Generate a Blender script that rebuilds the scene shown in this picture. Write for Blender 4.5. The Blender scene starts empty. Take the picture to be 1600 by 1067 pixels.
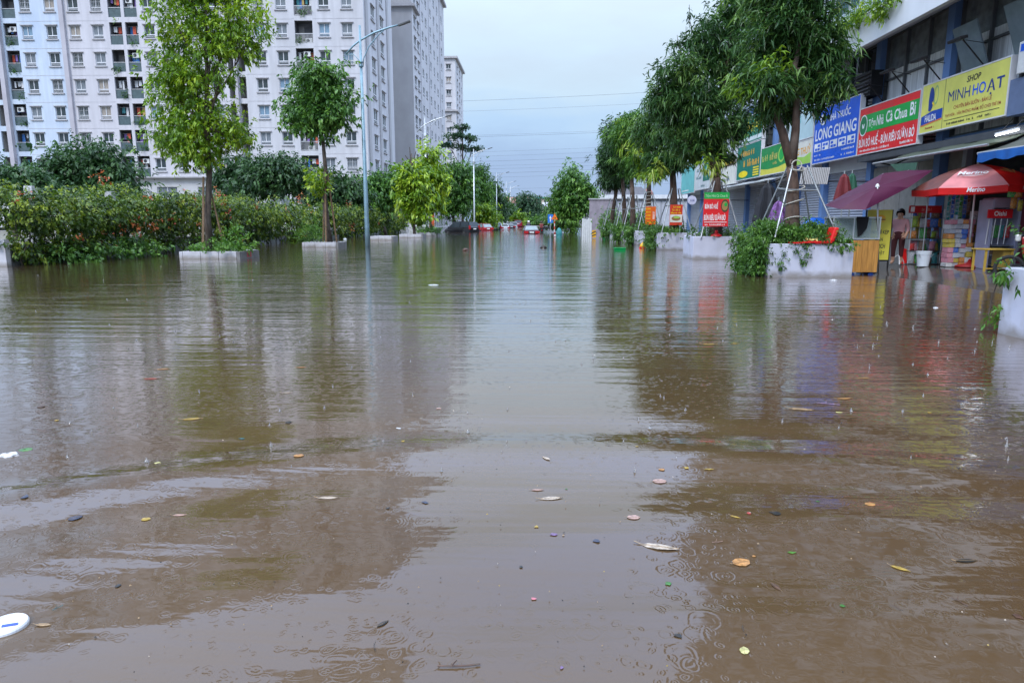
import bpy, math, random
import numpy as np
from mathutils import Vector, Matrix

# ------------------------------------------------------------------ camera
SC = bpy.context.scene
COL = SC.collection
H = 1.35
FPX = 1067.0
PITCH = math.atan((533.5 - 345.0) / FPX)
YAW = math.atan(35.0 * math.cos(PITCH) / FPX)
cam_data = bpy.data.cameras.new('camera')
cam_data.sensor_width = 36.0
cam_data.lens = FPX / 1600.0 * 36.0
cam_data.clip_end = 4000.0
cam_data.clip_start = 0.05
cam = bpy.data.objects.new('camera', cam_data)
cam.location = (0, 0, H)
cam.rotation_euler = (math.pi / 2 - PITCH, 0, YAW)
COL.objects.link(cam)
SC.camera = cam

# ------------------------------------------------------------------ sky and sun (overcast)
SUN_EL, SUN_AZ = math.radians(46), math.radians(204)   # azimuth clockwise from +Y (the street's far end)
world = bpy.data.worlds.new('World')
SC.world = world
world.use_nodes = True
wn, wl = world.node_tree.nodes, world.node_tree.links
wn.clear()
w_out = wn.new('ShaderNodeOutputWorld')
sky = wn.new('ShaderNodeTexSky')
sky.sky_type = 'NISHITA'
sky.sun_disc = False
sky.sun_elevation = SUN_EL
sky.sun_rotation = SUN_AZ
sky.air_density = 1.0
sky.dust_density = 2.0
bg_sky = wn.new('ShaderNodeBackground')
bg_sky.inputs['Strength'].default_value = 0.10
wl.new(sky.outputs[0], bg_sky.inputs['Color'])
tc = wn.new('ShaderNodeTexCoord')
sep = wn.new('ShaderNodeSeparateXYZ')
wl.new(tc.outputs['Generated'], sep.inputs[0])
# cloud deck: blue-grey low down, pale and bright higher up, with soft patches
mp = wn.new('ShaderNodeMapping')
mp.inputs['Scale'].default_value = (1.0, 1.0, 3.2)
wl.new(tc.outputs['Generated'], mp.inputs['Vector'])
nz = wn.new('ShaderNodeTexNoise')
nz.inputs['Scale'].default_value = 2.6
nz.inputs['Detail'].default_value = 5.0
nz.inputs['Roughness'].default_value = 0.55
wl.new(mp.outputs[0], nz.inputs['Vector'])
ma = wn.new('ShaderNodeMath'); ma.operation = 'MULTIPLY_ADD'
ma.inputs[1].default_value = 0.34
ma.inputs[2].default_value = -0.16
wl.new(nz.outputs['Fac'], ma.inputs[0])
ad = wn.new('ShaderNodeMath'); ad.operation = 'ADD'
wl.new(sep.outputs['Z'], ad.inputs[0]); wl.new(ma.outputs[0], ad.inputs[1])
cr = wn.new('ShaderNodeValToRGB')
els = cr.color_ramp.elements
els[0].position = 0.0; els[0].color = (0.262, 0.365, 0.575, 1)
els[1].position = 1.0; els[1].color = (0.58, 0.66, 0.78, 1)
for p, c in ((0.05, (0.275, 0.386, 0.59, 1)), (0.13, (0.365, 0.515, 0.71, 1)), (0.20, (0.45, 0.575, 0.69, 1)), (0.29, (0.42, 0.505, 0.60, 1)), (0.5, (0.43, 0.58, 0.90, 1))):
    e = els.new(p); e.color = c
wl.new(ad.outputs[0], cr.inputs[0])
mr = wn.new('ShaderNodeMapRange')
mr.inputs['From Min'].default_value = 0.12
mr.inputs['From Max'].default_value = 0.75
mr.inputs['To Min'].default_value = 1.0
mr.inputs['To Max'].default_value = 3.4
mr.interpolation_type = 'SMOOTHSTEP'
wl.new(sep.outputs['Z'], mr.inputs['Value'])
bg_cl = wn.new('ShaderNodeBackground')
wl.new(cr.outputs[0], bg_cl.inputs['Color'])
wl.new(mr.outputs[0], bg_cl.inputs['Strength'])
mixw = wn.new('ShaderNodeMixShader')
mixw.inputs[0].default_value = 0.9
wl.new(bg_sky.outputs[0], mixw.inputs[1]); wl.new(bg_cl.outputs[0], mixw.inputs[2])
wl.new(mixw.outputs[0], w_out.inputs['Surface'])

sun_data = bpy.data.lights.new('sun', 'SUN')
sun_data.energy = 1.4
sun_data.angle = math.radians(18)
sun_data.color = (1.0, 0.98, 0.95)
sun = bpy.data.objects.new('sun', sun_data)
sdir = Vector((math.sin(SUN_AZ) * math.cos(SUN_EL), math.cos(SUN_AZ) * math.cos(SUN_EL), math.sin(SUN_EL)))
sun.rotation_euler = (-sdir).to_track_quat('-Z', 'Y').to_euler()
sun.location = (-20, -40, 60)
COL.objects.link(sun)

SC.view_settings.view_transform = 'Standard'
SC.view_settings.look = 'None'
SC.view_settings.exposure = 0.48
SC.view_settings.gamma = 1.0
SC.cycles.use_denoising = True
SC.cycles.max_bounces = 6
SC.cycles.diffuse_bounces = 2
SC.cycles.glossy_bounces = 3
SC.cycles.transparent_max_bounces = 6
SC.cycles.sample_clamp_indirect = 6.0

# ------------------------------------------------------------------ measuring helpers (photo pixel -> place)
_cp, _sp, _cy, _sy = math.cos(PITCH), math.sin(PITCH), math.cos(YAW), math.sin(YAW)
_fw = Vector((-_sy * _cp, _cy * _cp, -_sp)); _rt = Vector((_cy, _sy, 0)); _up = _rt.cross(_fw)
_eye = Vector((0, 0, H))
def _ray(x, y): return _fw + _rt * ((x - 800) / FPX) + _up * ((533.5 - y) / FPX)
def at_y(x, y, Y): r = _ray(x, y); return _eye + r * (Y / r.y)
def at_x(x, y, X): r = _ray(x, y); return _eye + r * (X / r.x)
def at_z(x, y, Z=0.0): r = _ray(x, y); return _eye + r * ((Z - H) / r.z)

# ------------------------------------------------------------------ materials
MATS = {}
def mat(name, col, rough=0.6, var=0.12, scale=4.0, bump=0.0, metal=0.0, spec=0.5, stretch=(1, 1, 1), stain=None, stain_amt=0.0, stain_scale=1.0, coat=0.0, alpha=None, trans=0.0, ior=1.45, tide=None):
    """Procedural Principled material: colour, mottling, optional stains and fine relief."""
    if name in MATS: return MATS[name]
    m = bpy.data.materials.new(name); MATS[name] = m
    m.use_nodes = True
    n, l = m.node_tree.nodes, m.node_tree.links
    b = n['Principled BSDF']
    b.inputs['Roughness'].default_value = rough
    b.inputs['Metallic'].default_value = metal
    b.inputs['Specular IOR Level'].default_value = spec
    b.inputs['IOR'].default_value = ior
    if coat: b.inputs['Coat Weight'].default_value = coat; b.inputs['Coat Roughness'].default_value = 0.08
    if trans: b.inputs['Transmission Weight'].default_value = trans
    if alpha is not None: b.inputs['Alpha'].default_value = alpha
    tc = n.new('ShaderNodeTexCoord')
    mp = n.new('ShaderNodeMapping'); mp.inputs['Scale'].default_value = stretch
    l.new(tc.outputs['Object'], mp.inputs['Vector'])
    nz = n.new('ShaderNodeTexNoise'); nz.inputs['Scale'].default_value = scale; nz.inputs['Detail'].default_value = 5
    l.new(mp.outputs[0], nz.inputs['Vector'])
    cr = n.new('ShaderNodeValToRGB')
    c0 = [max(0, c * (1 - var)) for c in col]; c1 = [min(1, c * (1 + var)) for c in col]
    cr.color_ramp.elements[0].position = 0.3; cr.color_ramp.elements[0].color = (*c0, 1)
    cr.color_ramp.elements[1].position = 0.7; cr.color_ramp.elements[1].color = (*c1, 1)
    l.new(nz.outputs['Fac'], cr.inputs[0])
    out = cr.outputs[0]
    if stain:
        n2 = n.new('ShaderNodeTexNoise'); n2.inputs['Scale'].default_value = stain_scale; n2.inputs['Detail'].default_value = 6; n2.inputs['Roughness'].default_value = 0.65
        mp2 = n.new('ShaderNodeMapping'); mp2.inputs['Scale'].default_value = (1, 1, 0.35); mp2.inputs['Location'].default_value = (3.1, 7.7, 1.3)
        l.new(tc.outputs['Object'], mp2.inputs['Vector']); l.new(mp2.outputs[0], n2.inputs['Vector'])
        mr = n.new('ShaderNodeMapRange'); mr.inputs['From Min'].default_value = 0.48; mr.inputs['From Max'].default_value = 0.75
        mr.inputs['To Max'].default_value = stain_amt
        l.new(n2.outputs['Fac'], mr.inputs['Value'])
        mx = n.new('ShaderNodeMix'); mx.data_type = 'RGBA'
        l.new(mr.outputs[0], mx.inputs[0]); l.new(out, mx.inputs[6]); mx.inputs[7].default_value = (*stain, 1)
        out = mx.outputs[2]
    if tide:
        ge = n.new('ShaderNodeNewGeometry'); sp = n.new('ShaderNodeSeparateXYZ'); l.new(ge.outputs['Position'], sp.inputs[0])
        n3 = n.new('ShaderNodeTexNoise'); n3.inputs['Scale'].default_value = 3.5; n3.inputs['Detail'].default_value = 6; l.new(ge.outputs['Position'], n3.inputs['Vector'])
        m3 = n.new('ShaderNodeMath'); m3.operation = 'MULTIPLY_ADD'; m3.inputs[1].default_value = -0.28; l.new(n3.outputs['Fac'], m3.inputs[0]); l.new(sp.outputs['Z'], m3.inputs[2])
        r3 = n.new('ShaderNodeMapRange'); r3.inputs['From Min'].default_value = -0.12; r3.inputs['From Max'].default_value = 0.02; r3.inputs['To Min'].default_value = 0.75; r3.inputs['To Max'].default_value = 0.0
        l.new(m3.outputs[0], r3.inputs['Value'])
        x3 = n.new('ShaderNodeMix'); x3.data_type = 'RGBA'; l.new(r3.outputs[0], x3.inputs[0]); l.new(out, x3.inputs[6]); x3.inputs[7].default_value = (*tide, 1); out = x3.outputs[2]
    l.new(out, b.inputs['Base Color'])
    if bump:
        bp = n.new('ShaderNodeBump'); bp.inputs['Strength'].default_value = 0.6; bp.inputs['Distance'].default_value = bump
        l.new(nz.outputs['Fac'], bp.inputs['Height']); l.new(bp.outputs[0], b.inputs['Normal'])
    return m

def leaf_mat(name, dark, mid, light, rough=0.42, trans=0.28):
    if name in MATS: return MATS[name]
    m = bpy.data.materials.new(name); MATS[name] = m
    m.use_nodes = True
    n, l = m.node_tree.nodes, m.node_tree.links
    b = n['Principled BSDF']; out = n['Material Output']
    at = n.new('ShaderNodeAttribute'); at.attribute_name = 'tint'
    cr = n.new('ShaderNodeValToRGB')
    cr.color_ramp.elements[0].color = (*dark, 1); cr.color_ramp.elements[1].color = (*light, 1)
    e = cr.color_ramp.elements.new(0.5); e.color = (*mid, 1)
    l.new(at.outputs['Fac'], cr.inputs[0])
    l.new(cr.outputs[0], b.inputs['Base Color'])
    b.inputs['Roughness'].default_value = rough
    b.inputs['Specular IOR Level'].default_value = 0.45
    t = n.new('ShaderNodeBsdfTranslucent')
    hs = n.new('ShaderNodeHueSaturation'); hs.inputs['Value'].default_value = 1.5; hs.inputs['Saturation'].default_value = 1.05; hs.inputs['Hue'].default_value = 0.49
    l.new(cr.outputs[0], hs.inputs['Color']); l.new(hs.outputs[0], t.inputs['Color'])
    mx = n.new('ShaderNodeMixShader'); mx.inputs[0].default_value = trans
    l.new(b.outputs[0], mx.inputs[1]); l.new(t.outputs[0], mx.inputs[2])
    l.new(mx.outputs[0], out.inputs['Surface'])
    return m

# ------------------------------------------------------------------ object helpers
def _unique(name): return name
def root_loc(o):
    p = Vector((0, 0, 0))
    while o is not None:
        p += Vector(o.location); o = o.parent
    return p
def tag(o, label=None, cat=None, group=None, kind=None):
    if label: o['label'] = label
    if cat: o['category'] = cat
    if group: o['group'] = group
    if kind: o['kind'] = kind
    return o
def thing(name, label, cat, loc=(0, 0, 0), group=None):
    o = bpy.data.objects.new(name, None)
    o.empty_display_size = 0.2
    o.location = loc
    COL.objects.link(o)
    return tag(o, label, cat, group)
def link_mesh(name, me, parent=None, loc=(0, 0, 0), rot=(0, 0, 0)):
    o = bpy.data.objects.new(name, me)
    o.location = loc; o.rotation_euler = rot
    COL.objects.link(o)
    if parent is not None: o.parent = parent
    return o
def copy_tree(o, parent=None):
    c = o.copy(); COL.objects.link(c); c.parent = parent
    for ch in list(o.children): copy_tree(ch, c)
    return c

class MB:
    """Collects shapes; build() links them as ONE mesh object (coordinates are world unless local=True)."""
    def __init__(s): s.v = []; s.f = []; s.m = []
    def add(s, vs, fs, m=0):
        k = len(s.v); s.v += [tuple(p) for p in vs]
        s.f += [tuple(i + k for i in f) for f in fs]; s.m += [m] * len(fs)
        return s
    def box(s, x0, x1, y0, y1, z0, z1, m=0):
        if x0 > x1: x0, x1 = x1, x0
        if y0 > y1: y0, y1 = y1, y0
        if z0 > z1: z0, z1 = z1, z0
        return s.add([(x0, y0, z0), (x1, y0, z0), (x1, y1, z0), (x0, y1, z0), (x0, y0, z1), (x1, y0, z1), (x1, y1, z1), (x0, y1, z1)],
                     [(0, 3, 2, 1), (4, 5, 6, 7), (0, 1, 5, 4), (1, 2, 6, 5), (2, 3, 7, 6), (3, 0, 4, 7)], m)
    def obox(s, c, ux, uy, uz, m=0):
        c, ux, uy, uz = Vector(c), Vector(ux), Vector(uy), Vector(uz)
        vs = [c + ux * a + uy * b + uz * d for d in (-1, 1) for a, b in ((-1, -1), (1, -1), (1, 1), (-1, 1))]
        return s.add(vs, [(0, 3, 2, 1), (4, 5, 6, 7), (0, 1, 5, 4), (1, 2, 6, 5), (2, 3, 7, 6), (3, 0, 4, 7)], m)
    def poly(s, pts, m=0): return s.add(pts, [tuple(range(len(pts)))], m)
    def prism(s, pts, ext, m=0):
        n = len(pts); ext = Vector(ext)
        vs = [Vector(p) for p in pts] + [Vector(p) + ext for p in pts]
        fs = [tuple(reversed(range(n))), tuple(range(n, 2 * n))] + [(i, (i + 1) % n, n + (i + 1) % n, n + i) for i in range(n)]
        return s.add(vs, fs, m)
    def tube(s, pts, rad, seg=8, m=0, cap=True):
        pts = [Vector(p) for p in pts]; n = len(pts)
        if not hasattr(rad, '__len__'): rad = [rad] * n
        vs = []; fs = []
        ref = Vector((0, 0, 1)) if abs((pts[-1] - pts[0]).normalized().z) < 0.9 else Vector((1, 0, 0))
        for i, p in enumerate(pts):
            t = (pts[min(i + 1, n - 1)] - pts[max(i - 1, 0)]).normalized()
            a = t.cross(ref)
            if a.length < 1e-5: a = t.cross(Vector((0, 1, 0)))
            a.normalize(); b = t.cross(a)
            for k in range(seg):
                q = 2 * math.pi * k / seg
                vs.append(p + (a * math.cos(q) + b * math.sin(q)) * rad[i])
        for i in range(n - 1):
            for k in range(seg):
                k2 = (k + 1) % seg
                fs.append((i * seg + k, (i + 1) * seg + k, (i + 1) * seg + k2, i * seg + k2))
        if cap:
            fs.append(tuple(range(seg))); fs.append(tuple(reversed(range((n - 1) * seg, n * seg))))
        return s.add(vs, fs, m)
    def lathe(s, prof, c=(0, 0, 0), seg=16, m=0, cap=True):
        vs = []; fs = []; n = len(prof)
        for r, z in prof:
            for k in range(seg):
                q = 2 * math.pi * k / seg
                vs.append((c[0] + r * math.cos(q), c[1] + r * math.sin(q), c[2] + z))
        for i in range(n - 1):
            for k in range(seg):
                k2 = (k + 1) % seg
                fs.append((i * seg + k, i * seg + k2, (i + 1) * seg + k2, (i + 1) * seg + k))
        if cap:
            fs.append(tuple(reversed(range(seg)))); fs.append(tuple(range((n - 1) * seg, n * seg)))
        return s.add(vs, fs, m)
    def mesh(s, name, mats, off=(0, 0, 0), smooth=False):
        me = bpy.data.meshes.new(name)
        o = Vector(off)
        me.from_pydata([(p[0] - o.x, p[1] - o.y, p[2] - o.z) for p in s.v], [], s.f)
        for m in (mats if isinstance(mats, (list, tuple)) else [mats]): me.materials.append(m)
        me.polygons.foreach_set('material_index', s.m)
        if smooth: me.polygons.foreach_set('use_smooth', [True] * len(s.f))
        me.update()
        return me
    def build(s, name, mats, parent=None, smooth=False, bevel=0.0, local=False, loc=None):
        off = (0, 0, 0) if local else (root_loc(parent) if parent is not None else (loc or (0, 0, 0)))
        o = link_mesh(name, s.mesh(name, mats, off, smooth), parent, loc=(loc or (0, 0, 0)) if parent is None else (0, 0, 0))
        if bevel:
            bv = o.modifiers.new('bevel', 'BEVEL'); bv.width = bevel; bv.segments = 2; bv.limit_method = 'ANGLE'
        return o

class Frame:
    """A flat local frame on a wall: u to the right as seen from outside, v up, n outwards."""
    def __init__(s, o, u, v=(0, 0, 1)):
        s.o = Vector(o); s.u = Vector(u).normalized(); s.v = Vector(v).normalized(); s.n = s.u.cross(s.v)
    def p(s, u, v, w=0.0): return s.o + s.u * u + s.v * v + s.n * w
    def box(s, mb, u0, u1, v0, v1, w0, w1, m=0):
        return mb.add([s.p(u, v, w) for w in (w0, w1) for u, v in ((u0, v0), (u1, v0), (u1, v1), (u0, v1))],
                      [(0, 3, 2, 1), (4, 5, 6, 7), (0, 1, 5, 4), (1, 2, 6, 5), (2, 3, 7, 6), (3, 0, 4, 7)], m)
    def flat(s, mb, pts, w=0.0, m=0, th=0.0):
        """a thin cut-out shape lying on the frame"""
        if th: return mb.prism([s.p(a, b, w) for a, b in pts], s.n * th, m)
        return mb.poly([s.p(a, b, w) for a, b in pts], m)

_tcache = {}
def text_mb(mb, fr, body, u0, v0, w, h, off=0.004, bold=0.0, shear=0.0, m=0):
    """lettering fitted into the box (u0,v0,w,h) of a frame, standing off the board"""
    key = (body, bold, shear)
    if key not in _tcache:
        c = bpy.data.curves.new('t', 'FONT'); c.body = body; c.offset = bold; c.shear = shear; c.resolution_u = 3
        o = bpy.data.objects.new('t', c); COL.objects.link(o)
        bpy.context.view_layer.update()
        me = bpy.data.meshes.new_from_object(o.evaluated_get(bpy.context.evaluated_depsgraph_get()))
        vs = [tuple(x.co) for x in me.vertices]; fs = [tuple(p.vertices) for p in me.polygons]
        bpy.data.objects.remove(o); bpy.data.curves.remove(c); bpy.data.meshes.remove(me)
        _tcache[key] = (vs, fs)
    vs, fs = _tcache[key]
    xs = [v[0] for v in vs]; ys = [v[1] for v in vs]
    x0, x1, y0, y1 = min(xs), max(xs), min(ys), max(ys)
    mb.add([fr.p(u0 + (v[0] - x0) / (x1 - x0) * w, v0 + (v[1] - y0) / (y1 - y0) * h, off) for v in vs], fs, m)
    return mb

def ellipse(cu, cv, ru, rv, n=24, a0=0.0, a1=2 * math.pi):
    return [(cu + ru * math.cos(a0 + (a1 - a0) * k / n), cv + rv * math.sin(a0 + (a1 - a0) * k / n)) for k in range(n)]
# ------------------------------------------------------------------ foliage
def leaf_mesh(name, base, dirv, side, L, W, droop, tint, m, off):
    """folded leaf-shaped faces from arrays"""
    n = len(base)
    z = np.array([0, 0, 1.0])
    mid = base + dirv * (L * 0.45)[:, None] - z * (droop * L * 0.12)[:, None]
    tip = base + dirv * L[:, None] - z * (droop * L)[:, None]
    nrm = np.cross(dirv, side)
    a = mid + side * (W * 0.5)[:, None] + nrm * (W * 0.18)[:, None]
    b = mid - side * (W * 0.5)[:, None] + nrm * (W * 0.18)[:, None]
    v = np.stack([base, a, tip, b], 1).reshape(-1, 3) - np.array(off)
    k = np.arange(n) * 4
    tri = np.stack([k, k + 1, k + 2, k, k + 2, k + 3], 1).reshape(-1).astype(np.int32)
    me = bpy.data.meshes.new(name)
    me.vertices.add(n * 4); me.vertices.foreach_set('co', v.astype(np.float32).ravel())
    me.loops.add(n * 6); me.loops.foreach_set('vertex_index', tri)
    me.polygons.add(n * 2); me.polygons.foreach_set('loop_start', np.arange(0, n * 6, 3, dtype=np.int32))
    at = me.attributes.new('tint', 'FLOAT', 'FACE')
    at.data.foreach_set('value', np.repeat(tint, 2).astype(np.float32))
    me.materials.append(m)
    me.update(calc_edges=True)
    return me

def unit(a): return a / np.maximum(np.linalg.norm(a, axis=1, keepdims=True), 1e-6)

def foliage(name, parent, blobs, n, m, L=0.12, W=0.05, per=6, droop=0.35, out=0.7, upw=0.15, spread=0.9, inner=0.45, seed=1, rough=0.22, tint_c=0.5, tint_r=0.28, clump=7, spray=1.5, zmin=None, keep=None):
    """leaf clusters spread through ellipsoid lobes (x,y,z,rx,ry,rz); gaps and an uneven outline come from noise on each lobe"""
    rng = np.random.default_rng(seed)
    B = np.array(blobs, float)
    w = (B[:, 3] * B[:, 4] * B[:, 5]) ** (2 / 3); w /= w.sum()
    # sprays (twig ends) scattered through each lobe, then leaf clusters round each spray: gives clumps and gaps
    K = max(6, n // clump)
    ki = rng.choice(len(B), K, p=w)
    d = unit(rng.normal(size=(K, 3)))
    ph = rng.uniform(0, 6.28, (len(B), 3)); fr = rng.uniform(2.0, 4.5, (len(B), 3))
    bump = 1 + rough * (np.sin(d[:, 0] * fr[ki, 0] * 2 + ph[ki, 0]) * np.sin(d[:, 1] * fr[ki, 1] * 2 + ph[ki, 1]) + 0.6 * np.sin(d[:, 2] * fr[ki, 2] * 3 + ph[ki, 2]))
    r = (inner + (1 - inner) * rng.random(K) ** 0.6) * bump
    cen = B[ki, :3] + d * r[:, None] * B[ki, 3:]
    ktint = rng.normal(tint_c, tint_r, K)
    ks = rng.uniform(0.7, 1.5, K)
    si = rng.integers(0, K, n)
    idx = ki[si]
    off_ = rng.normal(size=(n, 3)) * (spray * ks[si])[:, None] * np.array([1, 1, 0.7])
    pos = cen[si] + off_ * np.minimum(1.0, B[idx, 3:] * 0.32 / L + 0.2) * L
    d = unit(d[si] + off_ * 0.5)
    ctint = ktint[si] + rng.normal(0, 0.08, n)
    if keep is not None:
        k = keep(pos); pos, d, ctint, idx = pos[k], d[k], ctint[k], idx[k]; n = len(pos)
    if zmin is not None:
        k = pos[:, 2] > zmin; pos, d, ctint, idx = pos[k], d[k], ctint[k], idx[k]; n = len(pos)
    axis = unit(d * out + np.array([0, 0, upw]) + rng.normal(size=(n, 3)) * 0.45)
    N = n * per
    ax = np.repeat(axis, per, 0); ps = np.repeat(pos, per, 0)
    rnd = unit(rng.normal(size=(N, 3)))
    perp = unit(np.cross(ax, rnd))
    phi = rng.uniform(0.15, 1.0, N) * spread * 1.5
    dv = unit(ax * np.cos(phi)[:, None] + perp * np.sin(phi)[:, None])
    dv[:, 2] -= droop * 0.5; dv = unit(dv)
    side = unit(np.cross(dv, unit(np.array([0, 0, 1.0]) + rng.normal(size=(N, 3)) * 0.5)))
    Ls = L * rng.uniform(0.6, 1.2, N); Ws = W * rng.uniform(0.7, 1.2, N)
    base = ps + ax * (rng.uniform(-0.4, 0.5, N) * L)[:, None] + rng.normal(size=(N, 3)) * L * 0.25
    tint = np.clip(np.repeat(ctint, per) + rng.normal(0, 0.13, N), 0, 1)
    off = root_loc(parent) if parent is not None else (0, 0, 0)
    me = leaf_mesh(name, base, dv, side, Ls, Ws, np.full(N, droop) * rng.uniform(0.4, 1.4, N), tint, m, off)
    return link_mesh(name, me, parent)

def bark(name, col):
    return mat(name, col, rough=0.85, var=0.45, scale=9, bump=0.03, stretch=(1, 1, 0.4), stain=(0.28, 0.27, 0.24), stain_amt=0.35, stain_scale=4)

def wobble(a, b, n, amp, rng):
    a, b = Vector(a), Vector(b)
    return [a.lerp(b, i / (n - 1)) + (Vector((rng.uniform(-1, 1), rng.uniform(-1, 1), 0)) * amp if 0 < i < n - 1 else Vector()) for i in range(n)]

def tree(name, label, base, top, blobs, n, lmat, bmat, r0=0.14, group=None, seed=1, limb_from=0.45, lean=None, per=6, trunk_pts=None, cat='tree', crown_kw=None, L=0.12, W=0.05, limb_r=0.35):
    rng = random.Random(seed)
    base = Vector(base); top = Vector(top)
    t = thing(name, label, cat, base, group)
    mb = MB()
    pts = trunk_pts or wobble(base - Vector((0, 0, 0.25)), top, 7, r0 * 0.6, rng)
    pts = [Vector(p) for p in pts]
    k = len(pts)
    mb.tube(pts, [r0 * (1.25 if i == 0 else 1.0) * (1 - 0.72 * i / (k - 1)) for i in range(k)], 9)
    def along(q):
        x = q * (k - 1); i = min(int(x), k - 2)
        return pts[i].lerp(pts[i + 1], x - i)
    for (bx, by, bz, rx, ry, rz) in blobs:
        c = Vector((bx, by, bz))
        hz = (c.z - base.z) / max(0.1, (pts[-1].z - base.z))
        q = min(0.97, max(limb_from, hz - 0.22))
        s = along(q); r = r0 * (1 - 0.72 * q) * (limb_r + 0.35)
        midp = s.lerp(c, 0.55) + Vector((0, 0, -0.1 * (c - s).length + 0.15))
        mb.tube([s, midp, c], [r, r * 0.62, r * 0.25], 6)
        for j in range(5):
            e = c + Vector((rng.uniform(-1, 1) * rx, rng.uniform(-1, 1) * ry, rng.uniform(-0.6, 0.9) * rz)) * 0.85
            st = midp.lerp(c, rng.uniform(0.1, 0.9))
            mb.tube([st, st.lerp(e, 0.5) + Vector((0, 0, 0.05)), e], [r * 0.42, r * 0.25, r * 0.08], 5)
    mb.build('trunk', bmat, t, smooth=True)
    foliage('crown', t, blobs, n, lmat, L=L, W=W, per=per, seed=seed, **(crown_kw or {}))
    return t

def pix_blobs(lst, Y, depth=0.8):
    """(x, y, rx, ry[, dY]) measured in the photograph at distance Y -> lobes in metres"""
    o = []
    for b in lst:
        dY = b[4] if len(b) > 4 else 0.0
        c = at_y(b[0], b[1], Y + dY); s = (Y + dY) / FPX
        o.append((c.x, c.y, c.z, b[2] * s * 0.86, max(b[2], b[3]) * s * depth * 0.86, b[3] * s * 0.86))
    return o

# ------------------------------------------------------------------ ground and water
def struct(o, kind='structure'):
    o['kind'] = kind
    return o

ys = [-30, -10, 10, 40, 80, 120, 150, 165, 190, 240, 320, 600, 1200, 2600]
xs = [-1500, -600, -200, -90, -40, -17.0, -16.2, -9, 0, 5.4, 6.5, 11.0, 11.6, 30, 90, 300, 1500]
def gz(x, y):
    if y >= 165: return 0.12
    if x <= -17.0: return 0.15
    if x >= 11.6: return 0.0
    if x >= 5.4: return -0.12 if x >= 6.5 else -0.35
    return -0.55
gm = MB()
gm.v = [(x, y, gz(x, y)) for y in ys for x in xs]
nx = len(xs)
gm.f = [(j * nx + i, j * nx + i + 1, (j + 1) * nx + i + 1, (j + 1) * nx + i) for j in range(len(ys) - 1) for i in range(nx - 1)]
gm.m = [0] * len(gm.f)
struct(gm.build('ground', mat('ground_earth', (0.16, 0.15, 0.12), rough=0.9, var=0.3, scale=0.6)))

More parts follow.
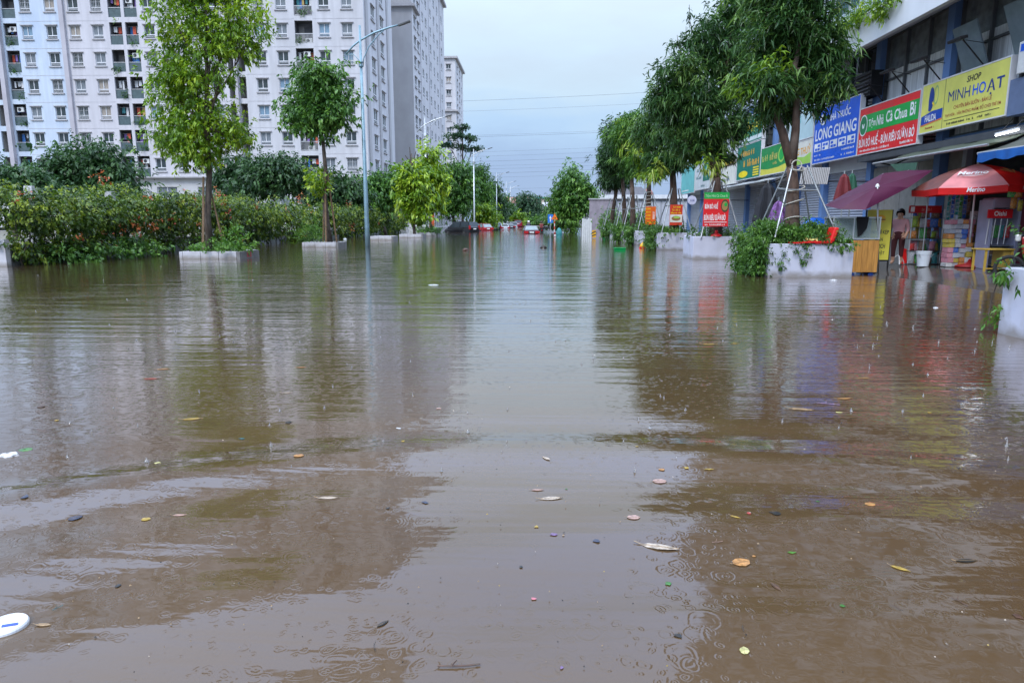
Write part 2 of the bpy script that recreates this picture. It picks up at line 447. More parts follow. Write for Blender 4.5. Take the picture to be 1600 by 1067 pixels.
def water_material():
    m = bpy.data.materials.new('flood_water'); m.use_nodes = True
    n, l = m.node_tree.nodes, m.node_tree.links
    b = n['Principled BSDF']
    b.inputs['Roughness'].default_value = 0.06
    b.inputs['Coat Weight'].default_value = 1.0; b.inputs['Coat Roughness'].default_value = 0.05; b.inputs['Coat IOR'].default_value = 1.2
    b.inputs['IOR'].default_value = 1.333
    def N(t, **k):
        x = n.new(t)
        for a, v in k.items(): setattr(x, a, v)
        return x
    def math_(op, a, c=None, d=None):
        x = N('ShaderNodeMath', operation=op)
        for i, q in enumerate((a, c, d)):
            if q is None: continue
            if isinstance(q, (int, float)): x.inputs[i].default_value = q
            else: l.new(q, x.inputs[i])
        return x.outputs[0]
    geo = N('ShaderNodeNewGeometry')
    P = geo.outputs['Position']
    sep = N('ShaderNodeSeparateXYZ'); l.new(P, sep.inputs[0])
    def noise(sx, sy, detail, loc=(0, 0, 0), rot=0.0, rough=0.5, dist=0.0):
        mp = N('ShaderNodeMapping'); mp.inputs['Scale'].default_value = (sx, sy, 1); mp.inputs['Location'].default_value = loc; mp.inputs['Rotation'].default_value = (0, 0, rot)
        l.new(P, mp.inputs['Vector'])
        x = N('ShaderNodeTexNoise'); x.noise_dimensions = '2D'; x.inputs['Scale'].default_value = 1.0; x.inputs['Detail'].default_value = detail; x.inputs['Roughness'].default_value = rough; x.inputs['Distortion'].default_value = dist
        l.new(mp.outputs[0], x.inputs['Vector'])
        return x.outputs['Fac']
    # silt colour
    cr = N('ShaderNodeValToRGB')
    cr.color_ramp.elements[0].position = 0.35; cr.color_ramp.elements[0].color = (0.084, 0.050, 0.024, 1)
    cr.color_ramp.elements[1].position = 0.7; cr.color_ramp.elements[1].color = (0.102, 0.064, 0.033, 1)
    l.new(noise(0.35, 0.6, 3, dist=0.6), cr.inputs[0]); l.new(cr.outputs[0], b.inputs['Base Color'])
    # wind and wash ripples: calm close to the camera, livelier down the street
    far = N('ShaderNodeMapRange'); far.interpolation_type = 'SMOOTHSTEP'
    far.inputs['From Min'].default_value = 3.5; far.inputs['From Max'].default_value = 16.0; far.inputs['To Min'].default_value = 0.25; far.inputs['To Max'].default_value = 1.0
    l.new(sep.outputs['Y'], far.inputs['Value'])
    r1 = math_('MULTIPLY', noise(0.26, 2.3, 2, rot=0.04, dist=0.3), 0.016)
    r2 = math_('MULTIPLY', noise(0.7, 5.2, 2, loc=(4, 9, 0), rot=-0.06), 0.0065)
    rip = math_('MULTIPLY', math_('ADD', r1, r2), far.outputs[0])
    fine = math_('MULTIPLY', noise(9, 13, 2, loc=(1, 2, 0)), 0.0009)
    long_ = math_('MULTIPLY', noise(0.35, 8.5, 2, loc=(2, 5, 0), rot=0.03, dist=0.15), 0.0030)
    h = math_('ADD', math_('ADD', rip, fine), long_)
    # rain rings: a slightly warped plane so that no ring is a perfect circle
    wn_ = N('ShaderNodeTexNoise'); wn_.noise_dimensions = '2D'; wn_.inputs['Scale'].default_value = 9.0; wn_.inputs['Detail'].default_value = 2.0; l.new(P, wn_.inputs['Vector'])
    vs_ = N('ShaderNodeVectorMath', operation='SCALE'); vs_.inputs['Scale'].default_value = 0.045; l.new(wn_.outputs['Color'], vs_.inputs[0])
    va_ = N('ShaderNodeVectorMath', operation='ADD'); l.new(P, va_.inputs[0]); l.new(vs_.outputs[0], va_.inputs[1])
    patch = N('ShaderNodeMapRange'); patch.inputs['From Min'].default_value = 0.35; patch.inputs['From Max'].default_value = 0.65; patch.inputs['To Min'].default_value = 0.35; patch.inputs['To Max'].default_value = 1.2
    l.new(noise(0.9, 0.9, 2, loc=(7, 3, 0)), patch.inputs['Value'])
    for (s, rmax, K, wd, amp, loc) in ((5.0, 0.07, 300, 0.016, 0.00040, (0.3, 0.1, 0)), (7.5, 0.045, 380, 0.012, 0.00038, (5.2, 3.3, 0)), (6.1, 0.055, 330, 0.014, 0.00040, (8.7, 1.9, 0)), (11.0, 0.03, 460, 0.009, 0.00042, (2.7, 6.9, 0)), (15.0, 0.02, 520, 0.008, 0.00036, (1.7, 9.3, 0))):
        mp = N('ShaderNodeMapping'); mp.inputs['Location'].default_value = loc; mp.inputs['Rotation'].default_value = (0, 0, s)
        l.new(va_.outputs[0], mp.inputs['Vector'])
        vo = N('ShaderNodeTexVoronoi'); vo.voronoi_dimensions = '2D'; vo.inputs['Scale'].default_value = s
        l.new(mp.outputs[0], vo.inputs['Vector'])
        sc = N('ShaderNodeSeparateColor'); l.new(vo.outputs['Color'], sc.inputs[0])
        d = math_('DIVIDE', vo.outputs['Distance'], s)
        r0 = math_('MULTIPLY', sc.outputs[0], rmax)
        e = math_('SUBTRACT', d, r0)
        g = math_('EXPONENT', math_('MULTIPLY', math_('MULTIPLY', e, e), -1.0 / (wd * wd)))
        on = math_('GREATER_THAN', sc.outputs[1], 0.35)
        fade = math_('SUBTRACT', 1.15, sc.outputs[0])
        ring = math_('MULTIPLY', math_('MULTIPLY', math_('SINE', math_('MULTIPLY', e, K)), g), math_('MULTIPLY', math_('MULTIPLY', math_('MULTIPLY', on, fade), patch.outputs[0]), amp))
        h = math_('ADD', h, ring)
    bp = N('ShaderNodeBump'); bp.inputs['Strength'].default_value = 1.0; bp.inputs['Distance'].default_value = 1.0
    l.new(h, bp.inputs['Height']); l.new(bp.outputs[0], b.inputs['Normal']); l.new(bp.outputs[0], b.inputs['Coat Normal'])
    return m
WATER = water_material()

def swell(x, y):
    """low wash waves rolling out from behind the camera"""
    h = np.zeros_like(x)
    for cx, cy, r0, lam, amp, wd, side in ((0.35, -1.2, 5.15, 0.95, 0.0190, 0.62, 0.0), (1.8, -2.6, 5.6, 0.85, 0.0085, 1.2, -0.25)):
        d = np.hypot(x - cx, y - cy)
        ang = np.arctan2(x - cx, y - cy)
        h += amp * np.sin((d - r0) * 2 * np.pi / lam + np.pi / 2) * np.exp(-((d - r0) / wd) ** 2) * (0.35 + 0.65 / (1 + np.exp((ang - 0.25 + side) * 7)))
    return h
near_x = np.arange(-14.0, 10.001, 0.1); near_y = np.arange(-2.0, 14.001, 0.07)
GX, GY = np.meshgrid(near_x, near_y)
fade = np.clip((14 - GY) / 3, 0, 1) * np.clip((GX + 14) / 2, 0, 1) * np.clip((10 - GX) / 2, 0, 1) * np.clip((GY + 2) / 1, 0, 1)
GZ = swell(GX, GY) * fade
wv = np.stack([GX, GY, GZ], -1).reshape(-1, 3)
ny_, nx_ = GX.shape
ii, jj = np.meshgrid(np.arange(nx_ - 1), np.arange(ny_ - 1))
a = (jj * nx_ + ii).ravel()
quad = np.stack([a, a + 1, a + nx_ + 1, a + nx_], 1).astype(np.int32)
nf = len(quad)
# the rest of the flooded street as broad flat quads round the finely waved sheet, in the same mesh
extra_v = []; extra_f = []
def eq(x0, x1, y0, y1):
    k = len(wv) + len(extra_v)
    extra_v.extend([(x0, y0, 0), (x1, y0, 0), (x1, y1, 0), (x0, y1, 0)]); extra_f.append((k, k + 1, k + 2, k + 3))
X0, X1, Y0, Y1 = near_x[0], near_x[-1], near_y[0], near_y[-1]
eq(-60, X0, -25, Y1); eq(X1, 11.35, -25, Y1); eq(X0, X1, -25, Y0); eq(-60, 11.35, Y1, 40); eq(-60, 30, 40, 168); eq(11.35, 30, -25, 9.0)
wm = bpy.data.meshes.new('flood_water')
V = np.concatenate([wv, np.array(extra_v)]).astype(np.float32)
Fq = np.concatenate([quad, np.array(extra_f, dtype=np.int32)]).astype(np.int32)
wm.vertices.add(len(V)); wm.vertices.foreach_set('co', V.ravel())
wm.loops.add(len(Fq) * 4); wm.loops.foreach_set('vertex_index', Fq.ravel())
wm.polygons.add(len(Fq)); wm.polygons.foreach_set('loop_start', np.arange(0, len(Fq) * 4, 4, dtype=np.int32))
wm.polygons.foreach_set('use_smooth', [True] * len(Fq))
wm.materials.append(WATER); wm.update(calc_edges=True)
struct(link_mesh('flood_water', wm))
# ------------------------------------------------------------------ apartment blocks on the left
PLASTER_W = mat('plaster_white', (0.50, 0.49, 0.505), rough=0.85, var=0.10, scale=0.8, stretch=(2.5, 2.5, 0.22), stain=(0.38, 0.365, 0.37), stain_amt=0.55, stain_scale=0.35)
PLASTER_B = mat('plaster_pale_blue', (0.47, 0.525, 0.60), rough=0.85, var=0.09, scale=0.8, stretch=(2.5, 2.5, 0.22), stain=(0.31, 0.39, 0.52), stain_amt=0.6, stain_scale=0.4)
PLASTER_P = mat('plaster_pale_pink', (0.505, 0.485, 0.505), rough=0.85, var=0.09, scale=0.8, stretch=(2.5, 2.5, 0.22), stain=(0.40, 0.38, 0.40), stain_amt=0.5, stain_scale=0.35)
PLASTER_G = mat('plaster_grey', (0.38, 0.37, 0.375), rough=0.85, var=0.08, scale=0.4, stain=(0.29, 0.28, 0.275), stain_amt=0.6, stain_scale=0.3)
TRIM = mat('trim_grey', (0.37, 0.355, 0.36), rough=0.8, var=0.12, scale=2)
FRAME_W = mat('window_frame_white', (0.60, 0.60, 0.61), rough=0.5, var=0.05)
GLASS = [mat('window_glass_dark', (0.035, 0.05, 0.055), rough=0.08, var=0.3, scale=2.0, spec=0.7),
         mat('window_glass_curtain_grey', (0.16, 0.18, 0.20), rough=0.12, var=0.35, scale=3, stretch=(6, 1, 0.6), spec=0.7),
         mat('window_glass_curtain_blue', (0.16, 0.25, 0.33), rough=0.12, var=0.3, scale=3, stretch=(6, 1, 0.6), spec=0.7),
         mat('window_glass_curtain_warm', (0.30, 0.26, 0.22), rough=0.15, var=0.3, scale=3, stretch=(6, 1, 0.6), spec=0.6)]
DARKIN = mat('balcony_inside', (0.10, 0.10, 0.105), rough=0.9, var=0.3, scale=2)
BGLASS = mat('balcony_glass_green', (0.07, 0.10, 0.105), rough=0.1, var=0.2, spec=0.7)
RAILM = mat('balcony_rail', (0.45, 0.45, 0.45), rough=0.5, metal=0.3)
CLOTHS = [mat('laundry_%s' % k, c, rough=0.9, var=0.2, scale=6) for k, c in (('white', (0.62, 0.62, 0.62)), ('red', (0.50, 0.09, 0.05)), ('blue', (0.06, 0.17, 0.42)), ('violet', (0.22, 0.14, 0.36)), ('ochre', (0.45, 0.32, 0.12)), ('teal', (0.08, 0.28, 0.30)))]
ACM = mat('air_conditioner_white', (0.60, 0.60, 0.58), rough=0.6)
DARKM = mat('dark_grille', (0.03, 0.03, 0.035), rough=0.6)
PLANTM = leaf_mat('balcony_plant', (0.02, 0.06, 0.015), (0.045, 0.12, 0.025), (0.09, 0.2, 0.04))

def facade(fr, u0, u1, v0, v1, opens, mb, depth=0.22, m=0):
    """a wall sheet with recessed openings; opens = [(ua, ub, va, vb)]"""
    us = sorted({u0, u1, *[o[0] for o in opens], *[o[1] for o in opens]})
    vs = sorted({v0, v1, *[o[2] for o in opens], *[o[3] for o in opens]})
    us = [u for u in us if u0 <= u <= u1]; vs = [v for v in vs if v0 <= v <= v1]
    for i in range(len(us) - 1):
        uc = (us[i] + us[i + 1]) / 2
        col = [o for o in opens if o[0] < uc < o[1]]
        run = None
        for j in range(len(vs) - 1):
            vc = (vs[j] + vs[j + 1]) / 2
            hole = any(o[2] < vc < o[3] for o in col)
            if not hole and run is None: run = vs[j]
            if hole and run is not None:
                mb.poly([fr.p(us[i], run), fr.p(us[i + 1], run), fr.p(us[i + 1], vs[j]), fr.p(us[i], vs[j])], m); run = None
        if run is not None: mb.poly([fr.p(us[i], run), fr.p(us[i + 1], run), fr.p(us[i + 1], vs[-1]), fr.p(us[i], vs[-1])], m)
    for a, b, c, d in opens:
        q = [(a, c), (b, c), (b, d), (a, d)]
        for k in range(4):
            p, r = q[k], q[(k + 1) % 4]
            mb.poly([fr.p(*p), fr.p(*p, -depth), fr.p(*r, -depth), fr.p(*r)], m)

LF = Frame((0, 0, 0), (1, 0, 0))      # local frame: u=x, v=z, outward = -y
def window_meshes(w, h, tag_, sh=0.0):
    """frame, pane, hood and sill sharing mesh data; centred, outward = local -y"""
    fr = MB(); d0, d1 = -0.20 + sh, -0.10 + sh
    hw, hh = w / 2, h / 2; t = 0.06; tr = -hh + h * 0.27
    for a in ((-hw, hw, hh - t, hh), (-hw, hw, -hh, -hh + t), (-hw, -hw + t, -hh + t, hh - t), (hw - t, hw, -hh + t, hh - t), (-hw + t, hw - t, tr - 0.05, tr + 0.05), (-0.035, 0.035, tr + 0.05, hh - t)):
        LF.box(fr, a[0], a[1], a[2], a[3], d0, d1)
    LF.box(fr, -hw + t, hw - t, -hh + t + 0.13, -hh + t + 0.16, d0 + 0.02, d1 + 0.02)
    pa = MB(); LF.box(pa, -hw + t, hw - t, -hh + t, hh - t, -0.21 + sh, -0.17 + sh)
    ho = MB(); LF.box(ho, -hw - 0.14, hw + 0.14, hh + 0.02, hh + 0.10, 0.002, 0.16)
    si = MB(); LF.box(si, -hw - 0.12, hw + 0.12, -hh - 0.12, -hh - 0.02, 0.002, 0.13)
    return dict(frame=fr.mesh('window_' + tag_, FRAME_W), panes=[pa.mesh('pane', g) for g in GLASS], hood=ho.mesh('hood', TRIM), sill=si.mesh('sill', TRIM))
WIN_STD = window_meshes(1.18, 1.42, 'std')
WIN_SIDE = window_meshes(1.8, 1.55, 'side', 0.09)
rngb = random.Random(5)
_g = MB()
for _k in range(7): LF.box(_g, -0.56 + _k * 0.18, -0.54 + _k * 0.18, -0.66, 0.66, -0.05, -0.03)
for _z in (-0.66, -0.2, 0.25, 0.64): LF.box(_g, -0.58, 0.58, _z, _z + 0.025, -0.06, -0.05)
GRILLE = _g.mesh('grille', RAILM)
def put_window(parent, x, y, z, rot, W=WIN_STD, trims=True, glass=None):
    L0 = root_loc(parent)
    o = link_mesh('window', W['frame'], parent, (x - L0.x, y - L0.y, z - L0.z), (0, 0, rot))
    g = glass if glass is not None else rngb.choices([0, 1, 2, 3], [0.42, 0.3, 0.2, 0.08])[0]
    link_mesh('pane', W['panes'][g], o)
    if trims:
        link_mesh('hood', W['hood'], o); link_mesh('sill', W['sill'], o)
        if W is WIN_STD and rngb.random() < 0.22: link_mesh('grille', GRILLE, o)
    return o

def balcony(parent, fr, ua, ub, va, vb, kind, idx):
    """recess box with railing and household things, part of the building"""
    mb = MB(); D = 1.1
    for q in (((ua, va), (ub, va)), ((ub, va), (ub, vb)), ((ub, vb), (ua, vb)), ((ua, vb), (ua, va))):
        mb.poly([fr.p(*q[0], -0.2), fr.p(*q[0], -D), fr.p(*q[1], -D), fr.p(*q[1], -0.2)])
    mb.poly([fr.p(ua, va, -D), fr.p(ub, va, -D), fr.p(ub, vb, -D), fr.p(ua, vb, -D)])
    # door and window lines on the back wall
    fr.box(mb, ua + 0.15, ua + 0.75, va + 0.05, vb - 0.35, -D + 0.01, -D + 0.06, 1)
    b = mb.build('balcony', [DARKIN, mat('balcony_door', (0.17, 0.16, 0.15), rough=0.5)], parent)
    rl = MB()
    if kind == 'glass':
        fr.box(rl, ua, ub, va + 0.02, va + 0.95, -0.14, -0.12)
        fr.box(rl, ua, ub, va + 1.0, va + 1.06, -0.16, -0.09, 1)
        rl.build('railing', [BGLASS, RAILM], b)
    else:
        fr.box(rl, ua, ub, va + 0.98, va + 1.05, -0.16, -0.09, 1); fr.box(rl, ua, ub, va + 0.08, va + 0.13, -0.15, -0.11, 1)
        n = int((ub - ua) / 0.14)
        for k in range(n):
            u = ua + (k + 0.5) * (ub - ua) / n
            fr.box(rl, u - 0.015, u + 0.015, va + 0.13, va + 0.98, -0.14, -0.11, 1)
        rl.build('railing', [BGLASS, RAILM], b)
    r = random.Random(idx * 7 + 3)
    if r.random() < 0.9:
        ln = MB(); u = ua + 0.1
        while u < ub - 0.35:
            w = r.uniform(0.2, 0.45); hgt = r.uniform(0.4, 1.2)
            fr.flat(ln, [(u, vb - 0.35 - hgt), (u + w, vb - 0.35 - hgt + r.uniform(-0.05, 0.05)), (u + w * 0.95, vb - 0.32), (u + 0.02, vb - 0.35)], -0.5 - r.random() * 0.3, r.choices(range(6), [5, 2, 3, 2, 1, 1])[0], 0.02)
            u += w + r.uniform(0.02, 0.25)
        fr.box(ln, ua, ub, vb - 0.34, vb - 0.32, -0.62, -0.60, 0)
        ln.build('laundry', CLOTHS, b)
    if r.random() < 0.45:
        ac = MB(); u = r.uniform(ua + 0.05, ub - 0.85)
        vv = va + (0.05 if r.random() < 0.6 else 1.55)
        fr.box(ac, u, u + 0.75, vv, vv + 0.52, -0.55, -0.3)
        fr.flat(ac, ellipse(u + 0.28, vv + 0.26, 0.2, 0.2, 14), -0.298, 1, 0.004)
        ac.build('air_conditioner', [ACM, DARKM], b)
    if r.random() < 0.4:
        c = fr.p(r.uniform(ua + 0.2, ub - 0.2), va + 0.35, -0.12)
        tag(foliage('balcony_plant', b, [(c.x, c.y, c.z, 0.35, 0.2, 0.3)], 40, PLANTM, L=0.22, W=0.1, per=4, seed=idx), kind='stuff')
    return b

# ---- first block
FY = 79.5
FLOOR = 2.88
ROWS = [7.66 + FLOOR * k for k in range(15)]
t1 = thing('apartment_building', 'long white apartment block with rows of windows and balconies, nearest on the left', 'building', (-40, FY, 0.15))
F1 = Frame((0, FY, 0), (1, 0, 0))
SLOTS = [(-61.3, -60.45), (-34.35, -33.55), (-33.2, -32.4)]
WCOLS = {'A': [-63.6, -56.85, -54.05], 'B': [-51.4, -48.8, -42.95, -40.25, -37.75, -35.7], 'C': [-30.55, -28.05, -23.3, -20.75]}
BCOLS = [(-59.55, -58.0, 'glass'), (-47.45, -46.0, 'glass'), (-45.65, -44.2, 'glass'), (-26.6, -24.6, 'bars')]
ZT = 7.66 + FLOOR * 15
def rowopens(lo, hi):
    o = []
    for c in sum(WCOLS.values(), []):
        if lo < c < hi: o += [(c - 0.59, c + 0.59, z - 0.71, z + 0.71) for z in ROWS]
    for a, b, k in BCOLS:
        if lo < a < hi: o += [(a, b, z - 1.35, z + 1.0) for z in ROWS]
    for a, b in SLOTS:
        if lo < a < hi: o += [(a, b, z - 1.4, z + 0.92) for z in ROWS]
    return o
for nm, lo, hi, pm in (('A', -75.0, -52.6, PLASTER_B), ('B', -52.6, -33.38, PLASTER_P), ('C', -33.38, -18.9, PLASTER_W)):
    mb = MB(); facade(F1, lo, hi, 6.35, ZT, rowopens(lo, hi), mb)
    mb.build('wall', pm, t1)
# plain ground storey with shop windows, cornice, returns, roof
gf = MB()
gopens = [(x, x + 2.4, 1.3, 5.2) for x in (-56, -52.4, -48.6, -43.8, -39.0, -35.2, -30.6, -26.6, -22.2)]
facade(Frame((0, FY + 0.25, 0), (1, 0, 0)), -75, -19.2, 0.1, 6.2, gopens, gf, 0.25)
gf.build('ground_storey', mat('plaster_ground', (0.48, 0.47, 0.47), rough=0.85, var=0.1, scale=0.6), t1)
for a, b, c, d in gopens:
    sw = MB(); LF2 = Frame((0, FY + 0.25, 0), (1, 0, 0))
    LF2.box(sw, a, b, c, d, -0.25, -0.2); 
    for u in (a, (a + b) / 2 - 0.04, b - 0.08): LF2.box(sw, u, u + 0.08, c, d, -0.198, -0.12, 1)
    LF2.box(sw, a + 0.08, b - 0.08, d - 1.0, d - 0.9, -0.195, -0.13, 1)
    sw.build('shop_window', [GLASS[1], FRAME_W], t1)
cn = MB(); F1.box(cn, -75, -18.55, 6.2, 6.35, -0.3, 0.35); cn.build('cornice', TRIM, t1)
for z in ROWS:
    bd = MB()
    for lo, hi in ((-75, -61.35), (-60.4, -59.6), (-57.95, -52.9), (-52.4, -47.5), (-44.15, -34.4), (-32.35, -26.65), (-24.55, -19.0)):
        F1.box(bd, lo, hi, z + 1.16, z + 1.20, 0.003, 0.014)
    bd.build('floor_line', mat('floor_line', (0.42, 0.405, 0.42), rough=0.9, var=0.2, scale=1), t1)
for x, wd, dp in ((-60.0, 0.5, 0.5), (-52.65, 0.5, 0.30), (-33.38, 0.34, 0.42)):
    pl = MB(); F1.box(pl, x - wd / 2, x + wd / 2, 6.36, ZT + 0.5, 0.002, dp); pl.build('pilaster', mat('pilaster_plaster', (0.41, 0.385, 0.41), rough=0.85, var=0.1, scale=0.6, stain=(0.40, 0.39, 0.42), stain_amt=0.5, stain_scale=0.5), t1)
for a, b in SLOTS:
    for z in ROWS:
        mb = MB(); D = 1.6
        for q in (((a, z - 1.4), (b, z - 1.4)), ((b, z - 1.4), (b, z + 0.92)), ((b, z + 0.92), (a, z + 0.92)), ((a, z + 0.92), (a, z - 1.4))):
            mb.poly([F1.p(*q[0], -0.2), F1.p(*q[0], -D), F1.p(*q[1], -D), F1.p(*q[1], -0.2)])
        mb.poly([F1.p(a, z - 1.4, -D), F1.p(b, z - 1.4, -D), F1.p(b, z + 0.92, -D), F1.p(a, z + 0.92, -D)])
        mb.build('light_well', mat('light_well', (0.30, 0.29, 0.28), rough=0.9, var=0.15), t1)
for c in sum(WCOLS.values(), []):
    for z in ROWS: put_window(t1, c, FY, z, 0)
k = 0
for a, b, kind in BCOLS:
    for z in ROWS:
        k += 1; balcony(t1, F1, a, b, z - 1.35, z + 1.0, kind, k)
# side of the first block, facing the street
S1 = Frame((-18.9, FY, 0), (0, 1, 0))
so = [(u - 0.9, u + 0.9, z - 0.775, z + 0.775) for u in (4.4, 9.2) for z in ROWS]
mb = MB(); facade(S1, 0, 15.5, 6.35, ZT, so, mb)
mb.poly([S1.p(0, 0, -0.3), S1.p(15.5, 0, -0.3), S1.p(15.5, 6.2, -0.3), S1.p(0, 6.2, -0.3)])
mb.poly([(-18.9, FY + 15.5, 0), (-75, FY + 15.5, 0), (-75, FY + 15.5, ZT), (-18.9, FY + 15.5, ZT)])
mb.poly([(-75, FY, ZT), (-18.9, FY, ZT), (-18.9, FY + 15.5, ZT), (-75, FY + 15.5, ZT)])
mb.build('side_wall', PLASTER_W, t1)
for u in (0.6, 6.4, 11.9):
    pl = MB(); S1.box(pl, u, u + 1.0, 6.36, ZT + 0.4, 0.002, 0.13); pl.build('pilaster', PLASTER_G, t1)
for u in (4.4, 9.2):
    for z in ROWS: put_window(t1, -18.9, FY + u, z, math.pi / 2, WIN_SIDE, glass=0)

def block(label, x_front0, x_side, y0, y1, ztop, rows, side_u, front_cols, ledge=None, cat='building', grey_front=True):
    t = thing('apartment_building', label, cat, ((x_front0 + x_side) / 2, y0, 0.12))
    Ff = Frame((0, y0, 0), (1, 0, 0)); Fs = Frame((x_side, y0, 0), (0, 1, 0))
    mb = MB(); facade(Ff, x_front0, x_side, 0, ztop, [(c - 0.59, c + 0.59, z - 0.71, z + 0.71) for c in front_cols for z in rows], mb)
    mb.build('front_wall', PLASTER_G if grey_front else PLASTER_W, t)
    mb = MB(); facade(Fs, 0, y1 - y0, 0, ztop, [(u - 0.9, u + 0.9, z - 0.775, z + 0.775) for u in side_u for z in rows], mb)
    mb.poly([(x_side, y1, 0), (x_front0, y1, 0), (x_front0, y1, ztop), (x_side, y1, ztop)])
    mb.poly([(x_front0, y0, ztop), (x_side, y0, ztop), (x_side, y1, ztop), (x_front0, y1, ztop)])
    mb.build('side_wall', PLASTER_W, t)
    rf = MB(); rf.box(x_front0 - 0.4, x_side + 0.6, y0 - 0.6, y1 + 0.4, ztop + 0.003, ztop + 0.45); rf.build('roof_ledge', TRIM, t)
    for z in (ledge or []):
        lg = MB(); Ff.box(lg, x_front0, x_side + 0.55, z, z + 0.4, 0.002, 0.55); Fs.box(lg, 0.0, 4.6, z + 0.002, z + 0.398, 0.004, 0.55); lg.build('ledge', TRIM, t)
    for c in front_cols:
        for z in rows: put_window(t, c, y0, z, 0)
    for u in side_u:
        for z in rows: put_window(t, x_side, y0 + u, z, math.pi / 2, WIN_SIDE, trims=(u < 10), glass=rngb.choice([0, 0, 0, 1]))
    return t
rows2 = [5.0 + 2.95 * k for k in range(13)]
t2 = block('grey-fronted apartment block with a long side of windows, in the middle of the three blocks', -30.0, -18.75, 110.0, 148.0, 44.0, rows2, [2.3, 5.4, 10.2, 13.8, 19.0, 23.5, 28.0, 34.0], [], [33.2])
pl = MB(); Fg = Frame((0, 110.0, 0), (1, 0, 0)); Fg.box(pl, -30, -22.2, 0.1, 43.9, 0.003, 0.2); pl.build('front_panel', PLASTER_P, t2)
for u in (7.3, 16.6, 30.9):
    pl = MB(); Frame((-18.75, 110, 0), (0, 1, 0)).box(pl, u, u + 0.7, 0.1, 43.9, 0.003, 0.12); pl.build('pilaster', PLASTER_W, t2)
nt = MB(); nt.box(-21.5, -18.6, 136, 143, 44.5, 47.5); nt.build('roof_netting', mat('green_netting', (0.02, 0.28, 0.12), rough=0.8, var=0.25, scale=3), t2)
t3 = block('small distant white apartment block, farthest of the three along the street', -28.0, -19.6, 176.0, 194.0, 40.4, [5.4 + 3.0 * k for k in range(12)], [4.0, 9.0, 14.0], [-26.0, -21.3], [28.0], grey_front=False)
# ------------------------------------------------------------------ left side of the street
CONC = mat('concrete', (0.40, 0.40, 0.42), rough=0.8, var=0.12, scale=3, stain=(0.20, 0.19, 0.17), stain_amt=0.55, stain_scale=1.6, bump=0.004)
CONC_L = mat('concrete_light', (0.54, 0.53, 0.56), rough=0.75, var=0.08, scale=3, tide=(0.20, 0.17, 0.13), stain=(0.30, 0.29, 0.28), stain_amt=0.5, stain_scale=1.5, bump=0.003)
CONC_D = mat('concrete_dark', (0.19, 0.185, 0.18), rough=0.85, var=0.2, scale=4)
SOIL = mat('soil', (0.07, 0.05, 0.035), rough=0.95, var=0.3, scale=8, bump=0.02)
STEEL = mat('galvanised_steel', (0.50, 0.52, 0.53), rough=0.38, metal=0.75, var=0.15, scale=6)
STEEL_B = mat('painted_steel_blue_grey', (0.22, 0.34, 0.40), rough=0.4, metal=0.35, var=0.15, scale=3)
BAMBOO = mat('timber_stake', (0.20, 0.13, 0.075), rough=0.85, var=0.3, scale=8)
LEAF_LIME = leaf_mat('leaf_lime', (0.06, 0.14, 0.010), (0.16, 0.30, 0.018), (0.36, 0.48, 0.035))
LEAF_MID = leaf_mat('leaf_mid', (0.026, 0.085, 0.016), (0.072, 0.185, 0.03), (0.19, 0.36, 0.06))
LEAF_DARK = leaf_mat('leaf_dark', (0.015, 0.048, 0.016), (0.037, 0.098, 0.028), (0.09, 0.18, 0.055))
LEAF_FAR = leaf_mat('leaf_far', (0.022, 0.06, 0.03), (0.045, 0.105, 0.045), (0.085, 0.165, 0.065))  # distance haze put into the leaf colour as a muted bluish tint
LEAF_HEDGE = leaf_mat('leaf_hedge', (0.018, 0.048, 0.009), (0.072, 0.145, 0.018), (0.30, 0.38, 0.045))
LEAF_GRASS = leaf_mat('leaf_ground_cover', (0.03, 0.09, 0.012), (0.07, 0.19, 0.022), (0.17, 0.32, 0.05))
FLOWER = leaf_mat('orange_flowers', (0.42, 0.07, 0.03), (0.58, 0.16, 0.06), (0.65, 0.33, 0.10), trans=0.2)
BARK_D = bark('bark_dark', (0.075, 0.055, 0.042))
BARK_R = bark('bark_red_brown', (0.10, 0.062, 0.045))
BARK_G = bark('bark_grey', (0.15, 0.13, 0.11))

# boundary wall with rails and posts that the hedge grows over
bw = thing('boundary_wall', 'low grey concrete wall with rails, half hidden under the flowering hedge', 'wall', (-16.3, 20, 0))
mb = MB(); mb.box(-16.45, -16.2, 20.2, 83, -0.6, 0.62); mb.build('wall_base', CONC, bw)
mb = MB(); mb.box(-20.5, -15.75, 20.0, 20.19, -0.6, 0.80); mb.build('wall_end', CONC_L, bw)
for i, y in enumerate(np.arange(22.0, 83, 4.2)):
    mb = MB(); mb.box(-16.46, -16.19, y, y + 0.27, 0.622, 2.45); mb.build('post', CONC_L, bw, bevel=0.01)
for z in (1.05, 2.08):
    mb = MB(); mb.box(-20.5, -16.0, 20.03, 20.16, z, z + 0.13); mb.build('rail', CONC_L, bw)
    mb = MB(); mb.box(-16.38, -16.27, 20.2, 83, z, z + 0.1); mb.build('rail', CONC_L, bw)
rngd = random.Random(11)
hb = thing('hedge', 'long leafy hedge with orange flowers covering the wall on the left', 'hedge', (-16.0, 20.5, 0))
bl = []; y = 20.3
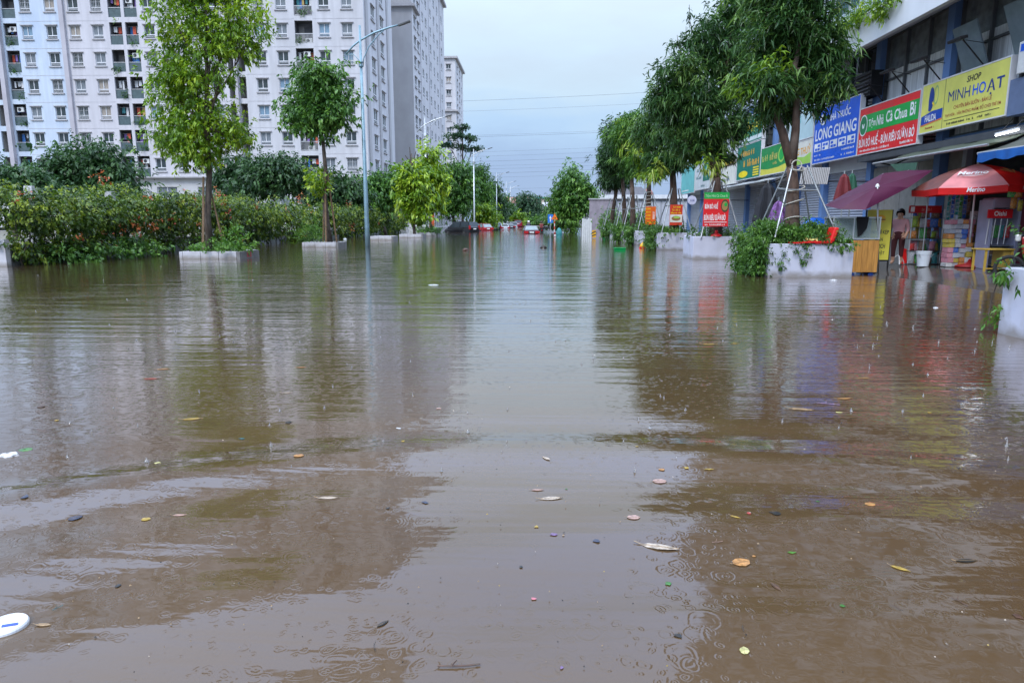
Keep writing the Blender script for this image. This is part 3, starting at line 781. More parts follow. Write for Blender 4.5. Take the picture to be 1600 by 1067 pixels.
while y < 82:
    r = rngd.uniform(0.65, 0.9); bl.append((-15.9 + rngd.uniform(-0.15, 0.35), y, rngd.uniform(1.55, 1.8), r * 0.95, r * 1.2, r * 0.9))
    if rngd.random() < 0.75: bl.append((-15.75 + rngd.uniform(-0.1, 0.25), y + 0.3, rngd.uniform(0.5, 0.95), r * 0.6, r * 0.9, r * 0.7))
    if rngd.random() < 0.5: bl.append((-16.4 + rngd.uniform(-0.3, 0.2), y + 0.2, rngd.uniform(2.15, 2.5), r * 0.6, r * 0.7, r * 0.4))
    y += rngd.uniform(0.38, 0.6) * (1 + (y - 20) / 70)
near = [b for b in bl if b[1] < 40]; farb = [b for b in bl if b[1] >= 40]
kw = dict(droop=0.5, inner=0.4, rough=0.2, tint_c=0.43, tint_r=0.28, zmin=0.03)
foliage('foliage', hb, near, 9500, LEAF_HEDGE, L=0.125, W=0.08, per=6, seed=3, **kw)
foliage('foliage', hb, farb, 6000, LEAF_HEDGE, L=0.19, W=0.12, per=6, seed=4, **kw)
trail = [(-14.9 + rngd.uniform(-0.4, 0.3), 21.5 + q, rngd.uniform(0.1, 0.35), 0.55, 0.5, 0.3) for q in np.arange(0.2, 4.4, 0.6)]
foliage('trailing_vine', hb, trail, 420, LEAF_MID, L=0.15, W=0.09, per=6, seed=6, zmin=0.02, droop=0.5)
fl = [(b[0] + 0.5 + 0.12, b[1] + rngd.uniform(-0.3, 0.3), b[2] + rngd.uniform(-0.6, 0.5), 0.16, 0.25, 0.26) for b in near if rngd.random() < 0.34]
fl += [(b[0] + 0.5, b[1], b[2] + rngd.uniform(-0.2, 0.6), 0.2, 0.3, 0.25) for b in farb if rngd.random() < 0.15]
foliage('flowers', hb, fl, 420, FLOWER, L=0.10, W=0.07, per=4, seed=8, droop=0.3, zmin=0.3)
mb = MB()
for q in range(46):
    y = 20.6 + q * 0.62 + rngd.uniform(-0.2, 0.2)
    mb.tube(wobble((-15.8 + rngd.uniform(-0.2, 0.2), y, -0.3), (-15.95 + rngd.uniform(-0.2, 0.2), y + rngd.uniform(-0.5, 0.5), 1.5), 5, 0.12, rngd), 0.022, 5)
mb.build('stems', BARK_D, hb)

# low kerb planters with their plants, stakes and street trees
def low_planter(label, x0, x1, y0, y1, top, dark_end=True, sticker=False):
    t = thing('kerb_planter', label, 'planter', ((x0 + x1) / 2, (y0 + y1) / 2, -0.5), 'low planters along the left kerb')
    th = 0.12
    n = 3; w = (x1 - x0) / n
    for i in range(n):                       # precast front and back slabs
        for ya in (y0, y1 - th):
            mb = MB(); mb.box(x0 + i * w + 0.006, x0 + (i + 1) * w - 0.006, ya, ya + th, -0.5, top); mb.build('slab', CONC_L, t, bevel=0.008)
    for xa in (x0 - 0.004 - th, x1 + 0.004):
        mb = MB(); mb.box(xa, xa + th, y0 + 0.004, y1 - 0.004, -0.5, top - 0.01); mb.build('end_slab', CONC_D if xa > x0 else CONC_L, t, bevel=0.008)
    mb = MB(); mb.box(x0, x1, y0 + th + 0.002, y1 - th - 0.002, -0.5, top - 0.06); mb.build('soil', SOIL, t)
    return t
def stakes(label, c, h, spread, r, m, parent=None):
    t = thing('tree_stakes', label, 'tree support', (c[0], c[1], c[2]))
    for k in range(3):
        a = k * 2.09 + 0.5
        mb = MB(); mb.tube([(c[0] + math.cos(a) * spread, c[1] + math.sin(a) * spread, c[2]), (c[0] + math.cos(a) * 0.09, c[1] + math.sin(a) * 0.09, c[2] + h)], r, 7); mb.build('stake', m, t)
    return t
pA = low_planter('low concrete planter under the tall lime-green tree, with a small red sticker', -12.55, -10.6, 24.15, 25.9, 0.27)
mb = MB(); Fq = Frame((-10.47, 24.2, 0), (0, 1, 0))
mb = MB(); mb.box(-10.474, -10.47, 24.75, 25.15, 0.04, 0.22); mb.box(-10.469, -10.466, 24.88, 25.02, 0.08, 0.19, 1); mb.build('sticker', [mat('sticker_red', (0.45, 0.08, 0.08)), mat('sticker_ink', (0.05, 0.03, 0.04))], pA)
foliage('ground_cover', pA, [(-12.0, 25.0, 0.35, 0.5, 0.6, 0.2), (-11.4, 24.8, 0.35, 0.6, 0.6, 0.25), (-10.95, 25.0, 0.4, 0.35, 0.5, 0.25), (-10.85, 24.9, 0.85, 0.3, 0.3, 0.3)], 420, LEAF_GRASS, L=0.13, W=0.07, per=6, seed=21, zmin=0.25)
pB = low_planter('low concrete planter round the leaning round-headed tree', -11.72, -10.1, 34.8, 36.4, 0.27)
pC = low_planter('low concrete planter beside the base of the tallest lamp post', -11.2, -9.85, 47.35, 49.0, 0.30)
pD = low_planter('low concrete planter at the foot of the slender lime-green tree', -10.6, -8.95, 54.5, 56.2, 0.30)
pE = low_planter('low concrete planter with a clump of green plants beside the slender lime tree', -10.3, -8.6, 60.5, 62.2, 0.32)
foliage('ground_cover', pE, [(-9.5, 61.2, 0.55, 0.9, 0.6, 0.4)], 260, LEAF_MID, L=0.2, W=0.1, per=6, seed=23, zmin=0.3)
foliage('ground_cover', pB, [(-11.5, 35.6, 0.5, 0.25, 0.5, 0.4)], 60, LEAF_GRASS, L=0.5, W=0.03, per=8, seed=24, zmin=0.25, droop=0.2, upw=1.4)

# tall street tree with two tiers of lime-green foliage
Y = 24.9
blA = pix_blobs([(330, 60, 52, 48), (278, 40, 36, 42, 0.4), (372, 30, 34, 34, -0.3), (300, -10, 44, 40), (345, -30, 50, 34, 0.3), (385, 70, 16, 26, -0.3), (262, 95, 24, 30, 0.2), (275, 150, 34, 40, 0.3), (300, 118, 30, 20),
                 (290, 200, 38, 30, -0.2), (345, 195, 36, 34, 0.3), (320, 165, 32, 26), (365, 220, 14, 24, 0.2), (305, 232, 46, 24), (270, 225, 18, 22, 0.3), (345, 120, 18, 18, -0.6)], Y)
tA = tree('street_tree', 'tall street tree with two tiers of lime-green leaves, nearest on the left', at_y(329, 396, Y), at_y(322, -20, Y), blA, 3100, LEAF_LIME, BARK_D, r0=0.128, seed=31, L=0.17, W=0.075, per=8, limb_from=0.5,
          crown_kw=dict(droop=0.45, inner=0.2, rough=0.3, upw=0.05, spread=1.0, tint_c=0.44, tint_r=0.26, clump=13, spray=1.8))
c = at_y(329, 396, Y)
stakes('three timber stakes propping the tall lime-green tree', (c.x, c.y, 0.2), 2.7, 0.5, 0.032, BAMBOO)
# leaning round-headed tree
Y = 35.6
blB = pix_blobs([(496, 140, 40, 34), (468, 168, 27, 30, 0.3), (528, 165, 26, 36, -0.3), (485, 118, 28, 20), (515, 120, 26, 18), (500, 185, 34, 22, -0.4), (465, 195, 18, 14), (515, 216, 20, 12, 0.4)], Y)
tB = tree('street_tree', 'leaning street tree with a single round dark green head', at_y(516, 385, Y), at_y(500, 150, Y), blB, 2000, LEAF_MID, BARK_D, r0=0.17, seed=33, L=0.20, W=0.12, per=6, limb_from=0.78,
          trunk_pts=[at_y(516, 392, Y), at_y(511, 350, Y), at_y(507, 310, Y), at_y(509, 270, Y), at_y(505, 225, Y), at_y(500, 195, Y), at_y(498, 140, Y)], crown_kw=dict(droop=0.6, inner=0.3, rough=0.15, tint_c=0.45, tint_r=0.26))
foliage('shoot_leaves', tB, pix_blobs([(497, 280, 10, 24)], Y), 130, LEAF_LIME, L=0.24, W=0.11, per=5, seed=35)
c = at_y(514, 385, Y)
stakes('dark timber stakes tied round the leaning round-headed tree', (c.x, c.y, 0.2), 3.6, 0.42, 0.045, BAMBOO)
# bare dead-topped tree and slender lime trees further along
Y = 55.3
blD = pix_blobs([(640, 270, 13, 12), (648, 288, 16, 16), (640, 312, 14, 14), (650, 330, 15, 12), (632, 288, 8, 8), (655, 308, 9, 10)], Y)
tD = tree('street_tree', 'slender lime-green street tree with a bare dead branch at its top', at_y(648, 372, Y), at_y(643, 240, Y), blD, 900, LEAF_LIME, BARK_D, r0=0.13, seed=41, L=0.36, W=0.17, per=6, limb_from=0.3, crown_kw=dict(droop=0.5, inner=0.3, tint_c=0.5))
mb = MB()
for e in ((633, 243), (650, 236), (640, 230)): mb.tube([at_y(643, 258, Y), at_y((643 + e[0]) / 2, 250, Y), at_y(*e, Y)], [0.07, 0.05, 0.025], 5)
mb.build('dead_branch', BARK_D, tD)
Y = 61.2
blE = pix_blobs([(668, 242, 15, 14), (664, 265, 20, 16), (678, 285, 16, 18), (662, 300, 15, 16), (676, 315, 12, 12)], Y)
tree('street_tree', 'tufted lime-green street tree in front of the grey-fronted block', at_y(675, 368, Y), at_y(668, 240, Y), blE, 900, LEAF_LIME, BARK_D, r0=0.13, seed=43, L=0.38, W=0.17, per=6, limb_from=0.3, crown_kw=dict(droop=0.5, inner=0.3, tint_c=0.52))

# trees down the left pavement
far_left = [
    ('broad green tree behind the black parked van', 97, (712, 366), [(700, 290, 20, 24), (715, 270, 22, 18), (692, 312, 16, 20), (720, 305, 20, 24), (733, 285, 12, 20), (708, 325, 22, 14)], 2300, LEAF_MID, 0.40),
    ('green tree leaning over the row of parked cars beside the third lamp post', 110, (738, 364), [(746, 275, 14, 20), (752, 298, 15, 22), (740, 312, 12, 18), (756, 318, 10, 14)], 1300, LEAF_MID, 0.42),
    ('low lime-green tree behind the red parked car', 100, (752, 366), [(756, 332, 15, 13), (765, 342, 11, 9), (748, 345, 11, 9)], 800, LEAF_LIME, 0.36),
    ('darker green tree behind the fourth lamp post', 144, (768, 361), [(768, 296, 12, 13), (774, 312, 12, 16), (762, 314, 10, 14), (780, 328, 10, 13)], 1200, LEAF_DARK, 0.5),
    ('mid-green tree near the far end of the parked row', 155, (790, 358), [(786, 318, 9, 12), (794, 328, 10, 12), (800, 340, 8, 8)], 800, LEAF_MID, 0.55),
    ('small lime-green tree at the far end of the parked row', 150, (812, 359), [(811, 339, 6, 7), (806, 346, 6, 5)], 300, LEAF_LIME, 0.5),
]
for i, (lab, Y, b, bl, n, lm, L) in enumerate(far_left):
    base = at_y(*b, Y); base.z = 0.0
    tree('roadside_tree', lab, base, at_y(bl[0][0], bl[0][1], Y), pix_blobs(bl, Y), n, lm, BARK_D, r0=0.2, seed=50 + i, L=L, W=L * 0.5, per=6, limb_from=0.3, crown_kw=dict(droop=0.5, inner=0.3, rough=0.22, tint_c=0.42))
# tiered umbrella-shaped tree
Y = 106
blT = pix_blobs([(722, 199, 12, 3), (714, 213, 19, 3), (736, 217, 13, 3), (703, 228, 12, 3), (740, 232, 13, 3), (722, 230, 8, 2, 2)], Y, 1.0)
tree('tiered_tree', 'umbrella-shaped tree with flat leaf tiers standing against the far block', Vector((at_y(723, 360, Y).x, Y, 0)), at_y(723, 200, Y), blT, 520, LEAF_FAR, BARK_D, r0=0.2, seed=61, L=0.36, W=0.2, per=6, limb_from=0.55, crown_kw=dict(droop=0.15, inner=0.2, spray=0.9, rough=0.1))

# trees between the hedge and the first block
behind = [
    ('bushy dark green tree behind the hedge at the far left', 44, (135, 330), [(115, 262, 38, 30), (155, 258, 34, 34), (140, 290, 50, 22), (185, 275, 26, 26), (90, 280, 24, 24)], 2300, LEAF_DARK, 0.34),
    ('low green shrub tree behind the hedge at the left edge', 40, (20, 330), [(15, 285, 34, 20), (50, 290, 28, 18), (-20, 278, 30, 26)], 1100, LEAF_DARK, 0.32),
    ('spreading dark tree with pale blossoms behind the hedge', 52, (439, 330), [(420, 272, 34, 22), (455, 278, 28, 24), (400, 290, 26, 18), (440, 258, 24, 14)], 1500, LEAF_DARK, 0.34),
    ('thin dark tree behind the hedge next to the lime-green tree', 55, (372, 330), [(350, 275, 20, 20), (380, 262, 22, 20), (370, 290, 26, 14)], 800, LEAF_DARK, 0.34),
    ('rounded dark green tree behind the leaning street tree', 62, (535, 345), [(530, 295, 26, 22), (545, 310, 26, 16), (505, 305, 20, 20), (480, 292, 14, 24)], 1500, LEAF_DARK, 0.38),
    ('dense green tree behind the tallest lamp post', 70, (602, 350), [(590, 290, 24, 20), (615, 285, 22, 18), (605, 308, 34, 20), (575, 312, 20, 16)], 1800, LEAF_MID, 0.38),
]
for i, (lab, Y, b, bl, n, lm, L) in enumerate(behind):
    base = at_y(*b, Y); base.z = 0.15
    tree('garden_tree', lab, base, at_y(bl[0][0], bl[0][1], Y), pix_blobs(bl, Y), n, lm, BARK_D, r0=0.17, seed=70 + i, L=L, W=L * 0.5, per=6, limb_from=0.3, crown_kw=dict(droop=0.5, inner=0.3, rough=0.28, tint_c=0.4))
def palm(label, base, h, seed, n=15, fl=2.4):
    rg = random.Random(seed)
    t = thing('palm_tree', label, 'palm tree', base)
    b = Vector(base); mb = MB(); top = b + Vector((0.1, 0, h))
    mb.tube(wobble(b - Vector((0, 0, 0.2)), top, 5, 0.05, rg), [0.2, 0.18, 0.16, 0.15, 0.13], 8); mb.build('trunk', BARK_G, t, smooth=True)
    for k in range(n):
        a = k * 2.4; el = rg.uniform(0.2, 1.3)
        fm = MB(); pts = []
        for i in range(7):
            q = i / 6; rr = q * fl * math.cos(el * (1 - q * 0.5)); zz = q * fl * math.sin(el) - q * q * fl * 0.75
            pts.append(top + Vector((math.cos(a) * rr, math.sin(a) * rr, zz)))
        fm.tube(pts, [0.03] * 4 + [0.02, 0.015, 0.008], 4)
        sd = Vector((-math.sin(a), math.cos(a), 0))
        for i in range(1, 22):
            q = i / 22 * 6; j = min(int(q), 5); p = pts[j].lerp(pts[j + 1], q - j); tv = (pts[j + 1] - pts[j]).normalized()
            ll = fl * 0.3 * math.sin(math.pi * (0.12 + 0.85 * i / 22))
            for s in (-1, 1):
                e = p + (sd * s * 0.8 + tv * 0.7).normalized() * ll - Vector((0, 0, ll * 0.35))
                fm.poly([p - tv * 0.035, p + tv * 0.035, e])
        fm.build('frond', mat('palm_leaf', (0.045, 0.10, 0.04), rough=0.45, var=0.4, scale=2), t)
    return t
for lab, px, py, Y, h, sd in (('feathery palm behind the hedge, left of the pair of palms', 190, 300, 48, 2.6, 1), ('small palm behind the hedge, just left of the tall lime-green tree', 282, 300, 50, 2.4, 2)):
    c = at_y(px, py, Y); palm(lab, (c.x, c.y, 0.15), h, sd)

# street lamps
def lamp_head(mb, tip, d, s):
    d = Vector(d).normalized()
    sd = d.cross(Vector((0, 0, 1))).normalized(); u = sd.cross(d)
    mb.add([tip + d * (a * s) + sd * (b * s) + u * (c_ * s) for a, b, c_ in ((-0.35, -0.10, 0.05), (-0.35, 0.10, 0.05), (0.30, 0.13, 0.05), (0.30, -0.13, 0.05), (-0.35, -0.08, -0.06), (-0.35, 0.08, -0.06), (0.30, 0.10, -0.03), (0.30, -0.10, -0.03))],
           [(0, 1, 2, 3), (7, 6, 5, 4), (0, 4, 5, 1), (1, 5, 6, 2), (2, 6, 7, 3), (3, 7, 4, 0)])
def street_lamp(label, x, y, top, m):
    t = thing('street_lamp', label, 'street lamp', (x, y, -0.5), 'street lamps along the left kerb')
    mb = MB(); mb.tube([(x, y, -0.5), (x, y, 1.0), (x, y, top)], [0.13, 0.12, 0.055], 12); mb.build('pole', m, t, smooth=True)
    mb = MB(); mb.lathe([(0.22, 0), (0.22, 0.35), (0.15, 0.45)], (x, y, -0.5), 12); mb.build('base', m, t)
    z = top
    arm = [Vector((x - 0.75, y, z - 1.35)), Vector((x - 0.35, y, z - 0.95)), Vector((x, y, z - 0.7)), Vector((x + 0.7, y, z - 0.35)), Vector((x + 1.5, y, z - 0.1)), Vector((x + 1.95, y, z))]
    mb = MB(); mb.tube(arm, [0.035, 0.045, 0.05, 0.05, 0.045, 0.04], 8); mb.build('arm', m, t, smooth=True)
    mb = MB(); mb.tube([(x + 0.09, y, z - 1.95), (x + 0.14, y, z - 1.55), (x + 0.42, y, z - 1.0), (x + 0.95, y, z - 0.42), (x + 1.2, y, z - 0.24)], 0.028, 7)
    mb.tube([(x - 0.09, y, z - 1.95), (x - 0.12, y, z - 1.6), (x - 0.35, y, z - 1.35), (x - 0.75, y, z - 1.37)], 0.022, 6); mb.build('brace', m, t, smooth=True)
    mb = MB()
    for zz in (z - 1.95, z - 1.75): mb.lathe([(0.12, 0), (0.12, 0.05)], (x, y, zz), 10)
    mb.build('collar', m, t)
    mb = MB(); lamp_head(mb, Vector((x + 2.25, y, z + 0.08)), (1, 0, 0.28), 1.0); mb.build('lamp_head', mat('lamp_head_grey', (0.16, 0.17, 0.18), rough=0.5, metal=0.3), t, bevel=0.02)
    return t
for lab, px, Y, ytop, m in (('tallest nearest street lamp with curved arm beside the leaning tree', 573, 35.7, 40, STEEL_B), ('second street lamp rising behind the slender lime-green trees', 667, 66, 183, STEEL), ('third street lamp beside the parked black van', 741, 94.5, 233, STEEL),
                            ('fourth street lamp above the row of parked cars', 776, 139, 270, STEEL), ('fifth distant street lamp along the street', 791, 175, 284, STEEL), ('farthest small street lamp along the street', 797.5, 196, 291, STEEL)):
    c = at_y(px, 345, Y); street_lamp(lab, c.x, Y, at_y(px, ytop, Y).z, m)
# ------------------------------------------------------------------ cars in the water
def car_paint(n, c): return mat('car_paint_' + n, c, rough=0.28, var=0.05, scale=1.5, coat=0.6)
CGLASS = mat('car_glass', (0.02, 0.03, 0.035), rough=0.05, var=0.1, spec=0.8)
CGLASS_L = mat('car_glass_pale', (0.16, 0.22, 0.24), rough=0.08, var=0.2, spec=0.8)
TAIL = mat('tail_light_red', (0.42, 0.015, 0.02), rough=0.2, var=0.1)
PLATE = mat('number_plate', (0.75, 0.75, 0.72), rough=0.4, var=0.03)
TYRE = mat('tyre', (0.02, 0.02, 0.02), rough=0.8)
CHROME = mat('chrome', (0.6, 0.6, 0.6), rough=0.15, metal=0.9)
def car(label, loc, rz, paint, kind='sedan', sink=0.55, group='cars parked along the left kerb', glass=CGLASS, cat='car', front_out=False):
    """local: y forward, x right; built as lofted cross-sections"""
    t = thing('parked_car' if group and 'parked' in group else 'car', label, cat, (0, 0, 0), group)
    if kind == 'sedan':
        L, Wd, prof = 4.4, 0.86, [(-2.2, 0.62, 0.78), (-2.15, 0.30, 0.98), (-1.5, 0.22, 1.02), (-0.9, 0.2, 1.0), (0.7, 0.2, 0.98), (1.5, 0.22, 0.90), (2.05, 0.28, 0.78), (2.2, 0.45, 0.62)]
        roof = [(-1.75, 1.0), (-1.05, 1.40), (-0.2, 1.46), (0.45, 1.40), (1.25, 0.95)]
    elif kind == 'van':
        L, Wd, prof = 4.6, 0.92, [(-2.3, 0.5, 1.02), (-2.25, 0.3, 1.08), (-1.2, 0.22, 1.08), (0.6, 0.22, 1.05), (1.5, 0.24, 0.98), (2.1, 0.28, 0.82), (2.3, 0.45, 0.66)]
        roof = [(-2.2, 1.05), (-2.0, 1.64), (-1.0, 1.72), (0.3, 1.68), (0.75, 1.55), (1.55, 1.0)]
    else:
        L, Wd, prof = 3.7, 0.82, [(-1.85, 0.5, 0.92), (-1.8, 0.3, 0.98), (-0.9, 0.2, 1.0), (0.6, 0.2, 0.97), (1.2, 0.22, 0.90), (1.7, 0.28, 0.76), (1.85, 0.42, 0.62)]
        roof = [(-1.78, 0.97), (-1.35, 1.42), (-0.5, 1.50), (0.2, 1.44), (1.0, 0.94)]
    body = MB(); secs = []
    for y, z0, z1 in prof:
        e = 1 - 0.18 * (abs(y) / (L / 2)) ** 4
        zb = (z0 + z1) / 2
        secs.append([(-Wd * 0.9 * e, y, z0), (-Wd * e, y, z0 + 0.12), (-Wd * e, y, zb + 0.08), (-Wd * 0.93 * e, y, z1 - 0.02), (-Wd * 0.80 * e, y, z1), (Wd * 0.80 * e, y, z1), (Wd * 0.93 * e, y, z1 - 0.02), (Wd * e, y, zb + 0.08), (Wd * e, y, z0 + 0.12), (Wd * 0.9 * e, y, z0)])
    n = 10
    vs = [p for s_ in secs for p in s_]
    fs = [(i * n + k, i * n + (k + 1) % n, (i + 1) * n + (k + 1) % n, (i + 1) * n + k) for i in range(len(secs) - 1) for k in range(n)]
    fs += [tuple(reversed(range(n))), tuple(range((len(secs) - 1) * n, len(secs) * n))]
    body.add(vs, fs)
    b = body.build('body', paint, t, smooth=False, local=True)
    bv = b.modifiers.new('bevel', 'BEVEL'); bv.width = 0.05; bv.segments = 2; bv.limit_method = 'ANGLE'; bv.angle_limit = 0.5
    # cabin: pillars and roof in paint, windows slightly proud panes
    cab = MB(); gl = MB()
    zb = roof[0][1]; m = len(roof)
    rows = []
    for i, (y, z) in enumerate(roof):
        w = Wd * (0.86 if z < 1.1 else 0.70)
        rows.append((y, z, w))
    vs = []
    for y, z, w in rows: vs += [(-w, y, z), (w, y, z), (-Wd * 0.86, y, 0.95), (Wd * 0.86, y, 0.95)]
    fs = []
    for i in range(m - 1):
        a = 4 * i; c = 4 * (i + 1)
        fs += [(a, a + 1, c + 1, c), (a, c, c + 2, a + 2), (a + 1, a + 3, c + 3, c + 1)]
    cab.add(vs, fs)
    cab.build('cabin', paint, t, local=True)
    def pane(q, inset=0.1, push=0.012):
        q = [Vector(p) for p in q]; c = sum(q, Vector()) / len(q); nrm = (q[1] - q[0]).cross(q[-1] - q[0]).normalized()
        if nrm.dot(c - Vector((0, c.y * 0.5, 1.0))) < 0: nrm = -nrm
        gl.poly([p.lerp(c, inset) + nrm * push for p in q])
    R = rows
    pane([(-R[0][2], R[0][0], R[0][1]), (R[0][2], R[0][0], R[0][1]), (R[1][2], R[1][0], R[1][1]), (-R[1][2], R[1][0], R[1][1])])
    pane([(-R[-2][2], R[-2][0], R[-2][1]), (R[-2][2], R[-2][0], R[-2][1]), (R[-1][2], R[-1][0], R[-1][1]), (-R[-1][2], R[-1][0], R[-1][1])])
    for s_ in (-1, 1):
        ym = (R[1][0] + R[-2][0]) / 2
        zt = R[2][1] - 0.05
        for ya, yb in ((R[1][0] - 0.25, ym - 0.05), (ym + 0.05, R[-2][0] + 0.3)):
            lo = 1.0
            q = [(s_ * Wd * 0.855, ya, lo), (s_ * Wd * 0.855, yb, lo), (s_ * Wd * 0.72, min(yb, R[-2][0]), zt), (s_ * Wd * 0.72, max(ya, R[1][0] + 0.02), zt)]
            pane(q, 0.06, 0.02)
    gl.build('window', glass, t, local=True)
    yb = prof[0][0]
    for s_ in (-1, 1):
        tl = MB()
        if kind == 'van': tl.box(s_ * 0.66, s_ * 0.84, yb - 0.03, yb + 0.12, 0.80, 1.25)
        else: tl.box(s_ * 0.36, s_ * 0.82, yb - 0.03, yb + 0.10, 0.66, 0.92)
        tl.build('tail_light', TAIL, t, local=True, bevel=0.01)
        hl = MB(); hl.box(s_ * 0.45, s_ * 0.74, -yb - 0.22, -yb - 0.02, 0.62, 0.74); hl.build('headlight', mat('headlight_glass', (0.6, 0.6, 0.58), rough=0.1), t, local=True, bevel=0.02)
        mr = MB(); mr.box(s_ * (Wd + 0.02), s_ * (Wd + 0.18), R[-1][0] - 0.45, R[-1][0] - 0.32, 0.98, 1.12); mr.build('mirror', paint, t, local=True, bevel=0.03)
        for y in (-L * 0.3, L * 0.31):
            wh = MB(); wh.tube([(s_ * (Wd - 0.18), y, 0.31), (s_ * (Wd + 0.015), y, 0.31)], 0.31, 18); o = wh.build('wheel', TYRE, t, local=True)
            rm = MB(); rm.tube([(s_ * (Wd + 0.0), y, 0.31), (s_ * (Wd + 0.025), y, 0.31)], 0.19, 14); rm.build('rim', CHROME, o, local=True)
    pl = MB(); zp = 0.72 if kind != 'van' else 0.80
    pl.box(-0.22, 0.22, yb - 0.035, yb - 0.005, zp, zp + 0.13); pl.build('number_plate', PLATE, t, local=True)
    t.location = (loc[0], loc[1], -sink); t.rotation_euler = (0, 0, rz)
    return t
BLACK = car_paint('black', (0.008, 0.008, 0.010)); RED = car_paint('red', (0.26, 0.012, 0.016)); SILVER = car_paint('silver', (0.45, 0.46, 0.47)); WHITE = car_paint('white', (0.75, 0.75, 0.75)); BLUE = car_paint('blue', (0.03, 0.10, 0.26)); DARK = car_paint('dark_grey', (0.03, 0.033, 0.04))
G = 'cars parked along the left kerb'
def car_at(label, px, Y, rz, paint, kind='sedan', **k):
    c = at_y(px, 345, Y); return car(label, (c.x, Y), rz, paint, kind, **k)
car_at('black van parked at an angle, nearest of the flooded cars on the left', 721, 82, math.radians(48), BLACK, 'van', sink=0.45)
car_at('red hatchback parked just behind the black van', 752, 94, math.radians(35), RED, 'hatch', sink=0.5, glass=CGLASS_L)
car_at('black car parked between the red hatchback and the blue bin', 766, 103, math.radians(25), BLACK, 'van', sink=0.6, glass=CGLASS_L)
car_at('white car parked after the blue bin', 782, 116, math.radians(30), WHITE, 'hatch', sink=0.6)
car_at('dark grey car parked after the white car', 792, 126, math.radians(25), DARK, 'sedan', sink=0.5)
car_at('silver car parked before the crimson van', 799, 138, math.radians(15), SILVER, 'van', sink=0.6)
car_at('crimson van parked far down the left row', 806, 150, math.radians(15), car_paint('crimson', (0.35, 0.02, 0.05)), 'van', sink=0.2)
car_at('small dark red car at the far end of the left row', 812, 163, math.radians(10), RED, 'van', sink=0.2)
car('dark saloon with red tail lights stranded in the middle of the flooded street', (at_y(829, 345, 74).x, 74), math.radians(4), car_paint('dark_maroon', (0.05, 0.008, 0.012)), 'sedan', sink=0.62, group=None, glass=CGLASS_L)
car('dark car crossing the far end of the street on the right', (at_y(868, 345, 118).x, 118), math.radians(78), DARK, 'sedan', sink=0.42, group=None, glass=CGLASS_L)
c = at_y(776, 357, 108)
t = thing('waste_bin', 'blue wheeled bin standing between parked cars', 'bin', (c.x, 108, -0.3))
mb = MB(); mb.add([(c.x + a * s, 108 + b * s2, z) for z, s, s2 in ((-0.3, 0.5, 0.3), (0.85, 0.62, 0.4)) for a, b in ((-1, -1), (1, -1), (1, 1), (-1, 1))], [(0, 3, 2, 1), (4, 5, 6, 7), (0, 1, 5, 4), (1, 2, 6, 5), (2, 3, 7, 6), (3, 0, 4, 7)]); mb.build('bin_body', mat('bin_blue', (0.03, 0.14, 0.30), rough=0.5), t, bevel=0.03)
mb = MB(); mb.box(c.x - 0.66, c.x + 0.66, 107.56, 108.44, 0.853, 0.95); mb.build('lid', mat('bin_lid', (0.02, 0.10, 0.24), rough=0.5), t, bevel=0.03)

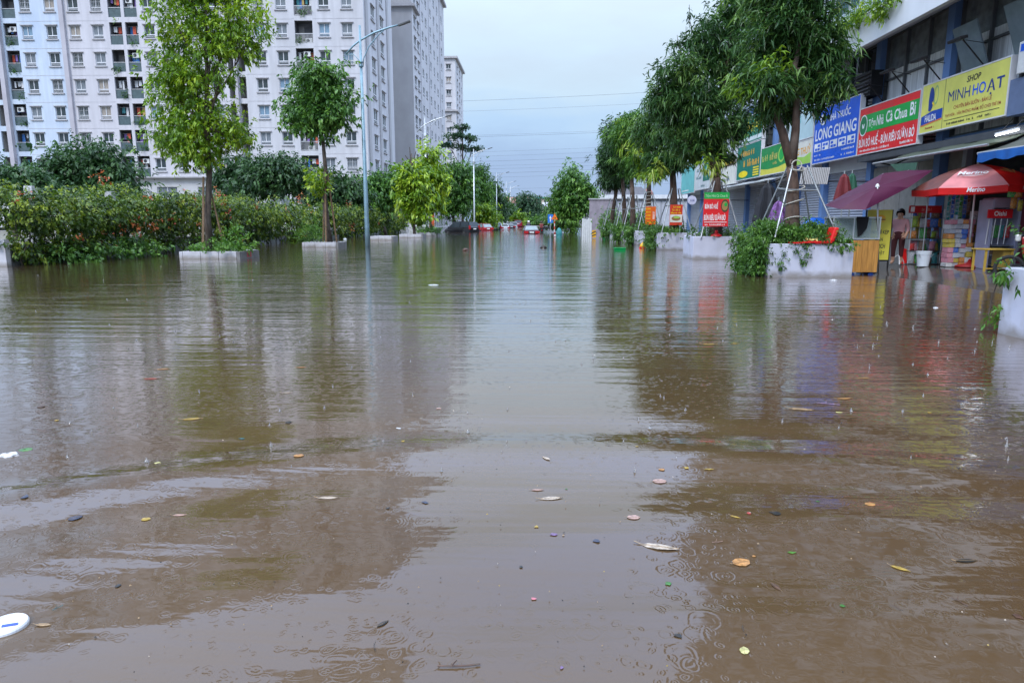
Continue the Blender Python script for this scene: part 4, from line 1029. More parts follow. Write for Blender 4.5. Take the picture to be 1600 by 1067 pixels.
# ------------------------------------------------------------------ people
SKIN = mat('skin', (0.42, 0.24, 0.16), rough=0.55, var=0.05)
HAIR = mat('hair_black', (0.012, 0.010, 0.010), rough=0.5)
def person(label, loc, rz, joints, shirt, trousers, hair=True, helmet=None, waist=0.95, cuff=0.2, name='person', sleeve=0.3):
    """one continuous skinned body; joints: dict name->(x,y,z), local y forward"""
    J = joints
    order = ['pelvis', 'waist', 'chest', 'neck', 'head', 'crown', 'shL', 'elL', 'wrL', 'pmL', 'shR', 'elR', 'wrR', 'pmR', 'hiL', 'knL', 'anL', 'toL', 'hiR', 'knR', 'anR', 'toR']
    rad = dict(pelvis=(0.16, 0.12), waist=(0.14, 0.105), chest=(0.165, 0.115), neck=(0.055, 0.055), head=(0.082, 0.095), crown=(0.072, 0.085), sh=(0.07, 0.07), el=(0.045, 0.045), wr=(0.030, 0.026), pm=(0.038, 0.022), hi=(0.10, 0.10), kn=(0.065, 0.065), an=(0.042, 0.045), to=(0.04, 0.03))
    edges = [('pelvis', 'waist'), ('waist', 'chest'), ('chest', 'neck'), ('neck', 'head'), ('head', 'crown')]
    for s_ in 'LR': edges += [('chest', 'sh' + s_), ('sh' + s_, 'el' + s_), ('el' + s_, 'wr' + s_), ('wr' + s_, 'pm' + s_), ('pelvis', 'hi' + s_), ('hi' + s_, 'kn' + s_), ('kn' + s_, 'an' + s_), ('an' + s_, 'to' + s_)]
    verts = [Vector(J[k]) for k in order]; rads = [rad.get(k) or rad[k[:2]] for k in order]
    ed = [(order.index(a), order.index(b)) for a, b in edges]
    for s_ in 'LR':
        w, pm = Vector(J['wr' + s_]), Vector(J['pm' + s_]); d = (pm - w).normalized(); sd = d.cross(Vector((0, 1, 0.2))).normalized(); ip = order.index('pm' + s_)
        for q, (o_, ln) in enumerate(((-0.030, 0.062), (-0.010, 0.075), (0.010, 0.07), (0.030, 0.055))):
            k0 = len(verts); a = pm + sd * o_ + d * 0.03; verts += [a, a + d * ln * 0.5, a + d * ln + Vector((0, 0.015, 0))]; rads += [(0.011, 0.011), (0.010, 0.010), (0.008, 0.008)]
            ed += [(ip, k0), (k0, k0 + 1), (k0 + 1, k0 + 2)]
        k0 = len(verts); a = w.lerp(pm, 0.6) + Vector((0, 0.03, 0)); verts += [a + d * 0.02 + Vector((0, 0.02, 0)), a + d * 0.055 + Vector((0, 0.03, 0))]; rads += [(0.012, 0.012), (0.009, 0.009)]
        ed += [(order.index('wr' + s_), k0), (k0, k0 + 1)]
    me = bpy.data.meshes.new('body'); me.from_pydata(verts, ed, [])
    o = bpy.data.objects.new('body', me); COL.objects.link(o)
    sk = o.modifiers.new('skin', 'SKIN'); sk.use_smooth_shade = True
    ss = o.modifiers.new('sub', 'SUBSURF'); ss.levels = 2; ss.render_levels = 2
    lay = me.skin_vertices[0].data if me.skin_vertices else None
    if lay is None:
        bpy.context.view_layer.update(); lay = me.skin_vertices.new().data if hasattr(me.skin_vertices, 'new') else me.skin_vertices[0].data
    for i, r in enumerate(rads): lay[i].radius = r; lay[i].use_root = (i == 0)
    bpy.context.view_layer.update()
    bm_ = bpy.data.meshes.new_from_object(o.evaluated_get(bpy.context.evaluated_depsgraph_get()))
    bpy.data.objects.remove(o)
    for m_ in (SKIN, shirt, trousers): bm_.materials.clear() if False else bm_.materials.append(m_)
    zc = J['neck'][2] - 0.03
    wl_ = Vector(J['wrL']), Vector(J['wrR'])
    for p in bm_.polygons:
        c = p.center
        hand = min((c - w).length for w in wl_) < 0.13
        head = c.z > zc and abs(c.x - J['neck'][0]) < 0.13
        p.material_index = 0 if (hand or head or c.z < cuff) else (1 if c.z > waist else 2)
        p.use_smooth = True
    t = thing(name, label, 'person', (0, 0, 0))
    link_mesh('body', bm_, t)
    hd = Vector(J['head']); cw = Vector(J['crown'])
    f = MB()
    for s_ in (-1, 1): f.lathe([(0.002, -0.010), (0.011, -0.004), (0.011, 0.004), (0.002, 0.010)], (hd.x + s_ * 0.032, hd.y + 0.088, hd.z + 0.012), 8)
    f.box(hd.x - 0.022, hd.x + 0.022, hd.y + 0.086, hd.y + 0.096, hd.z - 0.062, hd.z - 0.052, 1)
    f.build('face_features', [HAIR, mat('lips', (0.35, 0.10, 0.09))], t, local=True)
    f = MB(); f.add([(hd.x - 0.014, hd.y + 0.088, hd.z - 0.03), (hd.x + 0.014, hd.y + 0.088, hd.z - 0.03), (hd.x, hd.y + 0.116, hd.z - 0.028), (hd.x, hd.y + 0.09, hd.z + 0.015)], [(0, 1, 2), (0, 2, 3), (1, 3, 2)]); f.build('nose', SKIN, t, local=True)
    cap = MB(); R = [(0.100, -0.06), (0.108, 0.0), (0.100, 0.06), (0.075, 0.11), (0.03, 0.135)]
    if helmet is not None: R = [(r + 0.035, z + (0.02 if z > 0 else 0)) for r, z in R]
    cap.lathe(R, (hd.x, hd.y - 0.022, hd.z + 0.03), 16)
    if helmet is None:
        kp = [i for i, f_ in enumerate(cap.f) if not (sum(cap.v[q][1] for q in f_) / len(f_) > hd.y + 0.015 and sum(cap.v[q][2] for q in f_) / len(f_) < hd.z + 0.062) and len(f_) < 10]
        cap.f = [cap.f[i] for i in kp]; cap.m = [0] * len(kp)
    cap.build('helmet' if helmet is not None else 'hair', helmet if helmet is not None else HAIR, t, smooth=True, local=True)
    t.location = loc; t.rotation_euler = (0, 0, rz)
    return t
def stand(h=1.55):
    k = h / 1.65
    J = dict(pelvis=(0, 0, 0.90), waist=(0, 0, 1.05), chest=(0, 0.01, 1.25), neck=(0, 0.01, 1.40), head=(0, 0.03, 1.52), crown=(0, 0.02, 1.58))
    for s_, n in ((-1, 'L'), (1, 'R')):
        J.update({'sh' + n: (s_ * 0.19, 0.0, 1.32), 'el' + n: (s_ * 0.25, 0.02, 1.06), 'wr' + n: (s_ * 0.22, 0.18, 0.88), 'pm' + n: (s_ * 0.20, 0.25, 0.84), 'hi' + n: (s_ * 0.10, 0, 0.86), 'kn' + n: (s_ * 0.11, 0.03, 0.47), 'an' + n: (s_ * 0.11, -0.02, 0.08), 'to' + n: (s_ * 0.13, 0.14, 0.03)})
    return {a: tuple(x * k for x in b) for a, b in J.items()}
def ride():
    J = dict(pelvis=(0, -0.1, 0.92), waist=(0, -0.08, 1.06), chest=(0, 0.0, 1.28), neck=(0, 0.04, 1.43), head=(0, 0.07, 1.55), crown=(0, 0.06, 1.61))
    for s_, n in ((-1, 'L'), (1, 'R')):
        J.update({'sh' + n: (s_ * 0.19, 0.02, 1.36), 'el' + n: (s_ * 0.27, 0.2, 1.16), 'wr' + n: (s_ * 0.28, 0.42, 1.10), 'pm' + n: (s_ * 0.28, 0.49, 1.09), 'hi' + n: (s_ * 0.11, -0.06, 0.88), 'kn' + n: (s_ * 0.2, 0.32, 0.78), 'an' + n: (s_ * 0.19, 0.2, 0.36), 'to' + n: (s_ * 0.19, 0.34, 0.33)})
    return J
def motorbike(label, loc, rz, paint, lean=0.0):
    t = thing('motorbike', label, 'motorbike', (0, 0, 0))
    for y in (-0.62, 0.64):
        w = MB(); pts = [(0, y + 0.26 * math.cos(a), 0.29 + 0.26 * math.sin(a)) for a in np.linspace(0, 2 * math.pi, 19)]
        w.tube(pts, 0.04, 7, cap=False); o = w.build('wheel', TYRE, t, local=True)
        h = MB(); h.tube([(-0.06, y, 0.29), (0.06, y, 0.29)], 0.06, 8)
        for k in range(6): h.tube([(0, y, 0.29), (0, y + 0.24 * math.cos(k * 1.047), 0.29 + 0.24 * math.sin(k * 1.047))], 0.012, 4)
        h.build('rim', CHROME, o, local=True)
    b = MB(); b.prism([(-0.10, -0.75, 0.62), (-0.10, -0.35, 0.45), (-0.10, 0.12, 0.38), (-0.10, 0.42, 0.55), (-0.10, 0.50, 0.98), (-0.10, 0.40, 0.98), (-0.10, 0.25, 0.62), (-0.10, -0.1, 0.66), (-0.10, -0.85, 0.78)], (0.20, 0, 0)); b.build('fairing', paint, t, local=True, bevel=0.03)
    s_ = MB(); s_.box(-0.12, 0.12, -0.72, 0.08, 0.77, 0.85); s_.build('seat', TYRE, t, local=True, bevel=0.03)
    h = MB(); h.tube([(-0.33, 0.42, 1.06), (-0.2, 0.48, 1.02), (0.2, 0.48, 1.02), (0.33, 0.42, 1.06)], 0.02, 7); h.tube([(0, 0.47, 1.02), (0, 0.62, 0.3)], 0.035, 7); h.build('handlebar', DARKM, t, local=True)
    h = MB(); h.box(-0.09, 0.09, 0.5, 0.6, 0.88, 1.03); h.build('headlight', mat('headlight_glass', (0.6, 0.6, 0.58)), t, local=True, bevel=0.03)
    h = MB(); h.box(-0.07, 0.07, -0.92, -0.86, 0.66, 0.75); h.build('tail_light', TAIL, t, local=True, bevel=0.01)
    t.location = loc; t.rotation_euler = (lean, 0, rz)
    return t
c = at_y(826, 345, 84)
motorbike('dark motorbike ridden away just beyond the dark saloon', (c.x, 84, -0.38), 0, DARK)
person('person in dark clothes and white helmet riding a motorbike beyond the dark saloon', (c.x, 84, -0.38), 0, ride(), mat('jacket_navy', (0.03, 0.04, 0.07), rough=0.8), mat('trousers_black', (0.015, 0.015, 0.018), rough=0.9), helmet=mat('helmet_white', (0.75, 0.75, 0.75), rough=0.2))
c = at_y(846, 345, 78)
motorbike('dark motorbike passing on the right of the dark saloon', (c.x, 78.5, -0.42), 0.05, BLACK)
person('person in dark red jacket riding a motorbike to the right of the dark saloon', (c.x, 78.5, -0.42), 0.05, ride(), mat('jacket_dark_red', (0.14, 0.02, 0.02), rough=0.8), mat('trousers_black', (0.015, 0.015, 0.018)), helmet=mat('helmet_dark', (0.05, 0.03, 0.03), rough=0.25))

# ------------------------------------------------------------------ far end of the street
def far_house(label, x0, x1, y0, y1, z1, wall, roofm, pitched=True, storeys=2, tank=False):
    t = thing('house', label, 'house', ((x0 + x1) / 2, y0, 0.12))
    F = Frame((0, y0, 0), (1, 0, 0)); op = []
    n = max(2, int((x1 - x0) / 3.2))
    for k in range(n):
        u = x0 + (k + 0.5) * (x1 - x0) / n
        for s_ in range(storeys):
            zc = 0.12 + (s_ + 0.55) * (z1 / storeys); op.append((u - 0.7, u + 0.7, zc - 0.8, zc + 0.7))
    mb = MB(); facade(F, x0, x1, 0.12, z1, op, mb)
    mb.poly([(x0, y1, 0.12), (x0, y0, 0.12), (x0, y0, z1), (x0, y1, z1)]); mb.poly([(x1, y0, 0.12), (x1, y1, 0.12), (x1, y1, z1), (x1, y0, z1)]); mb.poly([(x1, y1, 0.12), (x0, y1, 0.12), (x0, y1, z1), (x1, y1, z1)])
    mb.build('wall', wall, t)
    for a, b, c_, d in op:
        w = MB(); F.box(w, a, b, c_, d, -0.22, -0.17); F.box(w, (a + b) / 2 - 0.05, (a + b) / 2 + 0.05, c_, d, -0.168, -0.1, 1); w.build('window', [GLASS[0], FRAME_W], t)
    r = MB()
    if pitched: r.prism([(x0 - 0.6, y0 - 0.7, z1 + 0.003), (x0 - 0.6, y1 + 0.5, z1 + 0.003), (x0 - 0.6, (y0 + y1) / 2, z1 + 2.2)], (x1 - x0 + 1.2, 0, 0))
    else: r.box(x0 - 0.5, x1 + 0.5, y0 - 0.6, y1 + 0.4, z1 + 0.003, z1 + 0.35)
    r.build('roof', roofm, t)
    if tank:
        k = MB(); k.lathe([(0.7, 0), (0.75, 0.2), (0.75, 1.5), (0.3, 1.8)], ((x0 + x1) / 2, (y0 + y1) / 2, z1 + 0.36), 12); k.build('water_tank', STEEL, t)
    return t
WALLY = mat('far_wall_cream', (0.55, 0.47, 0.38), rough=0.85, var=0.1); WALLG = mat('far_wall_grey', (0.40, 0.40, 0.42), rough=0.85, var=0.1); WALLW = mat('far_wall_white', (0.62, 0.62, 0.63), rough=0.85, var=0.08)
ROOFG = mat('far_roof_green', (0.03, 0.22, 0.18), rough=0.6, var=0.2); ROOFS = mat('far_roof_grey', (0.36, 0.36, 0.40), rough=0.7, var=0.15); ROOFR = mat('far_roof_red', (0.34, 0.12, 0.09), rough=0.7, var=0.2)
far_house('cream house with a green roof at the far end of the street', 0.5, 5.0, 232, 242, 8.6, WALLY, ROOFG, False, 3)
far_house('grey house with a sloping grey roof at the far end of the street', 3.0, 11.5, 205, 216, 4.6, WALLG, ROOFS, True, 2)
far_house('white house with a flat roof and water tank behind the grey-roofed house', 5.6, 12.0, 246, 256, 9.0, WALLW, ROOFS, False, 3, True)
far_house('low house with a red roof left of the green-roofed house', -10.0, -2.0, 235, 246, 7.2, WALLW, ROOFR, True, 2)
far_house('low white house with a red roof beyond the warehouse on the right', 22, 36, 215, 228, 9.0, WALLW, ROOFR, True, 2)
def far_tree(lab, Y, b, bl, n, lm, L, sd, nm='distant_tree'):
    base = at_y(*b, Y); base.z = 0.0
    return tree(nm, lab, base, at_y(bl[0][0], bl[0][1], Y), pix_blobs(bl, Y), n, lm, BARK_D, r0=0.25, seed=sd, L=L, W=L * 0.5, per=6, limb_from=0.3, crown_kw=dict(droop=0.5, inner=0.3, rough=0.25, tint_c=0.45))
far_tree('distant blue-green tree left of the green-roofed house', 185, (822, 355), [(820, 315, 10, 10), (832, 325, 11, 14), (815, 332, 12, 12), (842, 338, 8, 8), (828, 340, 16, 8)], 1500, LEAF_FAR, 0.8, 91)
far_tree('low bright green bush mass at the far end of the street', 178, (845, 356), [(840, 346, 12, 5), (855, 344, 10, 5), (826, 347, 10, 4)], 500, LEAF_GRASS, 0.6, 92, 'distant_bush')
far_tree('bushy tree standing alone behind the orange warning sign', 72, (893, 366), [(893, 282, 14, 24), (905, 296, 20, 24), (880, 305, 16, 18), (893, 320, 26, 22), (915, 310, 14, 20), (872, 326, 14, 14), (890, 335, 20, 10)], 3200, LEAF_MID, 0.30, 93, 'roadside_tree')
far_tree('dark bushy tree lower left of the lone roadside tree', 80, (875, 363), [(872, 330, 13, 14), (882, 340, 16, 12), (868, 345, 8, 8)], 900, LEAF_DARK, 0.34, 94, 'roadside_tree')
c = at_y(893, 368, 71)
pb = thing('shrub', 'green shrub at the foot of the lone roadside tree', 'shrub', (c.x, 71, -0.3)); foliage('leaves', pb, [(c.x, 71, 0.4, 0.55, 0.5, 0.75)], 220, LEAF_GRASS, L=0.3, W=0.08, per=6, seed=95, zmin=0.02, upw=0.8)
mb = MB()
for k in range(5): mb.tube([(c.x, 71, -0.3), (c.x + rngd.uniform(-0.4, 0.4), 71, 0.8)], 0.02, 5)
mb.build('stems', BARK_D, pb)
# white barred fence on the left pavement
fn = thing('white_fence', 'white barred fence behind the black parked van', 'fence', (-15.5, 86, 0))
for k, y in enumerate(np.arange(84.0, 150, 2.2)):
    mb = MB(); mb.box(-15.62, -15.38, y, y + 0.22, -0.2, 2.35); mb.build('post', FRAME_W, fn)
for z in (0.3, 2.1):
    mb = MB(); mb.box(-15.55, -15.45, 84, 150, z, z + 0.12); mb.build('rail', FRAME_W, fn)
for y in np.arange(84.55, 150, 0.55):
    mb = MB(); mb.box(-15.53, -15.47, y, y + 0.06, 0.424, 2.096); mb.build('bar', FRAME_W, fn)
# gatehouse with an orange-red board
c0 = at_y(655, 360, 78); 
gt = thing('gatehouse', 'small white gatehouse frame beside the slender lime trees', 'gatehouse', (-13.0, 78, 0))
mb = MB(); mb.box(-14.2, -11.8, 78, 80, -0.3, 0.9); mb.build('wall', mat('gate_wall', (0.62, 0.62, 0.62), rough=0.8), gt)
for x in (-14.1, -12.9, -11.9):
    mb = MB(); mb.box(x - 0.06, x + 0.06, 78.03, 78.15, 0.902, 2.3); mb.build('post', FRAME_W, gt)
mb = MB(); mb.box(-14.3, -11.7, 77.8, 80.1, 2.302, 2.42); mb.build('roof', FRAME_W, gt)
mb = MB(); mb.box(-14.0, -12.0, 79.7, 79.8, 0.902, 2.3); mb.build('window', GLASS[0], gt)
c = at_y(674.5, 342, 76)
ob = thing('notice_board', 'orange-red upright board behind the second street lamp', 'board', (c.x, 76, -0.3))
mb = MB(); mb.box(c.x - 0.28, c.x + 0.28, 75.96, 76.04, 0.6, 2.3); mb.build('panel', mat('board_orange_red', (0.62, 0.10, 0.04), rough=0.5), ob)
mb = MB(); mb.tube([(c.x, 76, -0.3), (c.x, 76, 0.6)], 0.04, 8); mb.build('post', STEEL, ob)
# traffic signs
c = at_y(887, 358, 62)
ws = thing('warning_sign', 'orange triangular warning sign on a red and white post in the water', 'road sign', (at_y(866.5, 360, 62).x, 62, -0.4))
x = at_y(866.5, 345, 62).x; s = 62 / FPX
mb = MB(); mb.tube([(x, 62, -0.4), (x, 62, 1.95)], 0.04, 10); pole = mb.build('post', mat('sign_post_white', (0.65, 0.6, 0.58)), ws)
for z in (0.1, 0.6, 1.1):
    mb = MB(); mb.lathe([(0.045, 0), (0.045, 0.25)], (x, 62, z), 10); mb.build('red_band', mat('sign_red', (0.5, 0.05, 0.03)), ws)
mb = MB(); zt = at_y(868, 338, 62).z; tri = [(x - 0.30, 61.92, zt - 0.30), (x + 0.30, 61.92, zt - 0.30), (x, 61.92, zt + 0.28)]
mb.prism(tri, (0, 0.03, 0)); mb.build('triangle', mat('sign_orange', (0.85, 0.22, 0.01), rough=0.35, var=0.05), ws)
mb = MB(); q = [Vector(p) for p in tri]; cc = sum(q, Vector()) / 3
for i in range(3):
    a, b = q[i], q[(i + 1) % 3]; mb.poly([a + Vector((0, -0.004, 0)), b + Vector((0, -0.004, 0)), b.lerp(cc, 0.2) + Vector((0, -0.004, 0)), a.lerp(cc, 0.2) + Vector((0, -0.004, 0))])
mb.build('border', mat('sign_dark_red', (0.55, 0.09, 0.02)), ws)
mb = MB(); mb.box(x - 0.09, x - 0.03, 61.912, 61.918, zt - 0.22, zt - 0.05); mb.box(x + 0.03, x + 0.09, 61.912, 61.918, zt - 0.22, zt - 0.09); mb.build('symbol', DARKM, ws)
x2 = at_y(860, 345, 63.5).x
bs = thing('direction_sign', 'blue rectangular direction sign left of the warning triangle', 'road sign', (x2, 63.5, -0.4))
mb = MB(); mb.tube([(x2, 63.5, -0.4), (x2, 63.5, 1.9)], 0.035, 8); mb.build('post', STEEL, bs)
mb = MB(); mb.box(x2 - 0.24, x2 + 0.24, 63.42, 63.45, 1.15, 1.92); mb.build('panel', mat('sign_blue', (0.02, 0.16, 0.55), rough=0.35, var=0.05), bs)
mb = MB(); mb.prism([(x2 - 0.04, 63.414, 1.25), (x2 + 0.04, 63.414, 1.25), (x2 + 0.04, 63.414, 1.55), (x2 + 0.12, 63.414, 1.55), (x2, 63.414, 1.80), (x2 - 0.12, 63.414, 1.55), (x2 - 0.04, 63.414, 1.55)], (0, -0.003, 0)); mb.build('arrow', PLATE, bs)
x3 = at_y(872, 345, 66).x
tp = thing('covered_stall', 'teal tarpaulin bundle behind the warning sign', 'tarpaulin', (x3, 66, -0.3))
mb = MB(); mb.lathe([(0.26, 0), (0.30, 0.35), (0.27, 0.65), (0.15, 0.9), (0.05, 0.98)], (x3 + 0.1, 66, -0.3), 14); mb.build('cover', mat('tarpaulin_teal', (0.03, 0.20, 0.20), rough=0.6, var=0.3, scale=4, bump=0.05), tp, smooth=True)
x4 = at_y(867.5, 345, 60).x
bo = thing('bollard', 'dark red marker bollard in the water below the warning sign', 'bollard', (x4, 60, -0.4))
mb = MB(); mb.lathe([(0.16, 0), (0.14, 0.2), (0.09, 0.3), (0.08, 0.75), (0.02, 0.8)], (x4, 60, -0.4), 10); mb.build('shaft', mat('bollard_red', (0.22, 0.04, 0.04)), bo)
mb = MB(); mb.lathe([(0.088, 0), (0.086, 0.12)], (x4, 60, 0.05), 10); mb.build('band', PLATE, bo)

# warehouse wall, hoarding and hedge on the right beyond the trees
wh = thing('warehouse', 'low grey warehouse with a pale roof edge behind the row of mango trees', 'building', (9, 78, 0))
FW_ = Frame((0, 78, 0), (1, 0, 0))
mb = MB(); facade(FW_, 7.3, 40, 0, 4.2, [], mb); mb.poly([(7.3, 110, 0), (7.3, 78, 0), (7.3, 78, 4.2), (7.3, 110, 4.2)]); mb.poly([(7.3, 78, 4.2), (40, 78, 4.2), (40, 110, 4.2), (7.3, 110, 4.2)]); mb.build('wall', mat('warehouse_grey', (0.34, 0.35, 0.38), rough=0.7, var=0.08, scale=0.8, stain=(0.26, 0.26, 0.28), stain_amt=0.4), wh)
for u in (8.6, 14.2, 19.8, 25.4):
    mb = MB(); FW_.box(mb, u, u + 5.4, 0.3, 3.5, 0.003, 0.06); mb.build('cladding_panel', mat('cladding_light', (0.42, 0.43, 0.47), rough=0.6, var=0.08), wh)
mb = MB(); FW_.box(mb, 7.1, 40, 3.75, 4.15, 0.003, 0.4); mb.build('roof_edge', mat('roof_edge_white', (0.62, 0.63, 0.64), rough=0.7), wh)
mb = MB(); mb.prism([(7.6, 79, 4.22), (13, 79, 4.22), (12, 79, 5.1), (8.2, 79, 5.1)], (0, 10, 0)); mb.build('upper_roof', mat('upper_roof_grey', (0.20, 0.20, 0.22), rough=0.8), wh)
pw = thing('brick_wall', 'mauve-grey end wall behind the white hoarding panels', 'wall', (5.6, 66, 0))
mb = MB(); mb.box(5.2, 7.4, 66, 66.25, -0.4, 3.3); mb.build('wall_panel', mat('wall_mauve', (0.26, 0.23, 0.26), rough=0.85, var=0.2, scale=2), pw)
mb = MB(); mb.box(5.1, 7.5, 65.9, 66.35, 3.303, 3.42); mb.build('coping', CONC, pw)
ho = thing('hoarding', 'white corrugated hoarding panels standing in the water on the right', 'hoarding', (4.7, 60, 0))
for k in range(5):
    x0 = at_y(909.5 + k * 3.1, 345, 60).x
    mb = MB(); mb.box(x0, x0 + 0.15, 60 + (k % 2) * 0.04, 60.05 + (k % 2) * 0.04, -0.4, 1.55 - 0.05 * (k % 3)); mb.build('panel', mat('hoarding_white', (0.60, 0.62, 0.62), rough=0.5, var=0.1), ho)
x0 = at_y(928.5, 345, 54).x
cb = thing('chevron_board', 'small yellow and black chevron board at the end of the planters', 'road sign', (x0, 54, -0.4))
mb = MB(); mb.box(x0 - 0.15, x0 + 0.15, 53.97, 54.0, 0.05, 0.62); mb.build('panel', mat('chevron_yellow', (0.75, 0.40, 0.02), rough=0.5), cb)
mb = MB()
for z in (0.12, 0.36): mb.prism([(x0 - 0.15, 53.968, z), (x0 + 0.1, 53.968, z + 0.12), (x0 + 0.15, 53.968, z + 0.12), (x0 + 0.15, 53.968, z + 0.2), (x0 + 0.1, 53.968, z + 0.2), (x0 - 0.15, 53.968, z + 0.1)], (0, -0.003, 0))
mb.build('chevrons', DARKM, cb)
mb = MB(); mb.tube([(x0, 54.02, -0.4), (x0, 54.02, 0.5)], 0.03, 8); mb.build('post', STEEL, cb)
# overhead cables
CABLE = mat('cable', (0.14, 0.16, 0.2), rough=0.6)
cab_rows = [(152, 141), (168, 158), (206, 198), (208, 201), (232, 224), (239, 231), (247, 239), (254, 247), (259, 252), (266, 258), (272, 266), (290, 286)]
for i, (ya, yb) in enumerate(cab_rows):
    a = at_y(690, ya + 2, 215); b = at_y(1060, yb - 4, 215)
    d = b - a; a = a - d * 0.6; b = b + d * 0.5
    pts = [a.lerp(b, q / 24) - Vector((0, 0, 4 * (q / 24) * (1 - q / 24) * 1.2)) for q in range(25)]
    mb = MB(); mb.tube(pts, 0.028 if i % 3 else 0.04, 5)
    nmz = ['topmost', 'second', 'third', 'fourth', 'fifth', 'sixth', 'seventh', 'eighth', 'ninth', 'tenth', 'eleventh', 'lowest'][i]
    tag(mb.build('overhead_cable', CABLE), nmz + ' of the dark overhead cables crossing the sky', 'cable', 'overhead cables across the sky')
# ------------------------------------------------------------------ shop building on the right
BLUEP = mat('paint_blue', (0.12, 0.22, 0.44), rough=0.6, var=0.12, scale=1.2, stain=(0.10, 0.16, 0.3), stain_amt=0.4)
BLUEL = mat('paint_pale_blue', (0.34, 0.42, 0.55), rough=0.7, var=0.1, scale=1.0, stain=(0.25, 0.30, 0.4), stain_amt=0.4)
WHITEP = mat('paint_white', (0.66, 0.68, 0.70), rough=0.7, var=0.06, scale=0.8, stain=(0.45, 0.46, 0.47), stain_amt=0.5, stain_scale=0.8)
SHUT = mat('shutter_steel', (0.36, 0.38, 0.43), rough=0.45, metal=0.2, var=0.1, scale=1.5)
DGLASS = mat('shop_glass_dark', (0.025, 0.035, 0.04), rough=0.06, var=0.3, spec=0.9)
CURT = mat('curtain', (0.60, 0.63, 0.64), rough=0.8, var=0.35, scale=2.5, stretch=(1, 14, 0.3))
BLACKM = mat('black_metal', (0.015, 0.015, 0.018), rough=0.5, metal=0.3)
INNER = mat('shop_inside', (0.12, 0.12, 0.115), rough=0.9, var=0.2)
SOFFIT = mat('soffit_grey', (0.46, 0.47, 0.50), rough=0.8, var=0.1, scale=0.8)
FACEX = 11.6
sb = thing('shop_building', 'tall white and blue building with shops below, on the right', 'building', (FACEX, 30, 0.05))
R = Frame((FACEX, 0, 0), (0, -1, 0))       # u = -Y, outward = -X
YE = 53.0
# pillars between the shops (ground floor and mezzanine)
for y in (12.2, 16.2, 20.5, 24.55, 28.35, 31.2, 34.4, 38.4, 44.0, 48.6, 52.6):
    mb = MB(); mb.box(FACEX - 0.12, FACEX + 0.4, y - 0.16, y + 0.16, 3.63 if y < 18 else -0.1, 7.3); mb.build('pillar', BLUEP, sb)
# bays: closed shutters beyond the open corner shop
bays = [(20.66, 24.39), (24.71, 28.19), (28.51, 31.04), (31.36, 34.24), (34.56, 38.24), (38.56, 43.84), (44.16, 48.44), (48.76, 52.44)]
for i, (a, b) in enumerate(bays):
    mb = MB(); z = 0.05
    while z < 3.1:
        mb.add([(FACEX + 0.10, a, z), (FACEX + 0.10, b, z), (FACEX + 0.07, b, z + 0.055), (FACEX + 0.07, a, z + 0.055), (FACEX + 0.10, b, z + 0.10), (FACEX + 0.10, a, z + 0.10)], [(1, 0, 3, 2), (2, 3, 5, 4)])
        z += 0.10
    mb.build('roller_shutter', SHUT if i % 3 else mat('shutter_steel_pale', (0.44, 0.46, 0.50), rough=0.5, metal=0.1, var=0.1), sb)
    mb = MB(); mb.box(FACEX + 0.02, FACEX + 0.3, a, b, 3.16, 3.62); mb.build('lintel', WHITEP, sb)
# mezzanine windows
mez = [(12.36, 16.04), (16.36, 20.34)] + bays
for i, (a, b) in enumerate(mez):
    mb = MB(); mb.box(FACEX + 0.16, FACEX + 0.2, a, b, 3.64, 7.3)
    pn = mb.build('mezzanine_window', DGLASS if i in (0, 3, 5) else mat('shop_glass_grey', (0.17, 0.20, 0.21), rough=0.08, var=0.3, spec=0.9), sb)
    mb = MB(); n = 3
    for k in range(n + 1):
        y = a + (b - a) * k / n
        mb.box(FACEX + 0.06, FACEX + 0.155, y - 0.035, y + 0.035, 3.64, 7.3)
    for z in (3.64, 5.9, 7.24): mb.box(FACEX + 0.075, FACEX + 0.15, a, b, z, z + 0.06)
    mb.build('frame', mat('mezzanine_frame', (0.10, 0.11, 0.12), rough=0.5), pn)
    if i in (1, 2, 4, 5, 7):
        mb = MB(); N_ = 22
        for k in range(N_):
            y0 = a + 0.1 + (b - a - 0.2) * k / N_; y1 = a + 0.1 + (b - a - 0.2) * (k + 1) / N_; o_ = 0.02 * (k % 2)
            mb.poly([(FACEX + 0.152 - o_ * 0.5, y0, 3.7), (FACEX + 0.152 - 0.01 + o_ * 0.5, y1, 3.7), (FACEX + 0.152 - 0.01 + o_ * 0.5, y1, 6.2), (FACEX + 0.152 - o_ * 0.5, y0, 6.2)])
        mb.build('curtain', CURT, pn)
# leaning opened panes above the corner shop
for y, h in ((17.0, 2.3), (13.4, 2.6), (19.0, 2.2)):
    mb = MB(); mb.obox((FACEX - 0.25, y, 5.3), (0.02, 0, 0.004), (0, 0.5, 0), (-0.36, 0, 1.0)); mb.build('opened_pane', mat('opened_glass', (0.16, 0.20, 0.22), rough=0.05, spec=0.9), sb)
